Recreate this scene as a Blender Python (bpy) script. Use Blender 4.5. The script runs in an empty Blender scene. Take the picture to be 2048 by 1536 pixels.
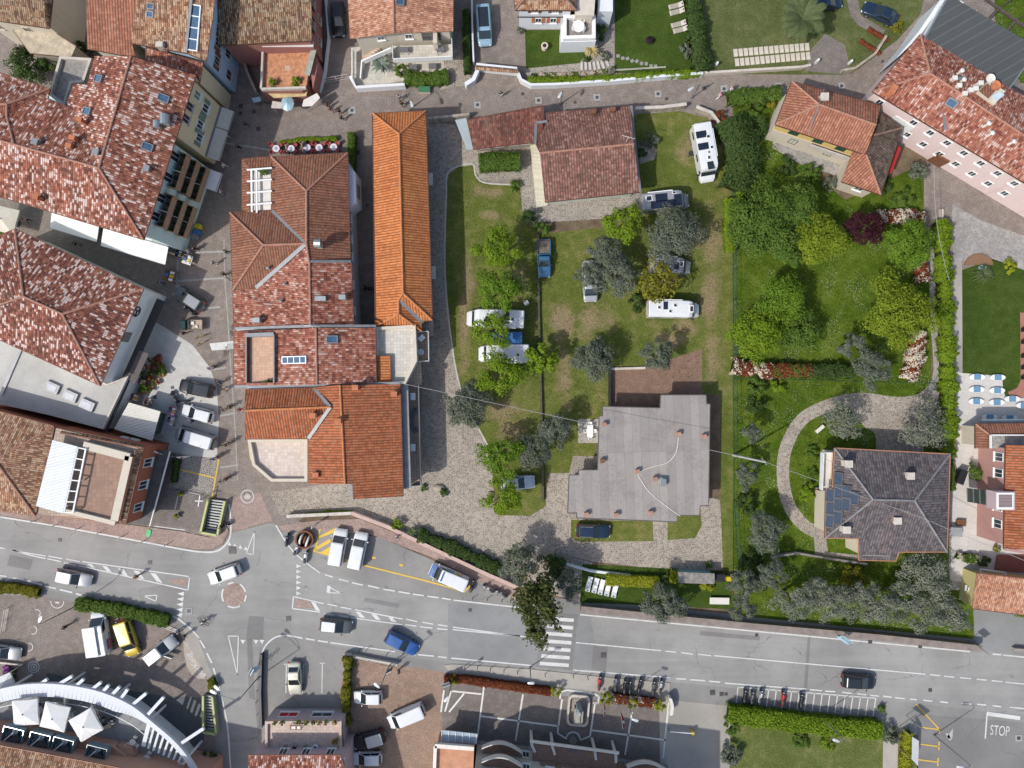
import bpy,bmesh,math,random
import numpy as np
from mathutils import Vector,Matrix
C=bpy.context.scene
COL=C.collection
R=math.radians
random.seed(7)
# ---------------- camera, sky, sun, exposure ----------------
FPX=1422.0;HC=91.7;CX=1024.0;CY=768.0
cam_d=bpy.data.cameras.new('camera');cam=bpy.data.objects.new('camera',cam_d);COL.objects.link(cam)
cam.location=(0,0,HC);cam_d.sensor_width=36;cam_d.lens=36*FPX/2048;cam_d.clip_end=2000
C.camera=cam
SUN_EL,SUN_DIR=49.0,(-0.83,-0.56)
world=bpy.data.worlds.new('World');C.world=world;world.use_nodes=True
_nt=world.node_tree;_bg=_nt.nodes['Background']
_sky=_nt.nodes.new('ShaderNodeTexSky');_sky.sky_type='NISHITA';_sky.sun_disc=False
_sky.sun_elevation=R(SUN_EL);_sky.sun_rotation=math.atan2(SUN_DIR[0],SUN_DIR[1])
_sky.air_density=1.0;_sky.dust_density=2.2;_sky.ozone_density=0.6
_nt.links.new(_sky.outputs[0],_bg.inputs[0]);_bg.inputs[1].default_value=0.15
sun_d=bpy.data.lights.new('sun','SUN');sun_d.energy=3.05;sun_d.angle=R(0.9);sun_d.color=(1,.962,.905)
sun=bpy.data.objects.new('sun',sun_d);COL.objects.link(sun)
_l=math.hypot(*SUN_DIR);_c=math.cos(R(SUN_EL))
sun.rotation_euler=Vector((SUN_DIR[0]/_l*_c,SUN_DIR[1]/_l*_c,math.sin(R(SUN_EL)))).to_track_quat('Z','Y').to_euler()
C.view_settings.view_transform='Standard';C.view_settings.look='None'
C.view_settings.exposure=0.15;C.view_settings.gamma=1
C.render.engine='CYCLES';C.cycles.max_bounces=6;C.cycles.transparent_max_bounces=8

def P(px,py,z=0.0):
    """point of the place seen at pixel (px, py) of the 2048 photo when it lies at height z"""
    k=(HC - z)/FPX
    return Vector(((px - CX)*k,(CY - py)*k,z))
def PP(pts,z=0.0): return [P(p[0],p[1],p[2] if len(p) > 2 else z) for p in pts]

# ---------------- materials ----------------
def nd(nt,typ,ins=None,**at):
    n=nt.nodes.new('ShaderNode'+typ)
    for k,v in at.items(): setattr(n,k,v)
    for k,v in (ins or {}).items():
        s=n.inputs[k]
        if isinstance(v,bpy.types.NodeSocket): nt.links.new(v,s)
        else: s.default_value=v
    return n
def c4(c): return (c[0],c[1],c[2],1.0)
def mth(nt,op,a,b=0.0,c=0.0):
    return nd(nt,'Math',{0: a,1: b,2: c},operation=op).outputs[0]
def mix(nt,f,a,b,bt='MIX'):
    n=nt.nodes.new('ShaderNodeMix');n.data_type='RGBA';n.blend_type=bt
    for i,v in ((0,f),(6,a),(7,b)):
        if isinstance(v,bpy.types.NodeSocket): nt.links.new(v,n.inputs[i])
        else: n.inputs[i].default_value=v if i == 0 else (c4(v) if len(v) == 3 else v)
    return n.outputs[2]
def ramp(nt,f,stops,interp='LINEAR'):
    n=nd(nt,'ValToRGB',{0: f});r=n.color_ramp;r.interpolation=interp
    while len(r.elements) > 1: r.elements.remove(r.elements[-1])
    r.elements[0].position=stops[0][0];r.elements[0].color=c4(stops[0][1])
    for p,c in stops[1:]:
        e=r.elements.new(p);e.color=c4(c)
    return n.outputs[0]
def sstep(nt,x,a,b):
    n=nd(nt,'MapRange',{'Value': x,'From Min': a,'From Max': b},interpolation_type='SMOOTHSTEP');return n.outputs[0]
def noise(nt,vec,scale,detail=3,rough=.55,out=0):
    return nd(nt,'TexNoise',{'Vector': vec,'Scale': scale,'Detail': detail,'Roughness': rough}).outputs[out]
MATS={}
def newmat(name):
    m=bpy.data.materials.new(name);m.use_nodes=True;MATS[name]=m
    return m,m.node_tree,m.node_tree.nodes['Principled BSDF']
def M(name,col,rough=.7,metal=0.0,var=.10,scale=1.3,bump=0.0,spec=.5,coat=0.0,alpha=None):
    if name in MATS: return MATS[name]
    m,nt,b=newmat(name)
    tc=nd(nt,'TexCoord').outputs['Object']
    n1=noise(nt,tc,scale,4);n2=noise(nt,tc,scale*9,2)
    f=mth(nt,'ADD',mth(nt,'MULTIPLY',n1,.65),mth(nt,'MULTIPLY',n2,.35))
    f=sstep(nt,f,.3,.7)
    lo=[max(0,c*(1 - var*1.3)) for c in col];hi=[min(1,c*(1+var)) for c in col]
    nt.links.new(mix(nt,f,lo,hi),b.inputs['Base Color'])
    b.inputs['Roughness'].default_value=rough;b.inputs['Metallic'].default_value=metal
    b.inputs['Specular IOR Level'].default_value=spec;b.inputs['Coat Weight'].default_value=coat
    if bump:
        bn=nd(nt,'Bump',{'Strength': .6,'Distance': bump,'Height': n2});nt.links.new(bn.outputs[0],b.inputs['Normal'])
    return m
def T(name,stops,pu=.30,pv=.42,groove=.5,rowdark=.75,stain=.25,bump=.05):
    """clay roof tiles; u along the eave, v down the slope, both in metres"""
    m,nt,b=newmat(name)
    uv=nd(nt,'UVMap').outputs[0];sp=nd(nt,'SeparateXYZ',{0: uv})
    u=mth(nt,'DIVIDE',sp.outputs[0],pu);v=mth(nt,'DIVIDE',sp.outputs[1],pv)
    cell=nd(nt,'CombineXYZ',{0: mth(nt,'FLOOR',u),1: mth(nt,'FLOOR',v)}).outputs[0]
    wn=nd(nt,'TexWhiteNoise',{'Vector': cell},noise_dimensions='3D')
    pos=nd(nt,'NewGeometry').outputs['Position']
    big=noise(nt,pos,.22,3);mid=noise(nt,pos,1.4,3)
    # neighbouring tiles tend to come from one batch
    pair=nd(nt,'CombineXYZ',{0: mth(nt,'FLOOR',mth(nt,'DIVIDE',u,2.0)),1: mth(nt,'FLOOR',mth(nt,'ADD',v,.5))}).outputs[0]
    wp=nd(nt,'TexWhiteNoise',{'Vector': pair},noise_dimensions='3D').outputs[0]
    rv=mth(nt,'ADD',mth(nt,'MULTIPLY',wn.outputs[0],.74),mth(nt,'MULTIPLY',wp,.26))
    rv=mth(nt,'ADD',rv,mth(nt,'MULTIPLY',mth(nt,'SUBTRACT',big,.5),.35))
    col=ramp(nt,rv,stops,'CONSTANT')
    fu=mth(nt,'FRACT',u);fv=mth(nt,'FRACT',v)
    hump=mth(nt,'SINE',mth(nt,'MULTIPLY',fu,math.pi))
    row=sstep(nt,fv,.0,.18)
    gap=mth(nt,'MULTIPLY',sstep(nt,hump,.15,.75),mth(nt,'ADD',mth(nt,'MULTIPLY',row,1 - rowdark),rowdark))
    shade_dirt=[.055,.035,.028]  # groove and row shade painted into the tile colour, along with joint dirt
    col=mix(nt,mth(nt,'MULTIPLY',mth(nt,'SUBTRACT',1.0,gap),groove),col,shade_dirt)
    col=mix(nt,mth(nt,'MULTIPLY',sstep(nt,mid,.5,.75),stain),col,[.10,.075,.055])
    sv=nd(nt,'Mapping',{'Vector': uv,'Scale': (1.5,.11,1)}).outputs[0]
    col=mix(nt,1.0,col,ramp(nt,noise(nt,sv,1.0,5,.65),[(.25,(.70,.68,.66)),(.5,(1,1,1)),(.75,(1.18,1.2,1.22))]),'MULTIPLY')
    col=mix(nt,mth(nt,'MULTIPLY',sstep(nt,noise(nt,pos,.5,5,.7),.56,.72),stain*1.3),col,[.17,.14,.10])
    nt.links.new(col,b.inputs['Base Color']);b.inputs['Roughness'].default_value=.85
    b.inputs['Specular IOR Level'].default_value=.25
    h=mth(nt,'ADD',hump,mth(nt,'MULTIPLY',fv,.5))
    bn=nd(nt,'Bump',{'Strength': .55,'Distance': bump,'Height': h});nt.links.new(bn.outputs[0],b.inputs['Normal'])
    return m
def leafmat(name,stops,trans=.3,nscale=.5):
    m,nt,b=newmat(name);nt.nodes.remove(b)
    g=nd(nt,'NewGeometry');n=noise(nt,g.outputs['Position'],nscale,2)
    f=mth(nt,'ADD',mth(nt,'MULTIPLY',g.outputs['Random Per Island'],.6),mth(nt,'MULTIPLY',n,.5))
    col=ramp(nt,f,stops)
    d=nd(nt,'BsdfPrincipled',{'Base Color': col,'Roughness': .6,'Specular IOR Level': .1})
    t=nd(nt,'BsdfTranslucent',{'Color': col});ms=nd(nt,'MixShader',{0: trans,1: d.outputs[0],2: t.outputs[0]})
    nt.links.new(ms.outputs[0],nt.nodes['Material Output'].inputs[0]);return m

# ---------------- objects ----------------
def tag(o,label=None,cat=None,group=None,kind=None):
    if label: o['label']=label
    if cat: o['category']=cat
    if group: o['group']=group
    if kind: o['kind']=kind
    return o
def thing(name,label,cat,loc=(0,0,0),rz=0.0,group=None):
    o=bpy.data.objects.new(name,None);COL.objects.link(o);o.empty_display_size=.3
    o.location=loc;o.rotation_euler=(0,0,rz);return tag(o,label,cat,group)
def woff(o):
    v=Vector((0,0,0))
    while o is not None: v=v+o.location;o=o.parent
    return v
def link(name,me,mat=None,parent=None):
    o=bpy.data.objects.new(name,me);COL.objects.link(o)
    if parent is not None: o.parent=parent
    for x in (mat if isinstance(mat,(list,tuple)) else [mat] if mat else []): me.materials.append(x)
    return o
def copy_tree(o,parent=None):
    c=o.copy();COL.objects.link(c);c.parent=parent
    for ch in [x for x in o.children]: copy_tree(ch,c)
    return c
def objmat(o,m,i=0):
    o.material_slots[i].link='OBJECT';o.material_slots[i].material=m

class MB:
    def __init__(s): s.v=[];s.f=[];s.mi=[];s.m=0
    def poly(s,pts):
        i=len(s.v);s.v+=[tuple(p) for p in pts];s.f.append(tuple(range(i,i+len(pts))));s.mi.append(s.m);return s
    def prism(s,pts,z0,z1,cap0=True):
        a=area2(pts);pts=pts if a > 0 else pts[::-1];n=len(pts);i=len(s.v)
        s.v+=[(p[0],p[1],z0) for p in pts]+[(p[0],p[1],z1) for p in pts]
        for k in range(n):
            l=(k+1) % n;s.f.append((i+k,i+l,i+n+l,i+n+k));s.mi.append(s.m)
        s.f.append(tuple(i+n+k for k in range(n)));s.mi.append(s.m)
        if cap0: s.f.append(tuple(i+k for k in reversed(range(n))));s.mi.append(s.m)
        return s
    def obox(s,c,ax,ay,az):
        i=len(s.v);c=Vector(c)
        for sx in (-1,1):
            for sy in (-1,1):
                for sz in (-1,1): s.v.append(tuple(c+ax*sx+ay*sy+az*sz))
        for q in ((0,1,3,2),(4,6,7,5),(0,4,5,1),(2,3,7,6),(0,2,6,4),(1,5,7,3)):
            s.f.append(tuple(i+k for k in q));s.mi.append(s.m)
        return s
    def box(s,x,y,z,sx,sy,sz,rz=0.0):
        """centre x,y, bottom z, full sizes"""
        ca,sa=math.cos(rz),math.sin(rz)
        return s.obox((x,y,z+sz/2),Vector((ca,sa,0))*sx/2,Vector((-sa,ca,0))*sy/2,Vector((0,0,sz/2)))
    def bar(s,a,b,w,h=None):
        a=Vector(a);b=Vector(b);d=b - a;L=d.length
        if L < 1e-6: return s
        d /= L;up=Vector((0,0,1)) if abs(d.z) < .95 else Vector((1,0,0))
        x=d.cross(up).normalized();y=x.cross(d);h=h or w
        return s.obox((a+b)/2,d*L/2,x*w/2,y*h/2)
    def tube(s,pts,r,n=8,r1=None,cap=True):
        pts=[Vector(p) for p in pts];m=len(pts);i=len(s.v)
        for k,p in enumerate(pts):
            d=(pts[min(k+1,m - 1)] - pts[max(k - 1,0)]).normalized()
            up=Vector((0,0,1)) if abs(d.z) < .95 else Vector((1,0,0))
            x=d.cross(up).normalized();y=x.cross(d)
            rr=r if r1 is None else r+(r1 - r)*k/max(1,m - 1)
            for j in range(n):
                t=2*math.pi*j/n;s.v.append(tuple(p+x*math.cos(t)*rr+y*math.sin(t)*rr))
        for k in range(m - 1):
            for j in range(n):
                l=(j+1) % n;s.f.append((i+k*n+j,i+k*n+l,i+(k+1)*n+l,i+(k+1)*n+j));s.mi.append(s.m)
        if cap:
            s.f.append(tuple(i+j for j in reversed(range(n))));s.mi.append(s.m)
            s.f.append(tuple(i+(m - 1)*n+j for j in range(n)));s.mi.append(s.m)
        return s
    def lathe(s,c,prof,n=14):
        """prof: list of (r, z) bottom to top"""
        i=len(s.v);m=len(prof)
        for r,z in prof:
            for j in range(n):
                t=2*math.pi*j/n;s.v.append((c[0]+r*math.cos(t),c[1]+r*math.sin(t),c[2]+z))
        for k in range(m - 1):
            for j in range(n):
                l=(j+1) % n;s.f.append((i+k*n+j,i+k*n+l,i+(k+1)*n+l,i+(k+1)*n+j));s.mi.append(s.m)
        s.f.append(tuple(i+j for j in reversed(range(n))));s.mi.append(s.m)
        s.f.append(tuple(i+(m - 1)*n+j for j in range(n)));s.mi.append(s.m)
        return s
    def ball(s,c,rx,ry=None,rz=None,n=10,m=6):
        ry=ry or rx;rz=rz or rx
        i=len(s.v)
        for k in range(1,m):
            ph=math.pi*k/m
            for j in range(n):
                t=2*math.pi*j/n;s.v.append((c[0]+rx*math.sin(ph)*math.cos(t),c[1]+ry*math.sin(ph)*math.sin(t),c[2] - rz*math.cos(ph)))
        s.v.append((c[0],c[1],c[2] - rz));s.v.append((c[0],c[1],c[2]+rz));b=len(s.v) - 2
        for k in range(m - 2):
            for j in range(n):
                l=(j+1) % n;s.f.append((i+k*n+j,i+k*n+l,i+(k+1)*n+l,i+(k+1)*n+j));s.mi.append(s.m)
        for j in range(n):
            l=(j+1) % n;s.f.append((b,i+l,i+j));s.mi.append(s.m);s.f.append((b+1,i+(m - 2)*n+j,i+(m - 2)*n+l));s.mi.append(s.m)
        return s
    def wheel(s,c,r,w,n=14):
        """solid tyre, axle along y"""
        i0=len(s.v);s.lathe((0,0,0),[(r*.8,-w/2),(r*.97,-w*.42),(r,-w*.2),(r,w*.2),(r*.97,w*.42),(r*.8,w/2)],n)
        for k in range(i0,len(s.v)):
            x,y,z=s.v[k];s.v[k]=(c[0]+x,c[1]+z,c[2]+y)
        return s
    def build(s,name,mat=None,parent=None,local=False,smooth=False,origin=None,uv=None):
        off=Vector((0,0,0))
        if not local:
            if parent is not None: off=woff(parent)
            elif origin is not None: off=Vector(origin)
            elif s.v:
                a=np.array(s.v);off=Vector(((a[:,0].min()+a[:,0].max())/2,(a[:,1].min()+a[:,1].max())/2,a[:,2].min()))
        me=bpy.data.meshes.new(name)
        me.from_pydata([(x - off.x,y - off.y,z - off.z) for x,y,z in s.v],[],s.f)
        if any(s.mi): me.polygons.foreach_set('material_index',s.mi)
        if smooth: me.polygons.foreach_set('use_smooth',[True]*len(s.f))
        if uv == 'roof': roof_uv(me)
        if local and len(s.f) > 5:
            bm=bmesh.new();bm.from_mesh(me);bmesh.ops.recalc_face_normals(bm,faces=bm.faces);bm.to_mesh(me);bm.free()
        me.update();o=link(name,me,mat,parent)
        if parent is None: o.location=off
        return o
def area2(p):
    return sum(p[i][0]*p[(i+1) % len(p)][1] - p[(i+1) % len(p)][0]*p[i][1] for i in range(len(p)))
def inset(pts,d):
    """offset a polygon inwards by d metres (order kept)"""
    n=len(pts);sg=1 if area2(pts) > 0 else -1;out=[]
    for i in range(n):
        a=Vector(pts[i - 1][:2]);b=Vector(pts[i][:2]);c=Vector(pts[(i+1) % n][:2])
        d1=(b - a).normalized();d2=(c - b).normalized()
        n1=Vector((-d1.y,d1.x))*sg;n2=Vector((-d2.y,d2.x))*sg
        q=n1+n2;k=d/max(.25,1+n1.dot(n2));out.append(Vector((b.x+q.x*k,b.y+q.y*k,0)))
    return out
def roof_uv(me):
    ul=me.uv_layers.new(name='UVMap');d=ul.data
    for p in me.polygons:
        n=p.normal
        t=Vector((-n.y,n.x,0)) if math.hypot(n.x,n.y) > 1e-3 else Vector((1,0,0))
        t.normalize();w=n.cross(t)
        for li in p.loop_indices:
            co=me.vertices[me.loops[li].vertex_index].co
            d[li].uv=(co.dot(t)+100,-co.dot(w)+100)
def spline(pts,n=6,closed=False):
    """Catmull-Rom through the points"""
    pts=[Vector((p[0],p[1],p[2] if len(p) > 2 else 0)) for p in pts];out=[];m=len(pts)
    for i in range(m if closed else m - 1):
        g=(lambda k: pts[k % m]) if closed else (lambda k: pts[max(0,min(m - 1,k))])
        p0,p1,p2,p3=g(i - 1),g(i),g(i+1),g(i+2)
        for j in range(n):
            t=j/n
            out.append(.5*((2*p1)+(p2 - p0)*t+(2*p0 - 5*p1+4*p2 - p3)*t*t+(3*p1 - p0 - 3*p2+p3)*t ** 3))
    if not closed: out.append(pts[-1])
    return out
def strip(pts,w):
    """flat ribbon polygon round a polyline (px space), w px wide"""
    L,Rr=[],[]
    for i,p in enumerate(pts):
        a=Vector(pts[max(0,i - 1)][:2]);b=Vector(pts[min(len(pts) - 1,i+1)][:2]);d=(b - a).normalized();n=Vector((-d.y,d.x))*w/2
        q=Vector(p[:2]);L.append(q+n);Rr.append(q - n)
    return L,Rr
def text_mesh(txt,size,mat,name,parent=None,loc=(0,0,0),rot=(0,0,0),extrude=.004,stretch=1.0,align='CENTER'):
    cu=bpy.data.curves.new(name,'FONT');cu.body=txt;cu.size=size;cu.extrude=extrude;cu.align_x=align;cu.align_y='CENTER'
    t=bpy.data.objects.new(name,cu);COL.objects.link(t);bpy.context.view_layer.update()
    me=bpy.data.meshes.new_from_object(t.evaluated_get(bpy.context.evaluated_depsgraph_get()))
    bpy.data.objects.remove(t);bpy.data.curves.remove(cu)
    if stretch != 1:
        for v in me.vertices: v.co.y *= stretch
    me.materials.clear();o=link(name,me,mat,parent);o.location=loc;o.rotation_euler=rot
    return o
# ---------------- surface materials ----------------
def gpos(nt): return nd(nt,'NewGeometry').outputs['Position']
def setts(name,c1,c2,mortar,w=.22,h=.11,rot=0.0,stain=(.5,.62,.5),joint=.012,sdark=.7):
    m,nt,b=newmat(name);p=gpos(nt)
    v=nd(nt,'Mapping',{'Vector': p,'Rotation': (0,0,rot)}).outputs[0]
    br=nd(nt,'TexBrick',{'Vector': v,'Color1': c4(c1),'Color2': c4(c2),'Mortar': c4(mortar),'Scale': 1.0,'Mortar Size': joint,'Brick Width': w,'Row Height': h,'Bias': 0.0})
    n1=noise(nt,p,.16,4);n2=noise(nt,p,1.1,4);n3=noise(nt,p,7,2)
    col=mix(nt,mth(nt,'MULTIPLY',sstep(nt,n1,.4,.68),stain[0]),br.outputs[0],[x*sdark for x in c1],'MIX')
    col=mix(nt,mth(nt,'MULTIPLY',sstep(nt,n2,.42,.72),.45),col,[x*1.22 for x in c2])
    k=sstep(nt,n3,.25,.75)
    col=mix(nt,1.0,col,ramp(nt,k,[(0,(.72,.72,.72)),(1,(1.22,1.22,1.22))]),'MULTIPLY')
    nt.links.new(col,b.inputs['Base Color']);b.inputs['Roughness'].default_value=.85;b.inputs['Specular IOR Level'].default_value=.25
    bn=nd(nt,'Bump',{'Strength': .4,'Distance': .02,'Height': mth(nt,'SUBTRACT',mth(nt,'MULTIPLY',n3,.5),br.outputs[1])});nt.links.new(bn.outputs[0],b.inputs['Normal'])
    return m
def opus(name,s1,s2,s3,joint,scale=2.1,jw=.055,jamt=1.0):
    """irregular flat stones with pale pointing"""
    m,nt,b=newmat(name);p=gpos(nt)
    wob=nd(nt,'VectorMath',{0: p,1: nd(nt,'VectorMath',{0: noise(nt,p,3.0,2,out=1),'Scale': .12},operation='SCALE').outputs[0]},operation='ADD').outputs[0]
    vd=nd(nt,'TexVoronoi',{'Vector': wob,'Scale': scale},feature='DISTANCE_TO_EDGE',voronoi_dimensions='2D')
    vc=nd(nt,'TexVoronoi',{'Vector': wob,'Scale': scale},feature='F1',voronoi_dimensions='2D')
    sp=nd(nt,'SeparateXYZ',{0: vc.outputs['Color']})
    col=ramp(nt,sp.outputs[0],[(0,s1),(.5,s2),(1,s3)])
    n1=noise(nt,p,.25,4);n2=noise(nt,p,6,3)
    col=mix(nt,mth(nt,'MULTIPLY',sstep(nt,n1,.4,.7),.35),col,[x*.6 for x in s1])
    col=mix(nt,1.0,col,ramp(nt,n2,[(.2,(.75,.75,.75)),(.8,(1.2,1.2,1.2))]),'MULTIPLY')
    f=mth(nt,'SUBTRACT',1.0,sstep(nt,vd.outputs['Distance'],jw*.4,jw*1.6))
    col=mix(nt,mth(nt,'MULTIPLY',f,jamt),col,joint)
    nt.links.new(col,b.inputs['Base Color']);b.inputs['Roughness'].default_value=.85;b.inputs['Specular IOR Level'].default_value=.25
    bn=nd(nt,'Bump',{'Strength': .5,'Distance': .03,'Height': mth(nt,'ADD',mth(nt,'MULTIPLY',n2,.4),sstep(nt,vd.outputs['Distance'],0,jw*2))});nt.links.new(bn.outputs[0],b.inputs['Normal'])
    return m
def asphalt(name,c,dark=.8,cracks=.5,streak=0.0,ang=0.0):
    m,nt,b=newmat(name);p=gpos(nt)
    n1=noise(nt,p,.11,5,.6);n2=noise(nt,p,.9,4);n3=noise(nt,p,14,2,.7)
    lo=[x*dark for x in c];hi=[x*1.13 for x in c]
    col=mix(nt,sstep(nt,n1,.32,.68),lo,hi)
    col=mix(nt,mth(nt,'MULTIPLY',sstep(nt,n2,.5,.75),.3),col,[x*.72 for x in c])
    # wheel tracks and worn lanes run along the road
    mp=nd(nt,'Mapping',{'Vector': p,'Rotation': (0,0,ang),'Scale': (.035,.75,1)}).outputs[0]
    if streak: col=mix(nt,mth(nt,'MULTIPLY',sstep(nt,noise(nt,mp,1.0,4,.6),.42,.66),streak),col,[x*1.24 for x in c])
    if streak:
        m2=nd(nt,'Mapping',{'Vector': p,'Rotation': (0,0,ang),'Scale': (.05,.55,1),'Location': (7,3,0)}).outputs[0]
        col=mix(nt,mth(nt,'MULTIPLY',sstep(nt,noise(nt,m2,1.0,5,.62),.48,.7),streak*1.5),col,[x*.74 for x in c])
    col=mix(nt,1.0,col,ramp(nt,n3,[(.2,(.78,.78,.78)),(.8,(1.2,1.2,1.2))]),'MULTIPLY')
    # cracks: thin wandering lines, only in places
    wob=nd(nt,'VectorMath',{0: p,1: nd(nt,'VectorMath',{0: noise(nt,p,.8,4,out=1),'Scale': 1.6},operation='SCALE').outputs[0]},operation='ADD').outputs[0]
    vd=nd(nt,'TexVoronoi',{'Vector': wob,'Scale': .16},feature='DISTANCE_TO_EDGE',voronoi_dimensions='2D').outputs['Distance']
    f=mth(nt,'MULTIPLY',mth(nt,'SUBTRACT',1.0,sstep(nt,vd,.002,.010)),sstep(nt,noise(nt,p,.3,2),.45,.6))
    col=mix(nt,mth(nt,'MULTIPLY',f,cracks),col,[x*.35 for x in c])
    nt.links.new(col,b.inputs['Base Color']);b.inputs['Roughness'].default_value=.82;b.inputs['Specular IOR Level'].default_value=.3
    bn=nd(nt,'Bump',{'Strength': .35,'Distance': .01,'Height': n3});nt.links.new(bn.outputs[0],b.inputs['Normal'])
    return m
def lawn(name,g1,g2,dry,dryamt=.35,worn=(),wcol=(.23,.165,.095),flowers=0.0,mow=None):
    """worn: (px, py, rx, ry) trodden bare patches"""
    m,nt,b=newmat(name);p=gpos(nt)
    n1=noise(nt,p,.13,5,.6);n2=noise(nt,p,.75,4,.65);n3=noise(nt,p,5.5,3,.7);n4=noise(nt,p,19,2,.7)
    col=mix(nt,sstep(nt,mth(nt,'ADD',mth(nt,'MULTIPLY',n1,.5),mth(nt,'MULTIPLY',n2,.5)),.36,.64),g1,g2)
    col=mix(nt,mth(nt,'MULTIPLY',sstep(nt,mth(nt,'ADD',mth(nt,'MULTIPLY',n1,.4),mth(nt,'MULTIPLY',n2,.6)),.48,.72),dryamt),col,dry)
    if worn:
        sx=nd(nt,'SeparateXYZ',{0: p});best=None
        for (px,py,rx,ry) in worn:
            c=P(px,py);k=15.5
            dx=mth(nt,'MULTIPLY',mth(nt,'SUBTRACT',sx.outputs[0],c.x),k/rx);dy=mth(nt,'MULTIPLY',mth(nt,'SUBTRACT',sx.outputs[1],c.y),k/ry)
            d=mth(nt,'SQRT',mth(nt,'ADD',mth(nt,'MULTIPLY',dx,dx),mth(nt,'MULTIPLY',dy,dy)))
            best=d if best is None else mth(nt,'MINIMUM',best,d)
        d=mth(nt,'ADD',best,mth(nt,'MULTIPLY',mth(nt,'SUBTRACT',mth(nt,'ADD',mth(nt,'MULTIPLY',noise(nt,p,.42,6,.68),.8),mth(nt,'MULTIPLY',n3,.2)),.5),5.0))
        f=mth(nt,'SUBTRACT',1.0,sstep(nt,d,.2,1.5))
        col=mix(nt,mth(nt,'MULTIPLY',f,.85),col,mix(nt,n3,[x*.8 for x in wcol],[x*1.25 for x in wcol]))
    col=mix(nt,1.0,col,ramp(nt,n3,[(.25,(.58,.60,.55)),(.75,(1.42,1.40,1.35))]),'MULTIPLY')
    col=mix(nt,1.0,col,ramp(nt,n4,[(.25,(.72,.72,.72)),(.75,(1.28,1.28,1.28))]),'MULTIPLY')
    if flowers:
        vd=nd(nt,'TexVoronoi',{'Vector': p,'Scale': 3.2,'Randomness': 1.0},feature='F1',voronoi_dimensions='2D').outputs['Distance']
        f=mth(nt,'MULTIPLY',mth(nt,'LESS_THAN',vd,.16),sstep(nt,noise(nt,p,.35,3),.5,.66))
        col=mix(nt,mth(nt,'MULTIPLY',f,flowers),col,(.55,.58,.48))
    nt.links.new(col,b.inputs['Base Color']);b.inputs['Roughness'].default_value=.95;b.inputs['Specular IOR Level'].default_value=.03
    bn=nd(nt,'Bump',{'Strength': .9,'Distance': .12,'Height': mth(nt,'ADD',n3,mth(nt,'MULTIPLY',n4,.5))});nt.links.new(bn.outputs[0],b.inputs['Normal'])
    return m
def slabs(name,c,w=.6,h=.6,joint=(.3,.28,.26),rot=0.0,jw=.02,var=.12,stain=.3):
    m,nt,b=newmat(name);p=gpos(nt)
    v=nd(nt,'Mapping',{'Vector': p,'Rotation': (0,0,rot)}).outputs[0]
    br=nd(nt,'TexBrick',{'Vector': v,'Color1': c4([x*(1 - var) for x in c]),'Color2': c4([min(1,x*(1+var)) for x in c]),'Mortar': c4(joint),'Scale': 1.0,'Mortar Size': jw,'Brick Width': w,'Row Height': h})
    br.offset=0
    n1=noise(nt,p,.35,4);n2=noise(nt,p,2.2,5,.65)
    col=mix(nt,mth(nt,'MULTIPLY',sstep(nt,mth(nt,'ADD',mth(nt,'MULTIPLY',n1,.5),mth(nt,'MULTIPLY',n2,.5)),.45,.68),stain),br.outputs[0],[x*.62 for x in c])
    col=mix(nt,1.0,col,ramp(nt,noise(nt,p,8,3,.7),[(.25,(.84,.84,.84)),(.75,(1.12,1.12,1.12))]),'MULTIPLY')
    nt.links.new(col,b.inputs['Base Color']);b.inputs['Roughness'].default_value=.75;b.inputs['Specular IOR Level'].default_value=.3
    return m
def ribs(name,c,period,duty=.5,c2=None,rot=0.0,metal=0.0,rough=.5,stain=.25):
    """ribbed / boarded sheet, lines run along local x turned by rot"""
    m,nt,b=newmat(name);p=gpos(nt)
    v=nd(nt,'Mapping',{'Vector': p,'Rotation': (0,0,rot)}).outputs[0];sp=nd(nt,'SeparateXYZ',{0: v})
    f=mth(nt,'FRACT',mth(nt,'DIVIDE',sp.outputs[1],period))
    n1=noise(nt,p,.5,4);n2=noise(nt,nd(nt,'Mapping',{'Vector': v,'Scale': (.08,1.2,1)}).outputs[0],1.2,4)
    col=mix(nt,mth(nt,'LESS_THAN',f,duty),c,c2 or [x*.7 for x in c])
    col=mix(nt,mth(nt,'MULTIPLY',sstep(nt,mth(nt,'ADD',mth(nt,'MULTIPLY',n1,.4),mth(nt,'MULTIPLY',n2,.6)),.42,.68),stain),col,[x*.55 for x in c])
    nt.links.new(col,b.inputs['Base Color']);b.inputs['Roughness'].default_value=rough;b.inputs['Metallic'].default_value=metal
    bn=nd(nt,'Bump',{'Strength': .5,'Distance': period*.2,'Height': mth(nt,'SINE',mth(nt,'MULTIPLY',f,math.pi))});nt.links.new(bn.outputs[0],b.inputs['Normal'])
    return m
def plaster(name,c,stain=.3):
    m,nt,b=newmat(name);p=gpos(nt)
    v=nd(nt,'Mapping',{'Vector': p,'Scale': (1.2,1.2,.25)}).outputs[0]
    n1=noise(nt,v,.8,5,.6);n2=noise(nt,p,7,3)
    col=mix(nt,mth(nt,'MULTIPLY',sstep(nt,n1,.48,.75),stain),c,[x*.62 for x in c])
    col=mix(nt,1.0,col,ramp(nt,n2,[(.2,(.9,.9,.9)),(.8,(1.06,1.06,1.06))]),'MULTIPLY')
    nt.links.new(col,b.inputs['Base Color']);b.inputs['Roughness'].default_value=.85;b.inputs['Specular IOR Level'].default_value=.25
    return m

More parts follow.
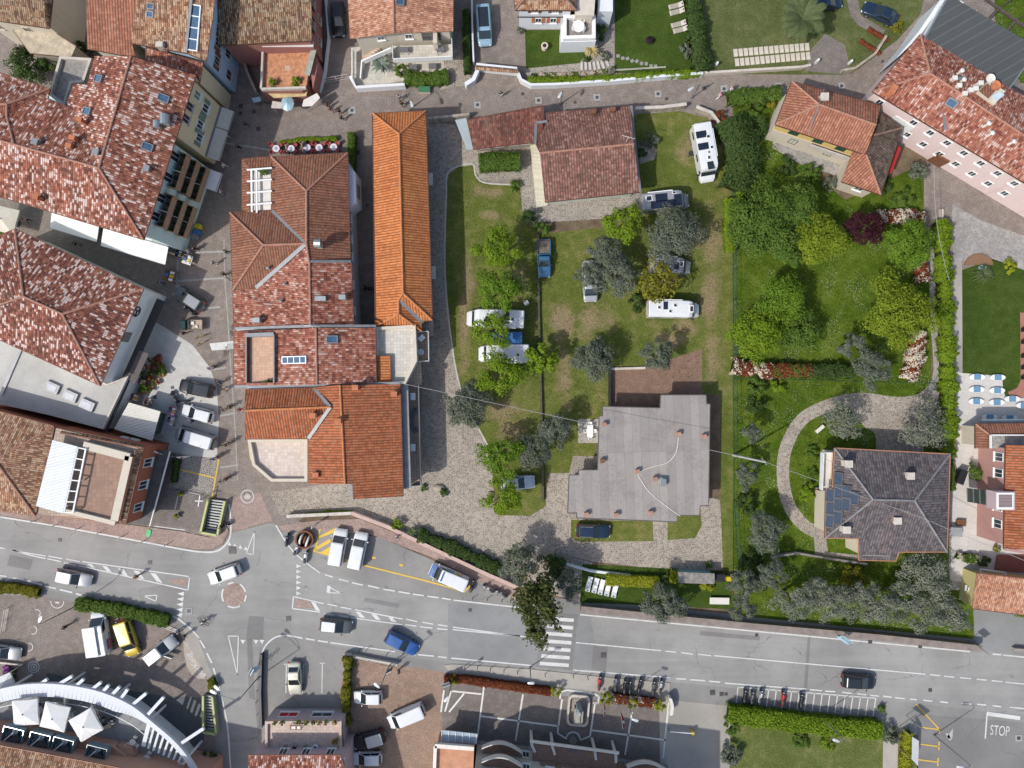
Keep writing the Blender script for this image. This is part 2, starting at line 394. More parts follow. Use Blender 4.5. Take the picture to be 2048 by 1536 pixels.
# tiles (palette by share)
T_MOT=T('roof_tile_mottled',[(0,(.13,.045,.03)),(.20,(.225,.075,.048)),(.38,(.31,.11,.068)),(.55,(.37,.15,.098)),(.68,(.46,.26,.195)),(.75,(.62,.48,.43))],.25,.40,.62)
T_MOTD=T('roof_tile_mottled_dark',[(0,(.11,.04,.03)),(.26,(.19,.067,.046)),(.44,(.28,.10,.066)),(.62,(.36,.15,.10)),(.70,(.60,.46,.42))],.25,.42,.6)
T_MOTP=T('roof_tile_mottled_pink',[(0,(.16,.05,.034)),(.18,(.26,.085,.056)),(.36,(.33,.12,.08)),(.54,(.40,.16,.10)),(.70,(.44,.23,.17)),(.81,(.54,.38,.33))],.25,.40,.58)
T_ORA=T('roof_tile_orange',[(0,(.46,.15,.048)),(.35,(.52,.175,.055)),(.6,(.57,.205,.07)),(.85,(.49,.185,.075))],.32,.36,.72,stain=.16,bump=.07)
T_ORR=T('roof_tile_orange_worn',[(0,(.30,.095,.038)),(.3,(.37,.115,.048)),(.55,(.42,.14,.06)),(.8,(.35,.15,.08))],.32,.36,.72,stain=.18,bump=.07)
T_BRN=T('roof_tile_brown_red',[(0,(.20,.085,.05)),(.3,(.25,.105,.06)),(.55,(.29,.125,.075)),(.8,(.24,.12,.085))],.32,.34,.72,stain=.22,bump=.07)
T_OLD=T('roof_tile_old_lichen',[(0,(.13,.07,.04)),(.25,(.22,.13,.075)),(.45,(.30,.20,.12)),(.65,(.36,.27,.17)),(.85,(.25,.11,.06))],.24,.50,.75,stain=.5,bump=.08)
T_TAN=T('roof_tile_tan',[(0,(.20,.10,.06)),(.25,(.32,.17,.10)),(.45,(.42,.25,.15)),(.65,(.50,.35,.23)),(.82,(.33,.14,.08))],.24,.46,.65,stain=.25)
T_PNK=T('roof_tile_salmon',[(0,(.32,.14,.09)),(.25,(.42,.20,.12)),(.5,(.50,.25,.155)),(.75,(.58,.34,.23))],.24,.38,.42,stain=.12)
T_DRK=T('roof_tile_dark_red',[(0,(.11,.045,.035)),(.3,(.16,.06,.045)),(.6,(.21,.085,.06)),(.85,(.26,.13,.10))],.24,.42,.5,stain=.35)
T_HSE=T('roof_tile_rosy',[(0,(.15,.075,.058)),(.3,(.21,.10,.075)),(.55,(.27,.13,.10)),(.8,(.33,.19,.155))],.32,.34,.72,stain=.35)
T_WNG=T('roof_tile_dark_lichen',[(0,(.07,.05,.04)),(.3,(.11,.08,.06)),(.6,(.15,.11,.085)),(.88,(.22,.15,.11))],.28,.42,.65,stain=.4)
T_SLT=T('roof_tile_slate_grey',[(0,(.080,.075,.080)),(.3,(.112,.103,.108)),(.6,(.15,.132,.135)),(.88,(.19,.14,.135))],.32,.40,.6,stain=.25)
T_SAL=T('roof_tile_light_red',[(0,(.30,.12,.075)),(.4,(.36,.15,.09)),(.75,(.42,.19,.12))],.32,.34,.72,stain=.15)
# grounds
G_SETT=setts('porphyry_setts',(.225,.188,.162),(.28,.236,.204),(.165,.142,.124),.24,.12,.3)
G_SETTD=setts('dark_setts',(.19,.165,.145),(.23,.20,.18),(.13,.115,.10),.24,.12,.1)
G_BRICK=setts('brown_brick_paving',(.29,.20,.145),(.33,.235,.175),(.22,.16,.12),.26,.13,.2)
G_RED=setts('red_brick_paving',(.33,.245,.205),(.38,.28,.24),(.26,.20,.175),.22,.11,1.2)
G_TERR=setts('terrace_brick',(.22,.135,.095),(.26,.165,.12),(.15,.10,.075),.24,.12,0.0,(.3,.6,.5))
G_OPUS=opus('cobble_paving',(.21,.175,.14),(.29,.245,.20),(.38,.33,.27),(.50,.46,.39),3.5,.06,.85)
G_OPUL=opus('stone_crazy_paving',(.20,.18,.155),(.27,.235,.20),(.34,.30,.25),(.50,.46,.39),3.4,.06,.85)
G_FLAG=opus('flagstone_paving',(.14,.125,.11),(.20,.175,.155),(.26,.225,.20),(.56,.53,.48),4.2,.07,.9)
G_ROAD=asphalt('road_asphalt',(.278,.273,.258),.82,.6,.26,R(5))
G_ROADN=asphalt('new_asphalt',(.228,.231,.226),.9,.15)
G_PARK=asphalt('parking_asphalt',(.25,.243,.228),.82,.6)
G_PARKD=asphalt('dark_asphalt',(.205,.198,.19),.85,.4)
G_CONC=asphalt('pale_concrete',(.36,.335,.295),.82,.3)
G_CONCW=slabs('white_paving',(.56,.535,.50),1.2,.8,(.42,.40,.38),.15,.012,.05,.18)
G_PIAZ=slabs('light_grey_stone',(.50,.49,.46),1.0,.5,(.40,.39,.37),.35,.012,.06,.22)
G_GREY=opus('grey_cobbles',(.27,.26,.245),(.34,.325,.305),(.41,.39,.365),(.26,.245,.23),4.0,.04)
G_EARTH=M('bare_earth',(.16,.12,.08),.95,var=.3,scale=.6,spec=.1)
W_CAMP=[(975,385,26,14),(985,430,20,10),(1380,300,24,34),(1425,480,20,50),(1360,650,40,14),(1180,640,36,30),(1130,640,26,40),(1420,600,18,60),(1130,760,14,60),(1340,680,26,16),(1000,820,36,20),(935,560,14,60),(1040,560,16,30),(1425,720,16,40),(1030,860,30,20),(1350,560,20,12),(1000,760,20,14),(928,650,10,90),(1395,470,16,26)]
G_CAMP=lawn('camp_grass',(.098,.126,.026),(.152,.172,.046),(.245,.205,.095),.75,W_CAMP,(.27,.205,.125))
G_LUSH=lawn('lush_grass',(.054,.094,.010),(.108,.156,.018),(.155,.19,.042),.5,flowers=.6)
G_MOWN=lawn('mown_grass',(.042,.072,.014),(.066,.104,.020),(.11,.12,.036),.3)
G_ROUGH=lawn('rough_grass',(.085,.105,.038),(.125,.145,.055),(.19,.175,.10),.6)
G_DRY=lawn('dry_grass',(.10,.125,.035),(.15,.175,.055),(.26,.22,.12),.7)

def ground(name,mat,pts,layer,spl=0,closed=True):
    if spl: pts=[(v.x,v.y) for v in spline(pts,spl,True)]
    w=PP(pts,0.0);w=w if area2(w) > 0 else w[::-1]
    o=MB().poly([(p.x,p.y,.004*layer) for p in w]).build(name,mat)
    return tag(o,kind='structure')
def gstrip(name,mat,pts,w,layer,n=6):
    c=spline(pts,n);L,Rr=strip(c,w)
    mb=MB()
    for i in range(len(L) - 1):
        q=[P(a.x,a.y) for a in (L[i],L[i+1],Rr[i+1],Rr[i])]
        q=q if area2(q) > 0 else q[::-1]
        mb.poly([(a.x,a.y,.004*layer) for a in q])
    return tag(mb.build(name,mat),kind='structure')
def slab(name,mat,pts,h,spl=0):
    if spl: pts=[(v.x,v.y) for v in spline(pts,spl,True)]
    return tag(MB().prism(PP(pts),0,h,False).build(name,mat),kind='structure')

# ---------------- ground ----------------
ground('ground',G_EARTH,[(-3000,-3000),(5000,-3000),(5000,4500),(-3000,4500)],0)
ground('verge',G_PARK,[(-300,1030),(440,1080),(560,1030),(1030,1190),(1160,1200),(2350,1310),(2350,1900),(-300,1900)],.5)
ground('street',G_SETT,[(-300,-300),(2350,-300),(2350,620),(1880,560),(1850,300),(1460,235),(1440,420),(900,420),(880,990),(640,1010),(570,1062),(440,1110),(-300,1040)],1)
ground('road',G_ROAD,[(-300,980),(-60,1022),(20,1038),(150,1062),(300,1089),(395,1103),(425,1102),(448,1090),(462,1066),(540,1046),(552,1050),(580,1094),(600,1115),(640,1142),(720,1163),(800,1183),(1010,1214),(1160,1224),(1500,1255),(1750,1280),(2350,1340),(2350,1470),(2048,1432),(1820,1405),(1480,1378),(1200,1349),(1060,1334),(900,1325),(720,1302),(570,1272),(545,1276),(524,1296),(515,1330),(512,1400),(520,1540),(545,1800),(480,1800),(464,1540),(448,1430),(430,1370),(407,1300),(392,1265),(370,1243),(330,1228),(150,1193),(20,1163),(-300,1110)],2)
ground('road_surface',G_ROADN,[(896,1206),(1150,1224),(1180,1227),(1200,1340),(1130,1337),(896,1322)],3)
ground('parking_lane',G_PARK,[(570,1062),(600,1054),(660,1060),(760,1075),(860,1118),(1000,1180),(1020,1212),(800,1181),(640,1140),(604,1115),(586,1094)],3)
slab('pavement',G_RED,[(556,1052),(640,1040),(720,1038),(1030,1163),(1040,1180),(1040,1205),(860,1113),(740,1068),(600,1060),(572,1064)],.03)
slab('pavement',G_RED,[(-60,1010),(75,1022),(150,1035),(235,1046),(360,1062),(420,1075),(452,1050),(458,1062),(446,1086),(424,1097),(395,1098),(300,1084),(150,1057),(-60,1018)],.10)
slab('pavement',G_CONC,[(888,1330),(905,1328),(1060,1338),(1200,1353),(1340,1366),(1338,1405),(1160,1378),(905,1352)],.08)
ground('car_park',G_PARK,[(535,1290),(560,1286),(690,1316),(694,1450),(525,1460),(522,1330)],3)
ground('car_park',G_BRICK,[(690,1318),(800,1330),(888,1345),(884,1440),(872,1800),(690,1800)],3)
ground('forecourt',G_SETTD,[(888,1362),(1335,1418),(1335,1700),(872,1700)],3)
ground('driveway',G_CONC,[(1318,1398),(1462,1412),(1452,1800),(1325,1800)],4)
ground('car_park',G_PARKD,[(1836,1428),(2350,1470),(2350,1800),(1830,1800)],3)
ground('lawn',G_DRY,[(1458,1420),(1836,1470),(1836,1800),(1452,1800)],3)
ground('path',G_CONC,[(1766,1480),(1796,1484),(1790,1800),(1762,1800)],4)
ground('driveway',G_ROADN,[(1946,1208),(2200,1232),(2200,1322),(1950,1296)],4)
ground('forecourt',G_SETT,[(-200,1160),(0,1190),(80,1194),(150,1204),(330,1244),(366,1262),(412,1345),(430,1420),(430,1500),(-200,1500)],3)
ground('pavement',G_CONC,[(366,1256),(380,1252),(398,1280),(432,1372),(424,1380),(412,1352),(372,1286)],4)
ground('pavement',M('tan_paving',(.40,.345,.28),.85),[(366,1280),(373,1284),(412,1350),(410,1358),(396,1357),(384,1350),(374,1334),(369,1310)],5)
ground('courtyard',G_PIAZ,[(306,642),(330,655),(385,690),(420,735),(434,775),(438,840),(434,915),(380,935),(235,860),(262,760)],4)
ground('parking_bay',G_FLAG,[(350,906),(440,918),(424,990),(338,974)],5.6)
ground('parking_bay',G_SETTD,[(320,974),(424,990),(408,1062),(306,1046)],5.1)
ground('parking_bay',G_SETTD,[(275,895),(352,906),(308,1052),(250,1042)],4.6)
ground('junction_paving',G_RED,[(445,1000),(520,985),(545,1042),(470,1062),(452,1050)],4)
# stone bands crossing the shopping street
G_BAND=M('stone_band',(.33,.32,.30),.8,var=.15)
for kb,(a,b) in enumerate((((338,563),(450,556)),((392,505),(448,503)),((398,618),(440,614)),((420,740),(452,735)),((437,832),(470,826)),((440,935),(476,930)),((410,280),(540,300)),((356,520),(352,590)))):
    gstrip('stone_band',G_BAND,[a,b],3.6,2.2+.3*kb,1)
gstrip('drain_channel',G_BAND,[(448,480),(450,560),(456,640),(462,740),(470,850),(475,960)],2.2,5,4)
# yard and camp site
ground('yard_edge',G_OPUS,[(700,1010),(1000,1070),(1110,1105),(1185,1125),(1165,1205),(1040,1172),(860,1086),(706,1026)],1.2)
ground('yard',G_OPUS,[(852,240),(908,250),(960,330),(910,420),(893,520),(903,690),(926,795),(968,876),(985,945),(990,1028),(1055,1030),(1088,1015),(1100,940),(1200,935),(1440,1000),(1448,1140),(1330,1140),(1180,1122),(1090,1100),(1000,1086),(900,1062),(740,1018),(560,1030),(540,985),(700,960),(840,930),(846,700)],2)
ground('lawn',G_CAMP,[(893,372),(897,350),(915,334),(948,330),(968,366),(1040,372),(1046,445),(1080,468),(1290,445),(1285,400),(1266,230),(1360,222),(1415,236),(1440,280),(1464,340),(1467,1142),(1446,1142),(1441,1000),(1441,790),(1230,770),(1215,812),(1190,850),(1190,936),(1138,946),(1090,946),(1092,1012),(1060,1032),(998,1030),(985,945),(968,876),(926,795),(903,690),(890,540)],3)
ground('path',G_OPUL,[(1040,310),(1060,290),(1100,300),(1110,400),(1280,380),(1290,432),(1070,446),(1046,440)],4)
ground('path',G_OPUL,[(935,300),(965,290),(1062,310),(1062,332),(1050,352),(980,364),(958,358)],4.6)
gstrip('edging',M('pale_edging',(.45,.43,.39),.8),[(893,380),(894,350),(908,336),(944,328),(952,352),(972,366),(1040,370)],3,5)
gstrip('edging',MATS['pale_edging'],[(893,380),(890,540),(904,690),(926,792),(975,890)],3,5.6)
ground('terrace',G_TERR,[(1217,738),(1292,734),(1404,698),(1404,830),(1217,830)],4)
ground('lawn',G_CAMP,[(1142,1040),(1150,1040),(1306,1042),(1306,1082),(1158,1084),(1142,1074)],4)
ground('lawn',G_CAMP,[(1335,1030),(1400,1020),(1404,1050),(1390,1076),(1335,1080)],4)
ground('lawn',G_MOWN,[(1165,1128),(1440,1142),(1452,1142),(1480,1220),(1420,1216),(1160,1205)],4)
ground('terrace',G_CONC,[(1156,838),(1198,838),(1198,886),(1156,886)],5)
ground('path',G_OPUL,[(1146,912),(1196,912),(1196,946),(1138,946)],5)
# gardens to the right
ground('lawn',G_LUSH,[(1466,180),(1560,184),(1560,290),(1690,400),(1840,330),(1868,420),(1864,500),(1862,780),(1890,930),(1900,1150),(1950,1220),(1946,1278),(1480,1232),(1466,1140)],3)
ground('path',G_GREY,[(1545,275),(1570,268),(1680,330),(1675,352),(1600,328),(1545,296)],4)
gstrip('path',G_GREY,[(1868,505),(1866,560),(1867,640),(1872,700),(1873,745),(1862,785)],14,5.3)
gstrip('path',G_OPUS,[(1870,775),(1840,800),(1790,806),(1725,798),(1665,808),(1605,838),(1572,895),(1566,955),(1578,1010),(1610,1052),(1655,1072)],25,5)
ground('courtyard',G_OPUS,[(1690,795),(1750,805),(1830,806),(1872,770),(1876,800),(1850,860),(1840,910),(1760,910),(1750,868),(1725,850)],4.6,4)
ground('path',G_OPUL,[(1627,1062),(1650,1066),(1656,1104),(1718,1110),(1718,1120),(1630,1108)],5.6)
ground('street',G_SETT,[(1848,330),(1960,390),(2350,600),(2350,640),(1900,412),(1880,540),(1846,560)],3.5)
ground('courtyard',G_GREY,[(1904,408),(1960,440),(2350,580),(2350,660),(2048,540),(1985,520),(1905,522)],5)
gstrip('path',G_CONC,[(1912,520),(1918,640),(1922,750)],22,4)
ground('lawn',G_MOWN,[(1924,540),(1985,518),(2048,540),(2350,660),(2350,800),(2040,800),(2005,790),(1995,760),(1925,752)],5)
ground('verge',G_CONC,[(1898,560),(1930,560),(1930,1180),(1898,1180)],3.4)
ground('pool_deck',G_CONCW,[(1908,742),(1922,746),(2004,752),(2006,778),(2010,792),(2350,806),(2350,1230),(1900,1160),(1905,1010),(1914,880)],6)
ground('terrace',M('red_tile_floor',(.34,.15,.11),.8),[(2040,625),(2200,630),(2200,800),(2020,796),(2016,784),(2034,776),(2041,760)],7)
# plots above the upper street
ground('lawn',G_MOWN,[(1050,60),(1140,60),(1170,80),(1170,110),(1160,126),(1052,137)],3)
ground('lawn',G_MOWN,[(1228,-200),(1394,-200),(1404,148),(1230,146)],3)
ground('path',G_OPUL,[(1164,60),(1228,60),(1228,142),(1050,150),(1052,137),(1160,126)],2)
ground('lawn',G_ROUGH,[(1404,-200),(1900,-200),(1840,30),(1795,80),(1700,150),(1404,148)],3)
ground('driveway',G_SETTD,[(1625,95),(1650,68),(1690,90),(1702,150),(1610,142)],4)
ground('path',G_SETTD,[(1690,-20),(1712,-20),(1722,30),(1770,60),(1762,76),(1716,50),(1700,30)],4)
ground('driveway',G_OPUS,[(900,65),(935,60),(942,168),(880,180)],2)
ground('lawn',G_LUSH,[(1985,-200),(2400,-200),(2400,260),(2040,165),(1990,60)],3)
ground('lawn',G_LUSH,[(-100,440),(22,462),(10,510),(-100,560)],4)
# ---------------- foliage ----------------
RNG=np.random.default_rng(11)
L_BRIGHT=leafmat('leaf_bright_green',[(.1,(.10,.175,.012)),(.5,(.165,.255,.017)),(.9,(.25,.34,.03))],.35)
L_LIME=leafmat('leaf_lime_green',[(.1,(.11,.165,.012)),(.5,(.19,.255,.02)),(.9,(.30,.36,.04))],.35,.9)
L_SPR=leafmat('leaf_spring_green',[(.1,(.075,.15,.014)),(.5,(.125,.22,.02)),(.9,(.20,.30,.035))],.35,.9)
L_MID=leafmat('leaf_mid_green',[(.1,(.055,.11,.018)),(.5,(.092,.16,.025)),(.9,(.14,.21,.04))],.3)
L_DARK=leafmat('leaf_dark_green',[(.1,(.032,.062,.016)),(.5,(.052,.092,.024)),(.9,(.085,.13,.034))],.25)
L_OLIVE=leafmat('leaf_olive',[(.1,(.075,.09,.060)),(.5,(.118,.136,.094)),(.9,(.19,.21,.155))],.2)
L_OLIVP=leafmat('leaf_pale_olive',[(.1,(.115,.128,.085)),(.5,(.175,.19,.135)),(.9,(.25,.265,.205))],.2)
L_YEL=leafmat('leaf_yellow_green',[(.1,(.16,.20,.012)),(.5,(.26,.29,.018)),(.9,(.38,.39,.04))],.3)
L_GOLD=leafmat('leaf_golden_green',[(.1,(.10,.12,.012)),(.5,(.18,.18,.018)),(.9,(.27,.24,.03))],.3)
L_PURP=leafmat('leaf_purple',[(.1,(.022,.007,.011)),(.5,(.042,.012,.018)),(.9,(.075,.022,.028))],.2)
L_RED=leafmat('leaf_red',[(.1,(.11,.025,.012)),(.5,(.19,.045,.022)),(.9,(.24,.10,.04))],.2)
L_MAG=leafmat('leaf_magnolia',[(.1,(.026,.042,.012)),(.5,(.05,.07,.018)),(.8,(.095,.10,.03)),(.95,(.16,.135,.045))],.15)
L_AGAVE=leafmat('leaf_agave',[(.1,(.10,.14,.11)),(.9,(.20,.25,.20))],.1)
L_PALM=leafmat('leaf_palm',[(.1,(.055,.08,.03)),(.9,(.13,.16,.07))],.1)
L_STRAW=leafmat('leaf_straw',[(.1,(.28,.22,.08)),(.9,(.46,.38,.17))],.1)
F_WHITE=leafmat('blossom_white',[(.1,(.52,.45,.33)),(.9,(.76,.70,.58))],.2)
F_PINK=leafmat('blossom_pink',[(.1,(.32,.12,.17)),(.9,(.48,.22,.28))],.2)
F_PURP=leafmat('blossom_purple',[(.1,(.28,.05,.32)),(.9,(.42,.10,.45))],.2)
BARK=M('bark',(.12,.095,.07),.95,var=.3,scale=4,spec=.1)
BARKP=M('grey_bark',(.21,.185,.15),.95,var=.3,scale=4,spec=.1)
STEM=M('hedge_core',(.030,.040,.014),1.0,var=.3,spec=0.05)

def unit(a): return a/np.maximum(1e-6,np.linalg.norm(a,axis=1,keepdims=True))
def leaf_quads(c,nrm,size,aspect=.55,bend=.0):
    n=len(c);r=RNG.normal(size=(n,3));u=unit(np.cross(nrm,r));v=np.cross(nrm,u)
    s=size.reshape(-1,1)
    q=np.stack([c - u*s,c+v*s*aspect+nrm*s*.12,c+u*s,c - v*s*aspect+nrm*s*.12],1)
    return q.reshape(-1,3)
def quads_obj(name,V,mat,parent=None,loc=(0,0,0)):
    n=len(V) // 4;me=bpy.data.meshes.new(name)
    me.vertices.add(n*4);me.vertices.foreach_set('co',np.asarray(V,dtype=np.float32).ravel())
    me.loops.add(n*4);me.loops.foreach_set('vertex_index',np.arange(n*4,dtype=np.int32))
    me.polygons.add(n);me.polygons.foreach_set('loop_start',np.arange(0,n*4,4,dtype=np.int32))
    me.update(calc_edges=True);o=link(name,me,mat,parent);o.location=loc
    return o
def crown_pts(Rr,Hh,nl,ls,clumps=None,fill=.35,zlow=-.35,rough=.16,spray=0.0):
    """leaf centres and normals for a crown of radius Rr and half height Hh about the origin"""
    k=clumps or max(16,int(34*(Rr/2.5) ** 1.3));d=unit(RNG.normal(size=(k*3,3)));d=d[d[:,2] > zlow][:k];k=len(d)
    az=np.arctan2(d[:,1],d[:,0]);ph=RNG.uniform(0,6.28,3)
    lob=1+rough*np.sin(3*az+ph[0])*.6+rough*np.sin(5*az+ph[1])*.5+rough*np.sin(8*az+ph[2])*.35
    rad=(RNG.uniform(fill,1.0,k) ** .6)*.84*lob
    cc=d*rad[:,None];cr=RNG.uniform(.15,.31,k)
    w=cr ** 2;idx=RNG.choice(k,nl,p=w/w.sum())
    o=unit(RNG.normal(size=(nl,3)));rr=RNG.uniform(.25,1,nl) ** .45
    p=cc[idx]+o*(cr[idx]*rr)[:,None]
    nm=unit(o*.8+np.array([0,0,.7])+unit(p)*.4+RNG.normal(size=(nl,3))*.45)
    p=p*(1+RNG.normal(size=(nl,1))*.035);p=p*np.array([Rr,Rr,Hh]);sz=RNG.uniform(.7,1.3,nl)*ls
    return p,nm,sz,cc*np.array([Rr,Rr,Hh])
def tree(name,label,px,py,rpx,mat,h=6.0,cat='tree',group=None,ls=.19,dens=1.0,asp=.55,bark=None,hh=.55,fill=.35,limbs=True,ell=1.0,rot=0.0,rough=.24,trunk=True):
    """crown seen at (px, py) with a radius of rpx photo pixels; h: height of the crown's middle"""
    k=(HC - h)/FPX;Rr=rpx*k;c=P(px,py,h);Hh=Rr*hh
    Hh=min(Hh,h*.8)
    nl=int(dens*3.8*Rr*Rr*3.14/(ls*ls*2*asp))+60
    p,nm,sz,cc=crown_pts(Rr,Hh,nl,ls,fill=fill,rough=rough)
    if ell != 1 or rot:
        ca,sa=math.cos(R(rot)),math.sin(R(rot));M2=np.array([[ca,-sa,0],[sa,ca,0],[0,0,1]]) @ np.diag([1,ell,1])
        p=p @ M2.T;cc=cc @ M2.T
    t=thing(name,label,cat,(c.x,c.y,0),0,group)
    quads_obj('crown',leaf_quads(p+np.array([0,0,h]),nm,sz,asp),mat,t)
    if trunk:
        mb=MB();b=bark or BARK;tr=max(.05,Rr*.055);fork=max(.15,h - Hh*.9)
        mb.tube([(0,0,-.05),(tr*.4,tr*.2,fork*.5),(0,0,fork)],tr*1.3,8,tr)
        if limbs:
            order=RNG.permutation(len(cc))[:9]
            for i in order:
                e=Vector(cc[i])+Vector((0,0,h));s0=Vector((0,0,fork));mid=s0.lerp(e,.5)+Vector((RNG.normal()*.12*Rr,RNG.normal()*.12*Rr,.06*Rr))
                mb.tube([s0,mid,e],tr*.6,5,tr*.15)
        mb.build('trunk',b,t,local=True)
    return t
def bush(label,px,py,rpx,mat,h=.8,cat='bush',group=None,ls=.13,dens=1.0,name='bush',ell=1.0,rot=0.0,asp=.6,zb=0.0):
    """low shrub growing from the ground, or from height zb"""
    k=(HC - h - zb)/FPX;Rr=rpx*k;c=P(px,py,h*.7+zb)
    nl=int(dens*3.0*Rr*Rr*3.14/(ls*ls*2*asp))+50
    p,nm,sz,cc=crown_pts(Rr,h*.62,nl,ls,zlow=-.6)
    if ell != 1 or rot:
        ca,sa=math.cos(R(rot)),math.sin(R(rot));M2=np.array([[ca,-sa,0],[sa,ca,0],[0,0,1]]) @ np.diag([1,ell,1])
        p=p @ M2.T;cc=cc @ M2.T
    t=thing(name,label,cat,(c.x,c.y,zb),0,group)
    p[:,2]=np.maximum(p[:,2]+h*.55,.04)
    quads_obj('foliage',leaf_quads(p,nm,sz,asp),mat,t)
    mb=MB()
    for i in range(min(5,len(cc))):
        mb.tube([(0,0,0),(cc[i][0]*.7,cc[i][1]*.7,max(.1,h*.5+cc[i][2]*.5))],.03,5,.012)
    mb.build('stem',BARK,t,local=True)
    return t
def hedge(label,pts,wpx,h,mat,ls=.12,dens=1.0,cat='hedge',group=None,name='hedge',z0=0.0,n=4,mat2=None,share=.25,wob=.17):
    """clipped or loose hedge along a line of photo pixels (taken at mid height)"""
    line=spline(pts,n) if len(pts) > 2 else [Vector((p[0],p[1],0)) for p in pts]
    W=[P(p.x,p.y,z0+h) for p in line];w=wpx*(HC - z0 - h)/FPX
    a=np.array([(p.x,p.y) for p in W]);seg=np.linalg.norm(a[1:] - a[:-1],axis=1);tot=seg.sum();cum=np.concatenate([[0],np.cumsum(seg)])
    area=tot*(w+2*h);nl=int(dens*2.6*area/(ls*ls*1.2))+40
    s=RNG.uniform(-w*.15,tot+w*.15,nl);i=np.clip(np.searchsorted(cum,s) - 1,0,len(seg) - 1)
    d=(a[i+1] - a[i])/seg[i][:,None];base=a[i]+d*(s - cum[i])[:,None];nn=np.stack([-d[:,1],d[:,0]],1)
    top=RNG.uniform(size=nl) < w/(w+1.5*h);e=np.where(top,RNG.uniform(-1,1,nl),np.sign(RNG.normal(size=nl))*RNG.uniform(.88,1,nl));f=np.where(top,1 - .25*e ** 4+RNG.normal(size=nl)*.06,RNG.uniform(-.95,.9,nl))
    q0=RNG.uniform(0,6,3);lump=1+wob*(np.sin(s*1.3+q0[0])*.7+np.sin(s*3.1+q0[1])*.6+np.sin(s*6.7+q0[2])*.5)+RNG.normal(size=nl)*.08
    x=e*w/2*lump;z=z0+h*.5+f*h*.5*(1+(lump - 1)*.8)
    z=np.maximum(z,z0+.03)
    p=np.stack([base[:,0]+nn[:,0]*x,base[:,1]+nn[:,1]*x,z],1)
    nm=unit(np.stack([nn[:,0]*e,nn[:,1]*e,f+.4],1)+RNG.normal(size=(nl,3))*.5)
    c0=Vector((a[:,0].mean(),a[:,1].mean(),z0));t=thing(name,label,cat,c0,0,group)
    p -= np.array(c0);sz=RNG.uniform(.7,1.3,nl)*ls
    if mat2 is not None:
        pick=(np.sin(s*1.9+2)*.6+np.sin(x*4+s*5)*.6+RNG.normal(size=nl)*.6) > (1 - 2*share)
        quads_obj('blossom',leaf_quads(p[pick]+nm[pick]*.05,nm[pick],sz[pick]*.8,.8),mat2,t)
        p,nm,sz=p[~pick],nm[~pick],sz[~pick]
    quads_obj('foliage',leaf_quads(p,nm,sz,.6),mat,t)
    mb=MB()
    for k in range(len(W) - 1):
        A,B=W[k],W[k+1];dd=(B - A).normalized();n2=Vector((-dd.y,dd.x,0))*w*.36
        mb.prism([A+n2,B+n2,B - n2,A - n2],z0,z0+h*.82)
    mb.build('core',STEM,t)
    return t
def fronds(label,name,px,py,rpx,mat,n,h,cat,wid=.16,droop=.5,zb=0.0,trunk=None,segs=6,pinn=0):
    """rosette of arching leaves: palm, agave, grass clump"""
    c=P(px,py,h+zb);Rr=rpx*(HC - h - zb)/FPX;t=thing(name,label,cat,(c.x,c.y,zb));V=[]
    for i in range(n):
        az=i*2.399+RNG.normal()*.15;L=Rr*RNG.uniform(.72,1.05);el=RNG.uniform(.15,.95)
        prev=None
        for j in range(segs+1):
            s=j/segs;r=L*(s ** .9)*(1 - .12*el);z=h+L*el*.55*math.sin(s*1.9) - L*droop*s*s*(1 - .5*el)
            z=max(.05,z);w=wid*(math.sin(math.pi*min(1,.12+s*.9)) ** .7 if not pinn else .03)
            ctr=np.array([math.cos(az)*r,math.sin(az)*r,z]);sd=np.array([-math.sin(az),math.cos(az),0])
            cur=(ctr - sd*w,ctr+sd*w,ctr)
            if prev is not None:
                V+=[prev[0],prev[1],cur[1],cur[0]]
                if pinn:
                    dr=unit((cur[2] - prev[2])[None])[0]
                    for q in range(pinn):
                        b=prev[2]+(cur[2] - prev[2])*q/pinn;pl=Rr*.20*math.sin(math.pi*min(1,.15+s*.85))*RNG.uniform(.8,1.1)
                        for sg in (-1,1):
                            tip=b+sd*sg*pl*.8+dr*pl*.75+np.array([0,0,-.12*pl])
                            V+=[b - dr*wid*.3,b+dr*wid*.3,tip+dr*.02,tip - dr*.02]
            prev=cur
    quads_obj('leaves',np.array(V),mat,t)
    mb=MB();tr=trunk or .12
    mb.tube([(0,0,0),(0,0,max(.1,h))],tr*1.15,9,tr);mb.build('trunk',BARK,t,local=True)
    return t

# ---------------- buildings ----------------
GLASS=M('window_glass',(.030,.042,.055),.12,var=.15,spec=.8)
GLASSB=M('skylight_glass',(.06,.12,.20),.1,var=.2,spec=.9)
WOODB=M('brown_wood',(.17,.075,.035),.6,var=.25,scale=3)
WHITE=M('white_paint',(.78,.78,.76),.5,var=.05)
OFFW=M('off_white',(.66,.63,.57),.6,var=.07)
STONE=M('pale_stone',(.52,.47,.41),.8,var=.15)
GREYM=M('grey_metal',(.30,.31,.32),.45,.6,var=.12)
LEAD=M('lead_flashing',(.23,.24,.25),.55,.3,var=.15)
ZINC=M('zinc_sheet',(.38,.42,.42),.4,.7,var=.1)
DARKM=M('dark_metal',(.045,.045,.05),.45,.5,var=.15)
BLACK=M('black_plastic',(.018,.018,.02),.5,var=.2)
TERRA=M('terracotta',(.44,.16,.075),.85,var=.15)
GREENS=M('green_shutter',(.16,.23,.17),.6,var=.12)
DGREEN=M('dark_green_paint',(.02,.065,.045),.55,var=.15)

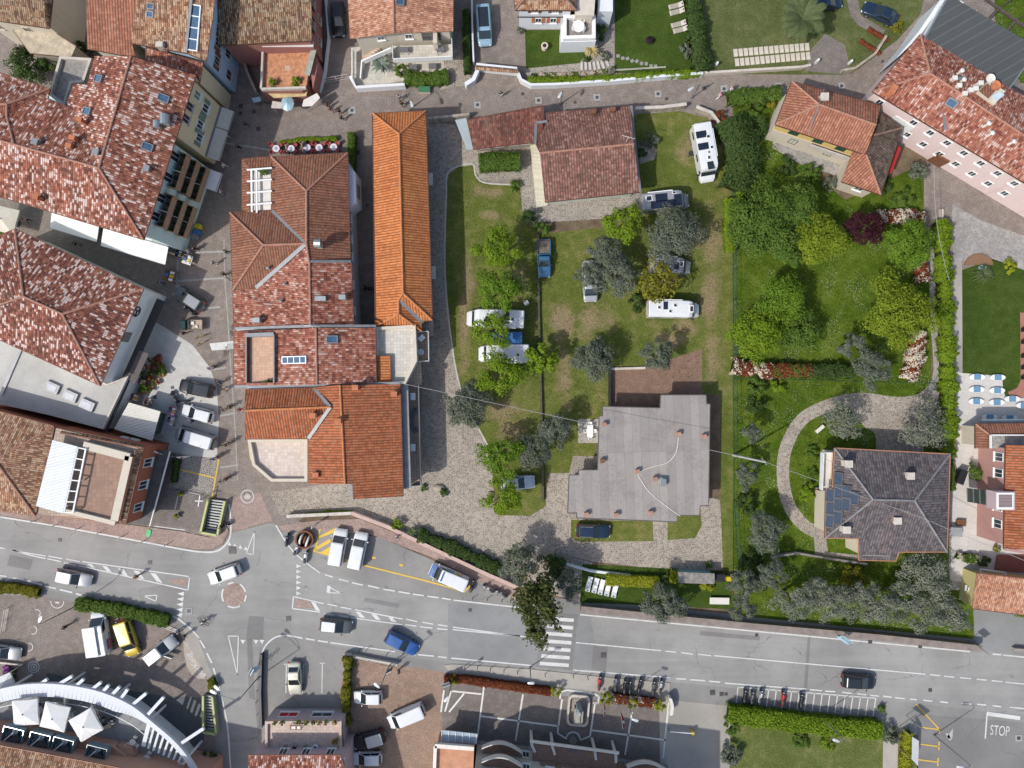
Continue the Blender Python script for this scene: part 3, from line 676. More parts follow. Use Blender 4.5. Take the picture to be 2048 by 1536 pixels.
def gutter_mat(): return M('copper_gutter',(.13,.055,.035),.5,.4,var=.15)
def slope_normal(a,b,c):
    n=(b - a).cross(c - a);n=n if n.z > 0 else -n;return n.normalized()
class House:
    """walls under an eave outline, roofs from named corner points (px, py, z)"""
    def __init__(s,name,label,cat,base,group=None):
        b=P(*base);s.t=thing(name,label,cat,(b.x,b.y,0),0,group);s.walls=[]
    def wall(s,eave,z1,mat,over=.4,z0=0.0,name='wall',label=None):
        """eave: pixel outline at height z1; the wall stands `over` metres inside it"""
        f=inset(PP(eave,z1),over) if over else [Vector((p.x,p.y,0)) for p in PP(eave,z1)]
        o=MB().prism(f,z0,z1 - .06).build(name,mat,s.t);tag(o,label);s.w=f;s.walls.append(f);return f
    def roof(s,pts,faces,mat,name='roof',th=.16,ridge=None,rmat=None,label=None):
        p={k: P(*v) for k,v in pts.items()};s.p=p;mb=MB()
        for f in faces:
            q=[p[k] for k in f]
            n=sum((q[i].cross(q[(i+1) % len(q)]) for i in range(len(q))),Vector())
            if n.z < 0: q=q[::-1]
            mb.poly(q);mb.poly([v - Vector((0,0,th)) for v in q][::-1])
        # closing band along open edges
        cnt={}
        for f in faces:
            for i in range(len(f)):
                e=frozenset((f[i],f[(i+1) % len(f)]));cnt[e]=cnt.get(e,0)+1
        for e,c in cnt.items():
            if c == 1:
                a,b=[p[k] for k in e];dz=Vector((0,0,th));mb.poly([a,b,b - dz,a - dz])
        o=mb.build(name,mat,s.t,uv='roof');tag(o,label);gb=MB()
        for e,c in cnt.items():
            a,b=[p[k] for k in e]
            if c == 1 and abs(a.z - b.z) < .35*(a - b).length*.3: gb.bar(a - Vector((0,0,.07)),b - Vector((0,0,.07)),.16,.13)
        if gb.v: gb.build('gutter',gutter_mat(),o)
        if ridge:
            rb=MB()
            for a,b in ridge:
                d=Vector((0,0,.03));rb.tube([p[a]+d,p[b]+d],.13,8)
            nm_=(rmat or mat).name;rc=(.50,.19,.07) if 'orange' in nm_ else (.24,.15,.11) if 'old' in nm_ or 'lichen' in nm_ or 'dark_red' in nm_ else (.36,.18,.125) if 'tile' in nm_ else None
            rb.build('ridge_tiles',M('ridge_clay_%d' % (rc[0]*100),rc,.85,var=.2,scale=3) if rc else rmat,o)
        s.r=o;return o
    def flat(s,px,z,mat,name='roof',th=.25,parapet=0.0,pw=.25,pmat=None,label=None):
        q=PP(px,z);o=MB().prism(q,z - th,z).build(name,mat,s.t);tag(o,label)
        if parapet:
            ins=inset(q,pw);pb=MB();n=len(q)
            for i in range(n):
                j=(i+1) % n;pb.prism([q[i],q[j],ins[j],ins[i]],z+.002,z+parapet)
            pb.build('parapet',pmat or mat,s.t)
        return o
    def win(s,i,t,zc,w=1.0,h=1.3,fmat=None,shut=None,wall=-1,pane=None,name='window',sill=True,open_=True):
        f=s.walls[wall];n=len(f);a,b=f[i % n],f[(i+1) % n];d=(b - a).normalized();nn=Vector((d.y,-d.x,0))*(1 if area2(f) > 0 else -1)
        c=a.lerp(b,t);c=Vector((c.x,c.y,zc));fm=fmat or WHITE;up=Vector((0,0,1));mb=MB();g=.07
        for sx in (-1,1): mb.obox(c+d*sx*(w/2 - g/2)+nn*.03,d*g/2,nn*.05,up*h/2)
        for sz in (-1,1): mb.obox(c+up*sz*(h/2 - g/2)+nn*.031,d*(w/2 - g),nn*.05,up*g/2)
        mb.obox(c+nn*.028,d*.025,nn*.04,up*(h/2 - g))
        if sill: mb.obox(c - up*(h/2+.04)+nn*.08,d*(w/2+.1),nn*.12,up*.04)
        o=mb.build(name,fm,s.t)
        MB().obox(c+nn*.012,d*(w/2 - g),nn*.012,up*(h/2 - g)).build('pane',pane or GLASS,o)
        if shut:
            for sx in (-1,1):
                sb=MB().obox(c+d*sx*(w*.75+.03)+nn*.04,d*w*.25,nn*.025,up*h/2)
                for q in range(5): sb.obox(c+d*sx*(w*.75+.03)+nn*.07+up*(q - 2)*h/5.2,d*w*.21,nn*.012,up*h*.06)
                sb.build('shutter',shut,s.t)
        return o
    def chimney(s,px,py,z,w=.6,d=.6,h=.9,mat=None,cap=None,rz=0.0,name='chimney'):
        """top seen at (px, py); z: height of its top"""
        c=P(px,py,z);o=MB().box(c.x,c.y,z - h - .8,w,d,h+.8 - .12,rz).build(name,mat or STONE,s.t)
        cb=MB().box(c.x,c.y,z - .12,w*1.3,d*1.3,.08,rz)
        for k in (-1,1): cb.box(c.x+k*w*.45*math.cos(rz),c.y+k*w*.45*math.sin(rz),z - .04,w*.2,d*1.1,.10,rz)
        cb.box(c.x,c.y,z+.06,w*1.2,d*1.2,.06,rz)
        cb.build('chimney_cap',cap or TERRA,o);return o
    def pipe(s,px,py,z,r=.12,h=.8,mat=None):
        c=P(px,py,z);o=MB().lathe((c.x,c.y,z - h - .5),[(r,0),(r,h+.38),(r*1.7,h+.4),(r*1.7,h+.44),(r*.3,h+.55)],10).build('vent_pipe',mat or GREYM,s.t);return o
    def skylight(s,px,py,tri,w=.8,l=1.1,rz=None,mat=None,frame=None,name='skylight',n=1):
        """window lying in the roof plane given by three roof corners"""
        a,b,c=[s.p[k] for k in tri];nn=slope_normal(a,b,c);cam_p=Vector((0,0,HC));ray=(P(px,py,0) - cam_p)
        k=(a - cam_p).dot(nn)/ray.dot(nn);o0=cam_p+ray*k
        t=Vector((-nn.y,nn.x,0)).normalized();v=nn.cross(t)
        fb=MB()
        for sx in (-1,1): fb.obox(o0+t*sx*(w/2 - .05)+nn*.15,t*.06,v*l/2,nn*.16)
        for sy in (-1,1): fb.obox(o0+v*sy*(l/2 - .05)+nn*.151,t*(w/2 - .11),v*.06,nn*.16)
        for q in range(1,n): fb.obox(o0+v*(q/n - .5)*l+nn*.15,t*(w/2 - .11),v*.05,nn*.16)
        o=fb.build(name,frame or LEAD,s.t)
        MB().obox(o0+nn*.22,t*(w/2 - .11),v*(l/2 - .11),nn*.02).build('pane',mat or GLASSB,o)
        return o
    def on_roof(s,px,py,tri):
        a,b,c=[s.p[k] for k in tri];nn=slope_normal(a,b,c);cp=Vector((0,0,HC));ray=P(px,py,0) - cp
        return cp+ray*((a - cp).dot(nn)/ray.dot(nn)),nn
    def part(s,name,mb,mat,label=None,uv=None):
        o=mb.build(name,mat,s.t,uv=uv);tag(o,label);return o
    def flash(s,pairs,w=.35,name='valley_flashing',dz=.03):
        mb=MB()
        for a,b in pairs:
            A=s.p[a] if isinstance(a,str) else P(*a);B=s.p[b] if isinstance(b,str) else P(*b);d=(B - A);d.z=0;d.normalize();n=Vector((-d.y,d.x,0))*w/2;u=Vector((0,0,dz+.05))
            mb.obox((A+B)/2+u,(B - A)/2,n,Vector((0,0,.02)))
        return s.part(name,mb,LEAD)

# ---------------- vehicles ----------------
TYRE=M('tyre_rubber',(.022,.022,.023),.85,var=.2);RIM=M('alloy_rim',(.42,.42,.43),.35,.8,var=.08)
CGLASS=M('car_glass',(.018,.026,.030),.06,var=.1,spec=.9);LAMP=M('headlight_glass',(.62,.64,.66),.12,var=.05,spec=.8)
TAILR=M('tail_light_red',(.36,.018,.014),.25,var=.1);TRIM=M('black_trim',(.022,.022,.024),.5,var=.15)
PLATE=M('number_plate',(.68,.68,.66),.5,var=.04)
def paint(name,c,metal=0.0,rough=.28): return M('paint_'+name,c,rough,metal,var=.03,coat=.6)
P_WHT=paint('white',(.66,.67,.67));P_SIL=paint('silver',(.36,.37,.38),.15);P_BLK=paint('black',(.014,.015,.017));P_GRY=paint('dark_grey',(.085,.09,.095),.1)
P_BLU=paint('blue',(.022,.095,.30),.1);P_NVY=paint('navy',(.016,.035,.065),.3);P_YEL=paint('yellow',(.60,.42,.035));P_LBL=paint('light_blue',(.26,.40,.50),.1)
P_BEI=paint('beige',(.56,.55,.44),.2);P_RED=paint('red',(.36,.02,.022));P_PBL=paint('pickup_blue',(.04,.13,.24),.1);P_SBL=paint('silver_blue',(.44,.50,.56),.15);P_GRM=paint('mid_grey',(.30,.31,.32),.15)
KIND={  # L, W, H, belt, rear base, windscreen base, roof rear, roof front, bonnet front z
    'hatch': (3.9,1.70,1.47,.95,-.485,.245,-.42,.03,.70),'suv': (4.35,1.82,1.62,1.05,-.485,.235,-.43,.03,.84),'wagon': (4.6,1.80,1.50,.96,-.485,.20,-.42,.0,.70),
    'sedan': (4.4,1.76,1.44,.94,-.40,.19,-.24,-.02,.68),'van': (4.9,1.92,1.95,1.10,-.495,.36,-.485,.20,.92),'minivan': (4.6,1.84,1.82,1.05,-.495,.31,-.475,.14,.86),'bigvan': (5.9,2.05,2.55,1.25,-.495,.37,-.49,.27,1.0),
    'pickup': (5.0,1.80,1.72,1.02,-.06,.23,-.02,.08,.90),'jeep': (4.2,1.85,1.82,1.12,-.49,.17,-.47,.08,1.05)}
def car(name,label,px,py,head,kind,mat,L=None,group=None,roof=None,cat=None,W=None,H=None,z0=0.0,glassroof=False,rails=False,sides=True):
    l0,w0,h0,belt,gb,gf,rb,rf,bz=KIND[kind];L=L or l0;w=(W or w0);sH=(H or h0)
    c=P(px,py,1.0+z0);t=thing(name,label,cat or {'van': 'van','bigvan': 'van','pickup': 'pickup'}.get(kind,'car'),(c.x,c.y,z0),R(head),group)
    hw=w/2;X=lambda f: f*L
    if kind in ('van','bigvan','minivan'): st=[(-.5,.90,belt*.85),(-.49,.97,belt),(-.3,1,belt),(0,1,belt),(.25,1,belt),(.36,.98,belt - .03),(.43,.95,(belt+bz)/2),(.475,.86,bz - .08),(.5,.70,bz*.72)]
    elif kind == 'pickup': st=[(-.5,.94,.78),(-.49,.97,.80),(-.3,1,.80),(-.07,1,.80),(-.05,1,belt),(.2,1,belt),(.33,.99,belt - .04),(.44,.95,bz),(.485,.85,bz - .15),(.5,.72,.6)]
    else: st=[(-.5,.80,.72),(-.485,.90,belt - .12),(-.42,.96,belt),(-.2,1,belt),(.0,1,belt),(.2,1,belt),(.31,.98,belt - .06),(.42,.94,(belt+bz)/2 - .02),(.475,.85,bz - .06),(.5,.68,bz*.78)]
    mb=MB();rows=[]
    for fx,fw,zt in st:
        a=hw*fw;half=[(a*.90,.22),(a*.985,.40),(a,.30+zt*.35),(a*.975,zt - .09),(a*.90,zt),(a*.5,zt+.02),(0,zt+.028)]
        ring=[(y,z) for y,z in half]+[(-y,z) for y,z in half[-2::-1]]
        rows.append([len(mb.v)+k for k in range(len(ring))]);mb.v+=[(X(fx),y,z) for y,z in ring]
    m=len(rows[0])
    for r0,r1 in zip(rows,rows[1:]):
        for k in range(m):
            l=(k+1) % m;mb.f.append((r0[k],r1[k],r1[l],r0[l]));mb.mi.append(0)
    mb.f.append(tuple(rows[0]));mb.mi.append(0);mb.f.append(tuple(reversed(rows[-1])));mb.mi.append(0)
    body=mb.build('body',mat,t,local=True,smooth=True)
    sm=body.modifiers.new('smooth','SUBSURF');sm.levels=1;sm.render_levels=1
    # cabin
    taper=.90 if kind in ('van','bigvan','minivan','jeep') else .80
    yb=hw*.93;yt=hw*taper;zb=belt - .03;zt=sH - .07
    B=[Vector((X(gb),yb*.95,zb)),Vector((X(gf),yb*.93,zb)),Vector((X(gf),-yb*.93,zb)),Vector((X(gb),-yb*.95,zb))]
    Tp=[Vector((X(rb),yt*.97,zt)),Vector((X(rf),yt*.93,zt)),Vector((X(rf),-yt*.93,zt)),Vector((X(rb),-yt*.97,zt))]
    def cham(q,k=.07):
        o=[]
        for i in range(4):
            o.append(q[i].lerp(q[i - 1],k if i % 2 == 0 else k*.5));o.append(q[i].lerp(q[(i+1) % 4],k*.5 if i % 2 == 0 else k))
        return o
    b8=cham(B);t8=cham(Tp);ctr=sum(Tp,Vector())/4
    top=[v.lerp(Vector((ctr.x,ctr.y,v.z)),.10)+Vector((0,0,.06)) for v in t8]
    cb=MB();rr=[]
    for ring in (b8,t8,top): rr.append([len(cb.v)+k for k in range(8)]);cb.v+=[tuple(v) for v in ring]
    cb.v.append((ctr.x,0,sH+.01));ci=len(cb.v) - 1
    for r0,r1 in zip(rr,rr[1:]):
        for k in range(8):
            l=(k+1) % 8;cb.f.append((r0[l],r0[k],r1[k],r1[l]));cb.mi.append(0)
    for k in range(8): cb.f.append((rr[2][(k+1) % 8],rr[2][k],ci));cb.mi.append(1)
    cm=[TRIM if (kind not in ('van','bigvan') and mat not in (P_BLK,P_NVY)) else mat,roof or mat]
    cm[0]=mat
    cb.build('cabin',cm,t,local=True)
    def patch(nm,q,u0,u1,v0,v1,m_=None):
        """glass lying on the quad q = bottom a,b, top b,a"""
        f=lambda u,v: q[0].lerp(q[1],u).lerp(q[3].lerp(q[2],u),v)
        pts=[f(u0,v0),f(u1,v0),f(u1,v1),f(u0,v1)];n=(pts[1] - pts[0]).cross(pts[3] - pts[0]).normalized()
        if n.dot(pts[0] - Vector((ctr.x,0,zb))) < 0: n=-n
        g=MB();o_=[p+n*.014 for p in pts];g.poly(o_)
        for i in range(4): g.poly([o_[i],o_[(i+1) % 4],pts[(i+1) % 4] - n*.01,pts[i] - n*.01])
        return g.build(nm,m_ or CGLASS,t,local=True)
    patch('windscreen',[B[2],B[1],Tp[1],Tp[2]],.05,.95,.06,.97)
    patch('rear_window',[B[0],B[3],Tp[3],Tp[0]],.09,.91,.22,.90)
    for sd,(i0,i1) in ((1,(1,0)),(-1,(3,2))):
        if sides:
            q=[B[i0],B[i1],Tp[i1],Tp[i0]];mid=.52
            if kind in ('van','bigvan') and not glassroof:
                fr=(.03,.30) if sd == 1 else (.70,.97);patch('side_window',q,fr[0],fr[1],.12,.86)
            else:
                patch('side_window',q,.05,mid - .02,.10,.88);patch('side_window',q,mid+.02,.94,.10,.88)
        # door mirrors
        MB().ball((X(gf) - .18,sd*(hw+.10),belt+.02),.09,.13,.08,8,5).build('door_mirror',TRIM if mat is not P_WHT else mat,t,local=True,smooth=True)
    if glassroof:
        MB().box(ctr.x,0,sH - .004,abs(Tp[1].x - Tp[0].x)*.74,yt*1.5,.03).build('glass_roof',CGLASS,t,local=True)
    if rails:
        for sd in (-1,1): MB().bar((X(rb)+.1,sd*yt*.88,sH+.03),(X(rf) - .1,sd*yt*.88,sH+.03),.05).build('roof_rail',GREYM,t,local=True)
    wr=.33 if kind not in ('bigvan','jeep','pickup') else .38
    for fx in (-.31,.30):
        for sd in (-1,1):
            o=MB().wheel((X(fx),sd*(hw - .095),wr),wr,.23).build('wheel',TYRE,t,local=True,smooth=True)
            MB().wheel((X(fx),sd*(hw - .095),wr),wr*.68,.245,10).build('rim',RIM,o,local=True)
    fz=st[-2][2] - .10
    for sd in (-1,1):
        MB().ball((X(.465),sd*hw*.66,fz),.17,.20,.09,8,5).build('headlight',LAMP,t,local=True,smooth=True)
        MB().box(X(-.492),sd*hw*.76,belt - .32 if kind not in ('van','bigvan') else belt - .25,.09,.20,.30).build('tail_light',TAILR,t,local=True)
    MB().box(X(-.503),0,.48,.02,.5,.11).build('number_plate',PLATE,t,local=True)
    MB().box(X(.497),0,.36,.05,w*.5,.22).build('grille',TRIM,t,local=True)
    if kind == 'pickup':
        x0,x1=X(-.48),X(-.08);bb=MB()
        for sd in (-1,1): bb.box((x0+x1)/2,sd*(hw - .07),.74,x1 - x0,.10,.34)
        bb.box(x0+.04,0,.74,.08,w*.9,.34);bb.box(x1 - .05,0,.74,.08,w*.9,.40);bb.build('cargo_bed',mat,t,local=True)
        MB().box((x0+x1)/2,0,.815,x1 - x0 - .16,w*.84,.03).build('bed_floor',M('bed_liner',(.16,.13,.10),.9,var=.3),t,local=True)
    t['car_dims']=(L,w,sH);del t['car_dims']
    return t
def tpart(t,name,mb,mat,label=None,smooth=False):
    o=mb.build(name,mat,t,local=True,smooth=smooth);return tag(o,label)
SOLAR=M('solar_panel',(.012,.018,.035),.15,var=.2,spec=.8)
def camper(label,px,py,head,L,W=2.25,H=2.9,mat=None,cab='low',panels=(),vents=(),name='motorhome',group=None,cat='motorhome',hitch=None):
    """coachbuilt motorhome: cab in front, living box behind; panels/vents in (x, y, w, l) metres from the middle"""
    mat=mat or P_WHT;c=P(px,py,2.2);t=thing(name,label,cat,(c.x,c.y,0),R(head),group);hw=W/2;xr=-L/2;xf=L/2;cabl=1.75
    xb=xf - cabl
    def shell(rows):
        mb=MB();idx=[]
        for x,y,z0_,z1_ in rows:
            ring=[(y*.96,z0_),(y,z0_+.15),(y,z1_ - .22),(y*.90,z1_ - .04),(y*.5,z1_),(-y*.5,z1_),(-y*.90,z1_ - .04),(-y,z1_ - .22),(-y,z0_+.15),(-y*.96,z0_)]
            idx.append([len(mb.v)+k for k in range(10)]);mb.v+=[(x,a,b) for a,b in ring]
        for r0,r1 in zip(idx,idx[1:]):
            for k in range(10):
                l=(k+1) % 10;mb.f.append((r0[k],r1[k],r1[l],r0[l]));mb.mi.append(0)
        mb.f.append(tuple(idx[0]));mb.f.append(tuple(reversed(idx[-1])));mb.mi+=[0,0];return mb
    tpart(t,'body',shell([(xr,hw*.96,.5,H - .12),(xr+.12,hw,.45,H),(xb - .4,hw,.45,H),(xb+.1,hw*.99,.5,H - .02),(xb+.5,hw*.93,.9,H - .22),(xb+.72,hw*.86,1.5,H - .55)]),mat)
    tpart(t,'cab',shell([(xb - .2,hw*.93,.35,1.95),(xb+.55,hw*.93,.35,1.90),(xb+1.05,hw*.91,.35,1.28),(xf - .28,hw*.86,.35,1.08),(xf,hw*.68,.40,.82)]),mat)
    g=MB();y0=hw*.80
    g.poly([(xb+.62,-y0,1.845),(xb+1.06,-y0,1.31),(xb+1.06,y0,1.31),(xb+.62,y0,1.845)]);tpart(t,'windscreen',g,CGLASS)
    for sd in (-1,1):
        tpart(t,'side_window',MB().box(xb+.42,sd*hw*.935,1.3,.7,.05,.45),CGLASS)
        for x in (xr+1.2,xb - 1.2): tpart(t,'side_window',MB().box(x,sd*(hw+.004),1.55,.9,.04,.5),CGLASS)
        tpart(t,'door_mirror',MB().box(xb+.85,sd*(hw+.12),1.25,.16,.22,.32),TRIM)
        tpart(t,'headlight',MB().ball((xf - .12,sd*hw*.58,.84),.14,.18,.09,8,5),LAMP,smooth=True)
        tpart(t,'tail_light',MB().box(xr - .01,sd*hw*.8,.9,.06,.16,.4),TAILR)
        for x in (xr+1.5,xf - .95):
            o=tpart(t,'wheel',MB().wheel((x,sd*(hw - .13),.36),.36,.24),TYRE,smooth=True);MB().wheel((x,sd*(hw - .13),.36),.25,.255,10).build('rim',RIM,o,local=True)
    for (x,y,w,l) in panels: tpart(t,'solar_panel',MB().box(x,y,H+.012,w,l,.05),SOLAR)
    for (x,y,w,l) in vents:
        o=tpart(t,'roof_hatch',MB().box(x,y,H - .02,w,l,.10),WHITE if w < .9 else TRIM);MB().box(x,y,H+.082,w*.72,l*.72,.02).build('hatch_glass',CGLASS,o,local=True)
    tpart(t,'awning_case',MB().box(xr+L*.38,hw*.93+.1,H - .36,L*.5,.14,.16),WHITE)
    return t

def bike_frame(mb,pts,r):
    for a,b in pts: mb.tube([a,b],r,6)
def motorbike(label,px,py,head,mat=None,L=2.0,scooter=False,group=None,seat=None,screen=False,name=None,cat=None):
    nm=name or ('scooter' if scooter else 'motorbike');c=P(px,py,.6);t=thing(nm,label,cat or nm,(c.x,c.y,0),R(head),group);mat=mat or P_BLK;k=L/2.0
    for x in (-.68*k,.70*k):
        o=tpart(t,'wheel',MB().wheel((x,0,.30),.30,.13),TYRE,smooth=True);MB().wheel((x,0,.30),.19,.10,10).build('rim',RIM,o,local=True)
    b=MB();rows=[]
    for x,w,z0,z1 in ((-.90,.09,.55,.76),(-.6,.24,.42,.84),(-.2,.22,.28,.78),(.12,.21,.24,.90 if not scooter else .45),(.38,.20,.34,.98 if not scooter else .48),(.55,.28,.45,1.0),(.74,.15,.55,.94)):
        rows.append([len(b.v)+q for q in range(6)]);b.v+=[(x*k,w,(z0+z1)/2),(x*k,w*.6,z1),(x*k,-w*.6,z1),(x*k,-w,(z0+z1)/2),(x*k,-w*.6,z0),(x*k,w*.6,z0)]
    for r0,r1 in zip(rows,rows[1:]):
        for q in range(6): b.f.append((r0[q],r0[(q+1) % 6],r1[(q+1) % 6],r1[q]));b.mi.append(0)
    b.f+=[tuple(reversed(rows[0])),tuple(rows[-1])];b.mi+=[0,0];tpart(t,'body',b,mat,smooth=True)
    tpart(t,'seat',MB().ball((-.38*k,0,.85),.42*k,.19,.08,10,6),seat or TRIM,smooth=True)
    h=MB();h.tube([(.46*k,-.42,1.04),(.56*k,-.18,1.08),(.56*k,.18,1.08),(.46*k,.42,1.04)],.032,6);h.tube([(.58*k,0,1.05),(.70*k,0,.32)],.04,6);tpart(t,'handlebar',h,DARKM)
    tpart(t,'headlight',MB().ball((.76*k,0,.88),.07,.10,.08,8,5),LAMP,smooth=True)
    for sd in (-1,1): tpart(t,'mirror',MB().ball((.52*k,sd*.33,1.18),.03,.07,.05,6,4),DARKM)
    tpart(t,'tail_light',MB().box(-.86*k,0,.66,.05,.12,.06),TAILR)
    if screen:
        g=MB();g.poly([(.72*k,-.16,.98),(.72*k,.16,.98),(.55*k,.13,1.25),(.55*k,-.13,1.25)]);tpart(t,'windshield',g,M('pale_screen',(.42,.50,.55),.2))
    return t
def bicycle(label,px,py,head,mat=None,group=None,z0=0.0):
    c=P(px,py,.5);t=thing('bicycle',label,'bicycle',(c.x,c.y,z0),R(head),group)
    for x in (-.52,.52):
        w=MB();n=18
        ring=[(x+.33*math.cos(q*2*math.pi/n),0,.34+.33*math.sin(q*2*math.pi/n)) for q in range(n+1)];w.tube(ring,.022,5,cap=False)
        for q in range(0,n,2): w.tube([(x,0,.34),ring[q]],.004,3)
        tpart(t,'wheel',w,TYRE)
    f=MB();bike_frame(f,[((-.52,0,.34),(-.08,0,.30)),((-.08,0,.30),(-.2,0,.85)),((-.2,0,.80),(.38,0,.82)),((-.08,0,.30),(.40,0,.72)),((.36,0,.90),(.52,0,.34)),((-.52,0,.34),(-.18,0,.74))],.02);tpart(t,'frame',f,mat or DARKM)
    tpart(t,'saddle',MB().ball((-.22,0,.90),.13,.07,.035,8,4),TRIM)
    h=MB();h.tube([(.28,-.27,.98),(.36,0,.98),(.28,.27,.98)],.015,5);tpart(t,'handlebar',h,DARKM)
    return t

# ---------------- people ----------------
SKIN=M('skin',(.42,.25,.17),.6,var=.06);HAIRD=M('dark_hair',(.025,.018,.013),.8,var=.3);HAIRB=M('brown_hair',(.10,.055,.03),.8,var=.3);HAIRG=M('grey_hair',(.33,.32,.30),.8,var=.2);HAIRL=M('fair_hair',(.36,.26,.14),.8,var=.2)
def cloth(n,c): return M('cloth_'+n,c,.9,var=.12,scale=6,spec=.1)
K_BLK=cloth('black',(.022,.022,.026));K_WHT=cloth('white',(.66,.65,.63));K_BLU=cloth('blue',(.06,.16,.36));K_NVY=cloth('navy',(.025,.035,.075));K_JNS=cloth('denim',(.08,.12,.20));K_RED=cloth('red',(.38,.03,.035));K_PNK=cloth('pink',(.52,.22,.27))
K_GRY=cloth('grey',(.25,.25,.26));K_TAN=cloth('tan',(.40,.29,.18));K_YEL=cloth('yellow',(.62,.48,.06));K_LBL=cloth('light_blue',(.32,.44,.56));K_ORA=cloth('orange',(.50,.17,.05));K_GRN=cloth('green',(.05,.12,.06));K_BRN=cloth('brown',(.10,.06,.035));K_LIL=cloth('lilac',(.42,.36,.50))
def skin_mesh(name,V,E,rad,sub=1):
    me=bpy.data.meshes.new(name);me.from_pydata(V,E,[]);o=bpy.data.objects.new(name,me);COL.objects.link(o)
    sm=o.modifiers.new('skin','SKIN');d=me.skin_vertices[0].data
    for i,r in enumerate(rad): d[i].radius=(r,r) if not isinstance(r,tuple) else r
    d[0].use_root=True
    ss=o.modifiers.new('sub','SUBSURF');ss.levels=sub;ss.render_levels=sub
    bpy.context.view_layer.update();out=bpy.data.meshes.new_from_object(o.evaluated_get(bpy.context.evaluated_depsgraph_get()))
    bpy.data.objects.remove(o);bpy.data.meshes.remove(me);out.name=name
    out.polygons.foreach_set('use_smooth',[True]*len(out.polygons));return out
def limb(a,b,c): return [Vector(a),Vector(b),Vector(c)]
def person_proto(pose):
    """one body per pose, 1.72 m, facing +x; returns meshes for body, shirt, trousers, hair, shoes"""
    if pose == 'walk': hip=.90;sh=1.40;lean=.03;arms=[((0,.20,sh),(-.10,.25,1.13),(.02,.27,.90)),((0,-.20,sh),(.06,-.25,1.13),(.24,-.24,.95))];legs=[((0,.09,hip),(.20,.10,.50),(.16,.10,.08)),((0,-.09,hip),(-.05,-.10,.48),(-.36,-.10,.16))]
    elif pose == 'stand': hip=.90;sh=1.40;lean=.0;arms=[((0,.20,sh),(-.03,.27,1.13),(.10,.24,.90)),((0,-.20,sh),(.02,-.27,1.13),(.22,-.12,1.05))];legs=[((0,.09,hip),(.02,.11,.48),(-.02,.12,.08)),((0,-.09,hip),(.04,-.11,.48),(.02,-.12,.08))]
    elif pose == 'sit': hip=.50;sh=1.00;lean=.05;arms=[((.05,.20,sh),(.08,.27,.74),(.33,.18,.72)),((.05,-.20,sh),(.08,-.27,.74),(.33,-.15,.72))];legs=[((0,.09,hip),(.43,.11,.50),(.42,.11,.08)),((0,-.09,hip),(.43,-.12,.50),(.46,-.12,.08))]
    else: hip=.98;sh=1.38;lean=.28;arms=[((.28,.18,sh),(.42,.26,1.18),(.58,.24,1.03)),((.28,-.18,sh),(.42,-.26,1.18),(.58,-.24,1.03))];legs=[((0,.08,hip),(.28,.10,.66),(.12,.11,.28)),((0,-.08,hip),(.24,-.10,.52),(.02,-.11,.10))]
    top=sh+.06;V=[(0,0,hip)];E=[];rd=[(.125,.15)]
    def add(p,r,par): V.append(tuple(p));rd.append(r);E.append((par,len(V) - 1));return len(V) - 1
    waist=add((lean*.4,0,hip+.22),(.10,.13),0);chest=add((lean*.85,0,sh - .10),(.11,.155),waist);neck=add((lean,0,top),.055,chest);jaw=add((lean+.03,0,top+.10),(.075,.065),neck);crn=add((lean+.02,0,top+.19),(.085,.075),jaw);add((lean+.01,0,top+.25),(.055,.05),crn)
    add((lean+.115,0,top+.125),.016,jaw)  # nose
    for sd in (-1,1): add((lean+.015,sd*.083,top+.14),.018,crn)  # ears
    SV,SE,SR=[(lean*.85,0,sh - .10)],[],[(.125,.17)];
    def sadd(p,r,par): SV.append(tuple(p));SR.append(r);SE.append((par,len(SV) - 1));return len(SV) - 1
    sw=sadd((lean*.4,0,hip+.22),(.118,.148),0);sadd((0,0,hip+.02),(.135,.16),sw);sadd((lean,0,top - .03),.07,0)
    TV,TE,TR=[(0,0,hip+.01)],[],[(.13,.155)]
    def tadd(p,r,par): TV.append(tuple(p));TR.append(r);TE.append((par,len(TV) - 1));return len(TV) - 1
    shoes=MB()
    for (s0,el,wr) in arms:
        a=add(s0,.055,chest);b=add(el,.042,a);c=add(wr,.030,b)
        dv=(Vector(wr) - Vector(el)).normalized();sdv=dv.cross(Vector((1,0,0)) if abs(dv.x) < .8 else Vector((0,0,1))).normalized();pl=add(Vector(wr)+dv*.06,(.034,.018),c);cv=sdv.cross(dv)
        for q,ln in ((-1.5,.062),(-.5,.075),(.5,.070),(1.5,.055)):
            k1=add(Vector(wr)+dv*.10+sdv*q*.018,.009,pl);k2=add(Vector(wr)+dv*(.10+ln*.55)+sdv*q*.019+cv*.010,.008,k1);add(Vector(wr)+dv*(.10+ln)+sdv*q*.019+cv*.028,.007,k2)
        th=add(Vector(wr)+dv*.045+sdv*.042,.011,pl);add(Vector(wr)+dv*.085+sdv*.062+cv*.012,.009,th)
        p=sadd(s0,.068,0);sadd(Vector(s0).lerp(Vector(el),.85),.056,p)
    for (h0,kn,an) in legs:
        a=add(h0,.085,0);b=add(kn,.055,a);c=add(an,.036,b);f=add(Vector(an)+Vector((.14,0,-.045)),.032,c)
        p=tadd(h0,.098,0);q=tadd(kn,.070,p);tadd(Vector(an).lerp(Vector(kn),.10),.058,q)
        a_=Vector(an);shoes.ball((a_.x+.06,a_.y,max(.045,a_.z - .035)),.135,.052,.05,8,5)
    head=Vector((lean+.005,0,top+.165));hr=MB()
    hr.ball((head.x - .012,0,head.z+.025),.108,.093,.115,12,8)
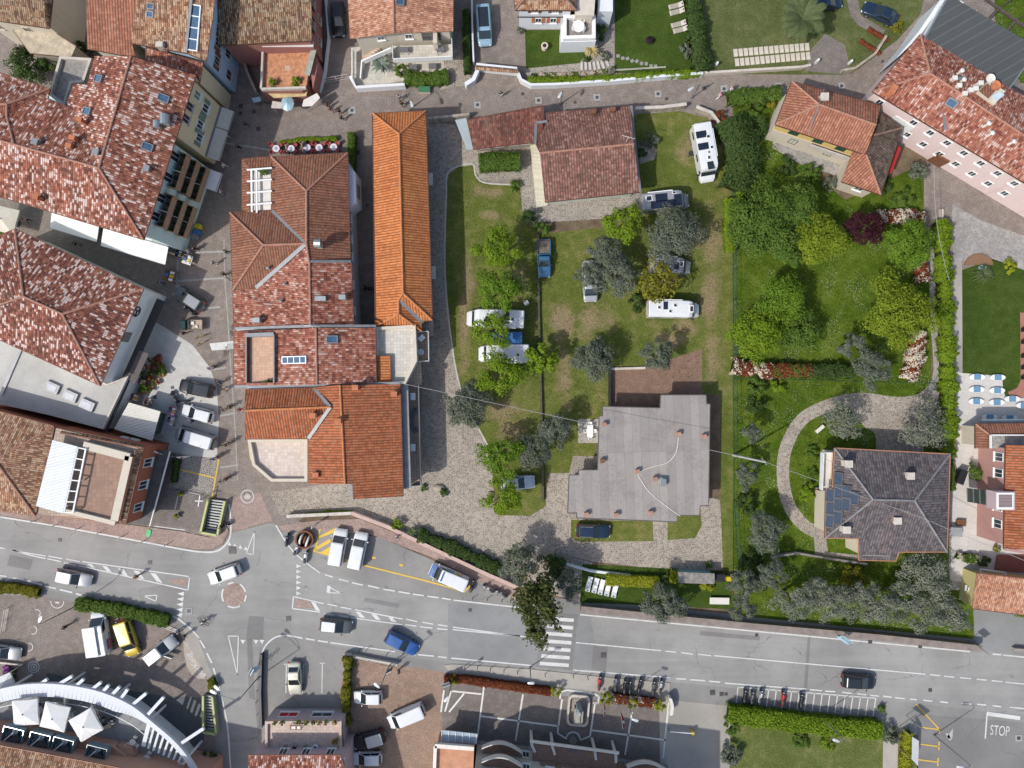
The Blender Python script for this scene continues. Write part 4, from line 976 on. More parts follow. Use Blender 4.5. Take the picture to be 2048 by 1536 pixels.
    return dict(body=skin_mesh('body',V,E,rd),shirt=skin_mesh('shirt',SV,SE,SR),trousers=skin_mesh('trousers',TV,TE,TR),hair=hr,shoes=shoes,eyes=[(head.x+.088,s*.032,head.z - .012) for s in (-1,1)])
PROTO={}
def get_proto(pose):
    if pose not in PROTO:
        d=person_proto(pose);e=MB()
        for c in d['eyes']: e.ball(c,.013,.013,.009,6,4)
        for k,nm in (('hair','hair'),('shoes','shoes')):
            mb=d[k];me=bpy.data.meshes.new(nm);me.from_pydata(mb.v,[],mb.f);me.polygons.foreach_set('use_smooth',[True]*len(mb.f));d[k]=me
        me=bpy.data.meshes.new('eyes');me.from_pydata(e.v,[],e.f);d['eyes']=me
        for k,m in (('body',SKIN),('shirt',K_BLK),('trousers',K_JNS),('hair',HAIRD),('shoes',BLACK),('eyes',BLACK)): d[k].materials.clear();d[k].materials.append(m)
        PROTO[pose]=d
    return PROTO[pose]
def person(label,px,py,head,shirt,trousers,hair=None,pose='walk',shoes=None,sc=1.0,group=None,z0=0.0):
    """px, py: the middle of the figure in the photo"""
    d=get_proto(pose);c=P(px,py,(.95 if pose != 'sit' else .6)+z0);t=thing('person',label,'person',(c.x,c.y,z0),R(head),group);t.scale=(sc,)*3
    for k,m in (('body',SKIN),('shirt',shirt),('trousers',trousers),('hair',hair or HAIRD),('shoes',shoes or BLACK),('eyes',BLACK)):
        o=bpy.data.objects.new(k,d[k]);COL.objects.link(o);o.parent=t;objmat(o,m)
    return t

# ---------------- street furniture ----------------
POST=M('grey_post',(.26,.27,.28),.5,.5,var=.1);LAMPH=M('lamp_housing',(.58,.60,.60),.4,.3,var=.06)
def lamp(label,base,head,h=7.5,group='street lamps',mat=None,arms=1,head2=None):
    b=P(*base);hd=P(head[0],head[1],h);t=thing('street_lamp',label,'street lamp',(b.x,b.y,0),0,group);rel=Vector((hd.x - b.x,hd.y - b.y,0))
    p=MB();p.tube([(0,0,0),(0,0,h*.9)],.085,8,.05);p.tube([(0,0,h*.9),rel*.35+Vector((0,0,h*.985)),rel*.8+Vector((0,0,h))],.045,6,.035);tpart(t,'pole',p,mat or POST)
    tpart(t,'base',MB().lathe((0,0,0),[(.14,0),(.14,.35),(.09,.5)],8),mat or POST)
    def hd_(r):
        d=r.normalized() if r.length > .05 else Vector((1,0,0));a=math.atan2(d.y,d.x);hb=MB();rows=[]
        for x,w,z0,z1 in ((-.42,.10,-.03,.06),(-.2,.16,-.06,.10),(.2,.20,-.07,.11),(.42,.14,-.05,.06)):
            rows.append([len(hb.v)+q for q in range(4)]);hb.v+=[tuple(r+Vector((x*d.x - s*d.y,x*d.y+s*d.x,h+z))) for s,z in ((-w,z0),(w,z0),(w*.8,z1),(-w*.8,z1))]
        for r0,r1 in zip(rows,rows[1:]):
            for q in range(4): hb.f.append((r0[q],r1[q],r1[(q+1) % 4],r0[(q+1) % 4]));hb.mi.append(0)
        hb.f+=[tuple(rows[0]),tuple(reversed(rows[-1]))];hb.mi+=[0,0];o=tpart(t,'lamp_head',hb,LAMPH)
        MB().box(r.x,r.y,h - .085,.4,.2,.012,a).build('lens',LAMP,o,local=True)
    hd_(rel)
    if head2:
        h2=P(head2[0],head2[1],h);r2=Vector((h2.x - b.x,h2.y - b.y,0));q=MB();q.tube([(0,0,h*.9),r2*.8+Vector((0,0,h))],.04,6);tpart(t,'arm',q,POST);hd_(r2)
    return t
def on_wall(name,label,cat,pts,h,w,mat,capmat=None,z0=0.0,group=None,closed=False):
    """free-standing wall along ground pixels"""
    W=[P(*p) for p in pts];c=sum(W,Vector())/len(W);t=thing(name,label,cat,(c.x,c.y,z0),0,group);mb=MB();cp=MB();n=len(W)
    ins=[]
    for i,p in enumerate(W):
        a=W[max(0,i - 1)];b=W[min(n - 1,i+1)];d=(b - a);d.z=0;d.normalize();q=Vector((-d.y,d.x,0));ins.append(q)
    for i in range(n - 1):
        a,b,qa,qb=W[i],W[i+1],ins[i],ins[i+1]
        mb.prism([a+qa*w/2,b+qb*w/2,b - qb*w/2,a - qa*w/2],z0,z0+h)
        if capmat: cp.prism([a+qa*(w/2+.05),b+qb*(w/2+.05),b - qb*(w/2+.05),a - qa*(w/2+.05)],z0+h+.002,z0+h+.08)
    mb.build('wall',mat,t)
    if capmat: cp.build('coping',capmat,t)
    return t
def fence(label,pts,h,mat,name='fence',cat='fence',post=2.0,wire=True,group=None,z0=0.0):
    W=[P(*p) for p in pts];c=sum(W,Vector())/len(W);t=thing(name,label,cat,(c.x,c.y,z0),0,group);rails=MB()
    for a,b in zip(W,W[1:]):
        L=(b - a).length;k=max(1,int(L/post))
        for z in (.15,h*.5,h - .04): rails.bar((a.x,a.y,z0+z),(b.x,b.y,z0+z),.03)
        for i in range(k+1):
            p=a.lerp(b,i/k);MB().tube([(p.x,p.y,z0),(p.x,p.y,z0+h)],.035,6).build('post',mat,t)
    rails.build('rail',mat,t);return t
def parasol(label,px,py,size,rot,mat,h=2.6,group=None,z0=0.0):
    c=P(px,py,h+z0);t=thing('parasol',label,'parasol',(c.x,c.y,z0),R(rot),group);s=size/2
    cb=MB();n=4;rim=[(s,s),(-s,s),(-s,-s),(s,-s)]
    for i in range(4):
        a=rim[i];b=rim[(i+1) % 4];m=((a[0]+b[0])/2*.97,(a[1]+b[1])/2*.97)
        for q,r_ in ((a,m),(m,b)): cb.poly([(q[0],q[1],h - .35),(r_[0],r_[1],h - .33 if r_ is m else h - .35),(0,0,h+.25)])
        cb.poly([(a[0],a[1],h - .35),(a[0],a[1],h - .55),(b[0],b[1],h - .55),(b[0],b[1],h - .35)])
    tpart(t,'canopy',cb,mat);tpart(t,'finial',MB().lathe((0,0,h+.2),[(.12,0),(.10,.08),(.03,.14)],8),GREYM)
    tpart(t,'pole',MB().tube([(0,0,.05),(0,0,h+.22)],.035,8),POST)
    tpart(t,'base',MB().box(0,0,0,.8,.8,.08),DARKM)
    for i in range(4): tpart(t,'rib',MB().tube([(0,0,h - .05),(rim[i][0]*.97,rim[i][1]*.97,h - .38)],.014,4),WOODB)
    return t
def table(label,px,py,r,mat,h=.74,round_=True,rot=0.0,group=None,z0=0.0,w=None,l=None,name='table'):
    c=P(px,py,h+z0);t=thing(name,label,'table',(c.x,c.y,z0),R(rot),group)
    if round_:
        tpart(t,'tabletop',MB().lathe((0,0,h - .04),[(r*.96,0),(r,.01),(r,.035),(r*.97,.04)],20),mat);tpart(t,'leg',MB().lathe((0,0,0),[(r*.5,0),(r*.45,.04),(.05,.08),(.05,h - .04)],10),DARKM)
    else:
        tpart(t,'tabletop',MB().box(0,0,h - .04,w,l,.04),mat)
        for sx in (-1,1):
            for sy in (-1,1): tpart(t,'leg',MB().box(sx*(w/2 - .06),sy*(l/2 - .06),0,.05,.05,h - .042),DARKM)
    return t
def chair(label,px,py,rot,mat,group=None,z0=0.0,arms=True):
    c=P(px,py,.45+z0);t=thing('chair',label,'chair',(c.x,c.y,z0),R(rot),group)
    tpart(t,'seat',MB().box(0,0,.42,.45,.45,.05),mat);tpart(t,'backrest',MB().box(-.215,0,.472,.05,.44,.40),mat)
    for sx in (-1,1):
        for sy in (-1,1): tpart(t,'leg',MB().box(sx*.18,sy*.18,0,.04,.04,.418),mat)
    if arms:
        for sy in (-1,1): tpart(t,'armrest',MB().box(.02,sy*.225,.64,.40,.045,.04),mat)
    return t
def lounger(label,px,py,rot,mat,group=None,z0=0.0,cushion=None):
    c=P(px,py,.35+z0);t=thing('sun_lounger',label,'sun lounger',(c.x,c.y,z0),R(rot),group)
    f=MB();f.box(-.30,0,.27,1.30,.62,.05);tpart(t,'seat',f,mat)
    b=MB();b.obox((.62,0,.40),Vector((.32,0,.13)),Vector((0,.31,0)),Vector((-.012,0,.03)));tpart(t,'backrest',b,mat)
    for sx in (-.8,.5):
        for sy in (-1,1): tpart(t,'leg',MB().box(sx,sy*.26,0,.05,.05,.268),mat)
    tpart(t,'head_opening',MB().obox((.80,0,.51),Vector((.06,0,.024)),Vector((0,.12,0)),Vector((-.003,0,.008))),DARKM)
    if cushion: tpart(t,'cushion',MB().box(-.25,0,.323,1.0,.58,.05),cushion)
    return t
def bollard(label,px,py,h=.9,group='bollards along the kerb',z0=0.0):
    b=P(px,py);t=MB().lathe((b.x,b.y,z0),[(.06,0),(.045,.06),(.04,h*.8),(.055,h*.82),(.055,h*.86),(.035,h*.9),(.045,h*.95),(.02,h)],8).build('bollard',DARKM,smooth=False)
    return tag(t,label,'bollard',group)
def bin_(label,px,py,mat,w=.6,d=.6,h=1.1,rot=0.0,group=None,lid=None,name='bin',z0=0.0):
    c=P(px,py,h+z0);t=thing(name,label,'bin',(c.x,c.y,z0),R(rot),group)
    mb=MB();i=len(mb.v);mb.v+=[(sx*w*.42,sy*d*.42,.08) for sx,sy in ((-1,-1),(1,-1),(1,1),(-1,1))]+[(sx*w/2,sy*d/2,h - .1) for sx,sy in ((-1,-1),(1,-1),(1,1),(-1,1))]
    for k in range(4): mb.f.append((k,(k+1) % 4,4+(k+1) % 4,4+k));mb.mi.append(0)
    mb.f+=[(3,2,1,0),(4,5,6,7)];mb.mi+=[0,0];tpart(t,'container',mb,mat)
    tpart(t,'lid',MB().box(.01,0,h - .098,w*1.06,d*1.06,.07).box(-w*.1,0,h - .026,w*.8,d*.9,.04),lid or mat)
    for sy in (-1,1): tpart(t,'wheel',MB().wheel((-w*.35,sy*d*.42,.08),.08,.05,8),TYRE)
    return t
def umbl(label,px,py,r,mat,h=2.4,n=8,group=None): pass
def pot(label,px,py,r,leaf,potmat=None,h=.4,z0=0.0,lh=.6,group=None,name='potted_plant',lr=None):
    c=P(px,py,h+lh*.5+z0);t=thing(name,label,'potted plant',(c.x,c.y,z0),0,group)
    tpart(t,'pot',MB().lathe((0,0,0),[(r*.65,0),(r*.95,h*.85),(r*1.08,h*.86),(r*1.08,h)],10),potmat or TERRA)
    lr=lr or r*1.7;nl=int(60+900*lr*lr);p,nm,sz,cc=crown_pts(lr,lh*.6,nl,.09,clumps=8)
    quads_obj('foliage',leaf_quads(p+np.array([0,0,h+lh*.45]),nm,sz,.5),leaf,t)
    return t
# ---------------- buildings ----------------
W_YEL=plaster('yellow_plaster',(.68,.57,.36));W_TEAL=plaster('pale_teal_plaster',(.50,.61,.58));W_BLUE=plaster('pale_blue_plaster',(.46,.60,.72));W_CREAM=plaster('cream_plaster',(.58,.52,.42));W_PINK=plaster('pale_pink_plaster',(.66,.53,.50));W_WHT=plaster('white_plaster',(.68,.70,.72),.12)
W_GREY=plaster('grey_white_plaster',(.72,.73,.71),.15);W_TERR=plaster('terracotta_plaster',(.34,.12,.07));W_ROSE=plaster('rose_plaster',(.42,.24,.21));W_RED=plaster('brick_red_plaster',(.33,.15,.125));W_MUST=plaster('mustard_plaster',(.60,.44,.16));W_LEMON=plaster('lemon_plaster',(.52,.46,.22));W_STONE=opus('rubble_stone_wall',(.30,.26,.20),(.38,.33,.27),(.46,.41,.34),(.42,.38,.32),2.6,.04,.6);W_LIL=plaster('lilac_pink_plaster',(.46,.36,.38));W_PEACH=plaster('peach_plaster',(.48,.28,.20))
F_CREAM=slabs('cream_terrace_tiles',(.54,.51,.44),.4,.4,(.42,.40,.35));F_PINK=slabs('pink_terrace_tiles',(.55,.43,.36),.35,.35,(.44,.34,.29));F_ORNG=slabs('orange_terrace_tiles',(.50,.235,.125),.33,.33,(.40,.20,.12),R(45),.012,.22);F_BRWN=slabs('brown_terrace_tiles',(.25,.165,.125),.3,.3,(.18,.12,.09));F_TAUP=slabs('taupe_terrace_tiles',(.44,.34,.265),.35,.35,(.2,.16,.13));F_GRYT=slabs('grey_terrace_tiles',(.27,.25,.235),.35,.35,(.2,.19,.18))
CONCR=slabs('roof_membrane',(.30,.272,.25),9.0,1.05,(.20,.18,.165),R(88),.018,.10,.6);CORR=ribs('grey_corrugated_sheet',(.105,.11,.105),1.05,.82,(.075,.08,.078),R(-30),0,.6,.45);RIBW=ribs('white_ribbed_sheet',(.72,.74,.74),.34,.7,(.58,.61,.62),R(-14));RIBC=ribs('cream_ribbed_sheet',(.70,.68,.60),.36,.7,(.58,.56,.49),R(-17));AWN=M('cream_canvas',(.60,.55,.46),.85,var=.08);AWNW=M('white_canvas',(.72,.71,.69),.85,var=.05)

# --- long tiled hotel, yellow and teal street fronts
h=House('hotel_block','large L-shaped house with mottled red roof, yellow and teal street fronts','building',(250,300))
fy=h.wall([(262,118),(392,151),(353,278),(225,246)],11.1,W_YEL,.45,name='yellow_wall')
ft=h.wall([(225,246),(353,278),(287,478),(-80,369),(-80,190),(98,180),(140,215)],11.1,W_TEAL,.45,name='teal_wall')
h.roof({'A': (190,112,11.40),'B': (262,113,13.40),'C': (391,150,11.10),'D': (287,479,11.10),'E': (198,336,13.60),'F': (-80,369,11.10),'G': (-80,258,13.50),'H': (147,218,11.20),'I': (133,211,10.80),'J': (147,168,10.85),'K': (175,168,11.40),'L': (28,289,13.50),'Q': (14,208,12.70),'O': (95,198,11.10),'N': (99,178,11.00),'S': (-80,120,11.00),'U': (-80,215,12.70),'V': (14,232,12.40)},
       ['ABEHIJK','BCDE','DFGLE','ELVOH','SNQU','QNOV','UQVLG'],T_MOT,ridge=['BE','EL','LG','ED','LV','VQ','QN','QU'],rmat=T_MOTP)
for px,py,tri in ((200,159,'ABE'),(177,224,'ABE'),(327,197,'BCD'),(295,294,'BCD')): h.skylight(px,py,tri,.85,1.15)
for px,py in ((158,238),(144,275),(137,291),(71,394)): h.chimney(px,py,13.4 if py < 390 else 12.5,.55,.4,.6,TERRA,TERRA,R(-17))
for px,py in ((334,243),(318,252)):
    p,nn=h.on_roof(px,py,'BCD');s_=1.0 if px > 325 else .7
    MB().tube([(p.x,p.y - .55*s_,p.z+.55),(p.x,p.y+.55*s_,p.z+.55)],.55*s_,12).box(p.x,p.y,p.z - .3,.7,.7,.7).build('roof_ventilator',ZINC,h.t)
for px,py in ((297,339),(196,306),(75,286)):
    p,nn=h.on_roof(px,py,'BCD' if px > 200 else 'ABE' if px > 100 else 'ELV');MB().box(p.x,p.y,p.z - .3,.55,.55,.8,R(-17)).box(p.x,p.y,p.z+.5,.7,.7,.08,R(-17)).build('vent_box',LEAD,h.t)
for t_,z_,sh in ((.16,9.2,1),(.42,10.0,None),(.24,6.6,GREENS),(.56,6.7,GREENS),(.76,6.0,GREENS),(.64,10.0,None)):
    h.win(1,t_,z_ - .3,1.0,1.5,STONE if sh is None else None,None if sh in (None,1) else sh,0,pane=GREENS if sh == 1 else None)
up=Vector((0,0,1))
for lo,hi in ((.04,.43),(.50,.86)):
    a,b=ft[1],ft[2];d=(b - a).normalized();L=(b - a).length;nn=Vector((d.y,-d.x,0))*(1 if area2(ft) > 0 else -1)
    for z in (3.2,5.8,8.4):
        c=a+d*L*(lo+hi)/2;c.z=z;hw=L*(hi - lo)/2;dep=.62
        o=MB().obox(c+nn*dep,d*hw,nn*dep,up*.09).build('balcony',F_BRWN,h.t)
        q=MB().obox(c+nn*(dep*2 - .04)+up*.56,d*hw,nn*.05,up*.46)
        for e in (-1,1): q.obox(c+d*e*(hw - .05)+nn*dep+up*.56,d*.05,nn*(dep - .09),up*.46)
        q.build('balcony_rail',M('balcony_wood',(.29,.175,.10),.7,var=.25,scale=3),o)
        MB().obox(c+nn*dep+up*.55+d*.1,d*.03,nn*(dep - .1),up*.40).build('divider',OFFW,o)
        for k in range(5):
            cc=c+d*hw*(k - 2)*.42+nn*.55+up*.10;MB().lathe(cc,[(.14,0),(.2,.35)],8).build('planter',DARKM,o)
            p_,n_,s_,_=crown_pts(.32,.3,120,.10,clumps=6,fill=.1);quads_obj('plant',leaf_quads(p_+np.array(cc+up*.55 - woff(o)),n_,s_),L_DARK,o)
        for tt in (lo+.07,hi - .09): h.win(1,tt,z+1.1,1.1,1.9,None,None,1,sill=False)
def awning(label,i,f,t0,t1,z,dep,drop,mat,gap=.08):
    a,b=f[i],f[(i+1) % len(f)];d=(b - a).normalized();L=(b - a).length;nn=Vector((d.y,-d.x,0))*(1 if area2(f) > 0 else -1)
    p0=a+d*L*t0+up*z+nn*gap;p1=a+d*L*t1+up*z+nn*gap;q0=p0+nn*dep - up*drop;q1=p1+nn*dep - up*drop
    t=thing('awning',label,'awning',((p0.x+p1.x)/2,(p0.y+p1.y)/2,0));mb=MB();dz=up*.04
    mb.poly([p0,p1,q1,q0]);mb.poly([q0 - dz,q1 - dz,p1 - dz,p0 - dz]);mb.poly([q0,q1,q1 - up*.25,q0 - up*.25]);mb.build('canvas',mat,t)
    MB().bar(q0,q1,.06).build('front_bar',GREYM,t)
    for k in (p0,p1): MB().bar(k - up*.03,k+nn*dep - up*(drop+.03),.04).build('arm',GREYM,t)
    MB().bar(p0+up*.08,p1+up*.08,.22,.2).build('housing',LEAD,t);return t
awning('long cream awning over the cafe tables on the yellow front',1,fy,.0,.38,2.9,1.5,.4,AWN)
awning('second cream awning on the yellow front, towards the balconies',1,fy,.40,.98,2.9,1.5,.4,AWN)
awning('short white awning below the upper group of wooden balconies',1,ft,.02,.24,2.5,2.1,.5,AWNW)
awning('wide cream awning on the alley side near the teal corner',2,ft,.03,.43,3.4,2.3,.5,AWNW)
awning('white awning on the alley side further from the teal corner',2,ft,.46,.75,3.4,2.0,.5,AWNW)
for k in range(7): h.win(2,.06+k*.085,8.0,.9,1.3,None,None,1)
# --- old roofs along the top edge
h=House('corner_house','cream stone house with lichened tile roof in the top left corner','house',(60,20))
h.wall([(-60,34),(0,42),(95,55),(112,-80),(-60,-80)],7.6,W_CREAM,.4);h.roof({'a': (-60,33,7.5),'b': (98,56,7.5),'c': (113,-80,8.2),'d': (-60,-80,9.8),'e': (86,-80,9.6),'f': (90,40,8.0)},['abfed','bcef'],T_OLD)
h.win(0,.30,5.0,.9,1.2,STONE,None);h.win(1,.3,5.2,.9,1.2,STONE)
h=House('stone_annexe','low cream stone annexe below the top left corner house','house',(120,85));h.wall([(28,62),(98,58),(150,92),(140,112),(60,104)],4.6,W_STONE,.0);h.roof({'a': (26,60,4.7),'b': (98,56,5.2),'c': (152,92,5.2),'d': (142,114,4.7),'e': (60,106,4.6)},['abcde'],M('old_render',(.42,.36,.27),.9,var=.25));h.win(1,.5,3.0,.8,1.0,STONE,None)
h=House('red_roof_house','tall narrow house with plain red tile roof beside the lichened corner house','house',(225,50))
h.wall([(172,-80),(287,-80),(263,84),(271,112),(174,96)],8.9,W_CREAM,.35);h.roof({'a': (172,-80,10.6),'b': (287,-80,10.6),'c': (263,84,9.1),'d': (272,115,8.8),'e': (174,97,8.9)},['abcde'],T_SAL)
h=House('skylight_house','house with tan mottled roof, long glazed skylight and pale blue side wall','house',(340,40))
fb=h.wall([(280,-80),(432,-80),(427,15),(412,124),(262,86)],9.5,W_BLUE,.35);h.roof({'a': (283,-80,11.4),'b': (434,-80,11.2),'c': (428,15,10.5),'d': (413,122,9.5),'e': (374,106,9.7),'f': (262,86,9.6)},['abcdef'],T_TAN)
h.skylight(389,57,'bdf',1.3,5.0,n=4,frame=WHITE);h.skylight(303,14,'bdf',.8,.7,frame=LEAD);h.skylight(302,30,'bdf',.8,.7,frame=LEAD)
h.flash([((385,-20,11.0),(372,106,9.85))],.3,'roof_flashing');h.part('chimney',MB().box(*P(318,88,10.3)[:2],8.8,.8,.6,1.5),STONE)
for t_,z_,w_ in ((.2,6.8,.9),(.46,6.6,1.0),(.8,6.2,1.0),(.45,3.6,1.0),(.82,2.6,1.2)): h.win(2,t_,z_,w_,1.5,STONE,WOODB if t_ in (.46,.8) else None)
h.roof({'a': (291,94,9.3),'b': (406,126,9.3),'c': (399,168,8.7),'d': (391,150,8.9),'e': (290,120,8.9)},['abcde'],T_MOTP,'lower_roof')
h.part('annexe_wall',MB().prism(inset(PP([(291,94),(406,126),(399,168),(290,120)],8.9),.2),0,8.6),W_YEL)
h=House('sunken_terrace','sunken flat terrace with pale wall between the mottled roofs','terrace',(150,160));h.wall([(122,116),(188,118),(174,170),(136,212),(100,190)],6.0,W_GREY,.0);h.flat([(124,116),(188,120),(172,168),(148,170),(134,214),(102,192)],6.02,G_GREY,parapet=.5,pw=.3,pmat=STONE)
h=House('terrace_house','house with old lichened tile roof, brick-red side wall and orange-tiled terrace','house',(540,60))
fr=h.wall([(437,-80),(621,-80),(622,82),(437,88)],6.9,W_RED,.3);h.roof({'a': (436,-80,8.9),'b': (622,-80,8.9),'c': (623,81,6.9),'d': (436,90,6.9)},['abcd'],T_OLD)
for t_ in (.42,.72): h.win(1,t_,5.2,.9,1.5,STONE,DARKM);h.win(1,t_+.06,2.2,.9,1.3,STONE)
tw=h.wall([(524,90),(628,92),(625,120),(612,172),(604,182),(522,182)],3.4,W_RED,.0,name='terrace_wall');h.flat([(526,92),(626,92),(612,176),(524,178)],3.42,F_ORNG,name='terrace_floor');h.part('terrace_parapet',MB().bar(P(527,92,3.7),P(523,178,3.7),.25,.5).bar(P(523,179,3.7),P(612,176,3.7),.25,.5),STONE);h.part('terrace_awning',MB().obox(P(576,89,5.3),Vector((3.1,0,0)),Vector((0,.35,-.12)),Vector((0,0,.03))),AWNW)
h.part('slatted_screen',MB().bar(P(628,96,3.9),P(614,150,3.9),.7,.06),M('grey_slats',(.33,.34,.29),.7,var=.2));h.part('inlaid_tile',MB().box(*P(575,136,3.42)[:2],3.424,.62,.62,.008),slabs('patterned_tile',(.60,.50,.42),.16,.16,(.4,.2,.1)))
h.win(2,.5,1.9,1.0,1.5,STONE,DARKM,name='window');h.part('side_wall',MB().prism(PP([(628,92),(660,40),(650,150),(612,182),(612,172)],0)[:1]+PP([(640,200),(650,150)],0),0,3.3),W_RED)
h=House('cream_villa','cream villa with salmon tile roof, balcony and outside stair','house',(800,40))
fc=h.wall([(693,-80),(906,-80),(905,62),(790,66),(700,77)],6.2,W_CREAM,.5);h.roof({'a': (692,-80,6.2),'m': (786,-80,7.6),'b': (907,-80,6.2),'c': (906,62,6.1),'n': (788,66,7.5),'d': (700,77,6.1)},['amnd','mbcn'],T_PNK,ridge=['mn'])
h.skylight(800,4,'mbc',1.0,1.0,frame=LEAD);h.win(2,.35,4.2,2.4,2.1,GREYM,None,sill=False);h.win(2,.78,4.3,.9,1.1);h.win(3,.4,4.5,.9,1.0)
h.flat([(786,92),(905,88),(905,116),(788,121)],3.0,F_CREAM,'balcony_floor');h.part('balcony_rail',MB().bar(P(787,121,3.5),P(905,116,3.5),.08,1.0).bar(P(905,116,3.5),P(904,80,3.5),.06,1.0).bar(P(786,94,3.5),P(787,121,3.5),.06,1.0),WHITE)
h.part('balcony_posts',MB().bar(P(790,119,0),P(790,119,2.75),.25).bar(P(903,114,0),P(903,114,2.75),.25),WHITE);h.part('screen_wall',MB().box(*P(872,82,4)[:2],3.0,.5,1.6,2.2),W_CREAM)
st=MB()
for k in range(10): a=P(728+k*5.6,117 - k*2.7);st.box(a.x,a.y,0,.55,1.5,.3+k*.29)
h.part('outside_stair',st,F_PINK);h.part('stair_wall',MB().bar(P(727,124,1.4),P(785,98,2.9),.15,.9).bar(P(706,100,1),P(706,160,1),.12,1.2).bar(P(725,122,.8),P(722,158,.5),.15,.9),WHITE)
ground('courtyard',F_CREAM,[(706,95),(880,80),(892,150),(720,175),(704,160)],5)
h=House('white_villa','white villa with brown shutters, tan tile roof and raised terrace','house',(1090,10))
fw=h.wall([(1031,-80),(1152,-80),(1151,20),(1031,20)],5.6,W_WHT,.5);h.roof({'a': (1030,-80,5.6),'b': (1152,-80,5.6),'c': (1152,20,5.6),'d': (1030,20,5.6),'m': (1064,-20,7.3),'n': (1118,-20,7.3),'o': (1064,-80,7.3),'p': (1118,-80,7.3)},['dcnm','admo','bpnc','omnp'],T_TAN,ridge=['dm','cn','mn'],rmat=T_OLD)
for t_ in (.32,.62): h.win(2,t_,2.2,.8,1.15,None,TERRA)
h.win(2,.3,4.5,.8,.9,None,WOODB);h.win(2,.7,4.5,.8,.9,None,WOODB);h.part('string_course',MB().box(*P(1090,34,3.4)[:2],3.3,6.9,.09,.12),DARKM)
h.wall([(1152,-80),(1196,-80),(1188,30),(1150,30)],5.0,W_CREAM,.1,name='annexe_wall');h.flat([(1152,-80),(1196,-80),(1188,31),(1150,30)],5.05,M('cream_roof',(.56,.51,.43),.8,var=.1),'annexe_roof')
h.wall([(1122,52),(1132,34),(1192,34),(1192,82),(1122,84)],2.9,W_WHT,.0,name='terrace_wall');h.flat([(1126,34),(1190,34),(1190,80),(1126,82)],2.92,F_GRYT,'terrace_floor',parapet=.55,pw=.4,pmat=WHITE)
h.part('loggia',MB().box(*P(1209,-6,3)[:2],0,1.8,4.6,4.0),W_WHT);h.part('glazing',MB().box(*P(1200,12,3)[:2],1.2,.9,.05,2.4),GLASS)
# --- market house with flat terrace
h=House('shop_house','mottled red hipped roof with white gable wall and flat terrace on three skylights side','building',(150,620))
f5=h.wall([(30,460),(285,578),(200,770),(-80,643),(-80,500)],6.6,W_GREY,.25);h.roof({'a': (30,458,6.6),'b': (286,578,6.6),'c': (200,771,6.6),'d': (-80,643,6.6),'r': (47,593,9.0),'s': (125,628,9.2),'l': (-80,645 - 8,8.6),'k': (-80,505,6.6)},['abss'[:3]+'r','bcs','cdlrs','arlk'],T_MOTD,ridge=['rs','bs','cs','rl','ar'],rmat=T_SAL)
h.o=h.wall([(-80,640),(215,768),(258,752),(207,858),(100,830),(-80,790)],3.6,W_GREY,.0,name='terrace_wall');h.flat([(-80,640),(215,768),(258,752),(207,858),(100,830),(-80,790)],3.62,asphalt('pale_roof_membrane',(.46,.45,.42),.82,.2),'terrace_roof',parapet=.18,pw=.2,pmat=STONE)
for px,py in ((103,775),(139,792),(173,810)):
    c=P(px,py,4.0);o=MB().box(c.x,c.y,3.63,1.75,1.15,.35,R(-24)).build('roof_light',GREYM,h.t);MB().box(c.x,c.y,3.985,1.2,.7,.03,R(-24)).build('pane',M('pale_dome',(.55,.57,.60),.3),o)
h.part('cable_tray',MB().bar(P(45,690,3.75),P(2,790,3.75),.35,.1),GREYM);a,b=P(322,600,3.2),P(207,860,3.2)
h.part('shop_canopy',MB().bar(a,b,1.0,.22),M('dark_canopy',(.028,.028,.03),.7));h.part('entrance_canopy',MB().prism(PP([(279,700),(298,708),(270,768),(254,756)],3.4),3.3,3.45),M('brown_canopy',(.10,.08,.075),.7))
c=f5[1].lerp(f5[2],.22);d=(f5[2] - f5[1]).normalized();nn=Vector((d.y,-d.x,0))*(1 if area2(f5) > 0 else -1);ring=MB()
rg=[c+up*(5.3+.62*math.sin(k*.5236))+d*.62*math.cos(k*.5236)+nn*.06 for k in range(13)];ring.tube(rg,.09,6,cap=False)
for k in (0,4,8): ring.bar(c+up*5.3+nn*.06,rg[k],.13)
h.part('wall_emblem',ring,DARKM);c2=f5[1].lerp(f5[2],.50);h.part('notice_frame',MB().obox(c2+up*5.0+nn*.04,d*.62,nn*.04,up*.75),M('poster_frame',(.20,.18,.16),.6,var=.4,scale=5))
# --- terracotta hotel
h=House('terracotta_hotel','terracotta hotel with brown roof deck, white ribbed canopy and open pergola frames','building',(170,950))
f6=h.wall([(107,853),(285,894),(250,1052),(70,1030)],7.0,W_TERR,.15);h.flat([(112,856),(280,896),(246,1046),(74,1028)],7.05,F_TAUP,'roof_slab')
h.flat([(168,892),(258,915),(230,1036),(150,1016)],7.1,slabs('deck_boards',(.30,.19,.14),.5,.5,(.25,.155,.11)),'roof_deck',.03);h.part('south_parapet',MB().bar(P(128,1020,7.3),P(232,1046,7.3),.5,.5),W_CREAM);h.part('deck_parapet',MB().bar(P(170,890,7.5),P(262,914,7.5),.9,.8).bar(P(261,912,7.5),P(232,1040,7.5),.9,.8),W_CREAM);h.part('parapet_face',MB().bar(P(268,912,7.4),P(240,1040,7.4),.35,.7),W_TERR)
h.part('ribbed_canopy',MB().prism(PP([(105,880),(155,893),(126,1027),(72,1012)],8.2),8.1,8.22),RIBW);pf=MB()
for k in range(7): y=k/6;a=P(156 - 28*y,895+130*y,8.1);b=P(172 - 26*y,899+126*y,8.1);pf.bar(a,b,.12)
pf.bar(P(172,897,8.1),P(146,1026,8.1),.16);pf.bar(P(156,895,8.1),P(128,1026,8.1),.16)
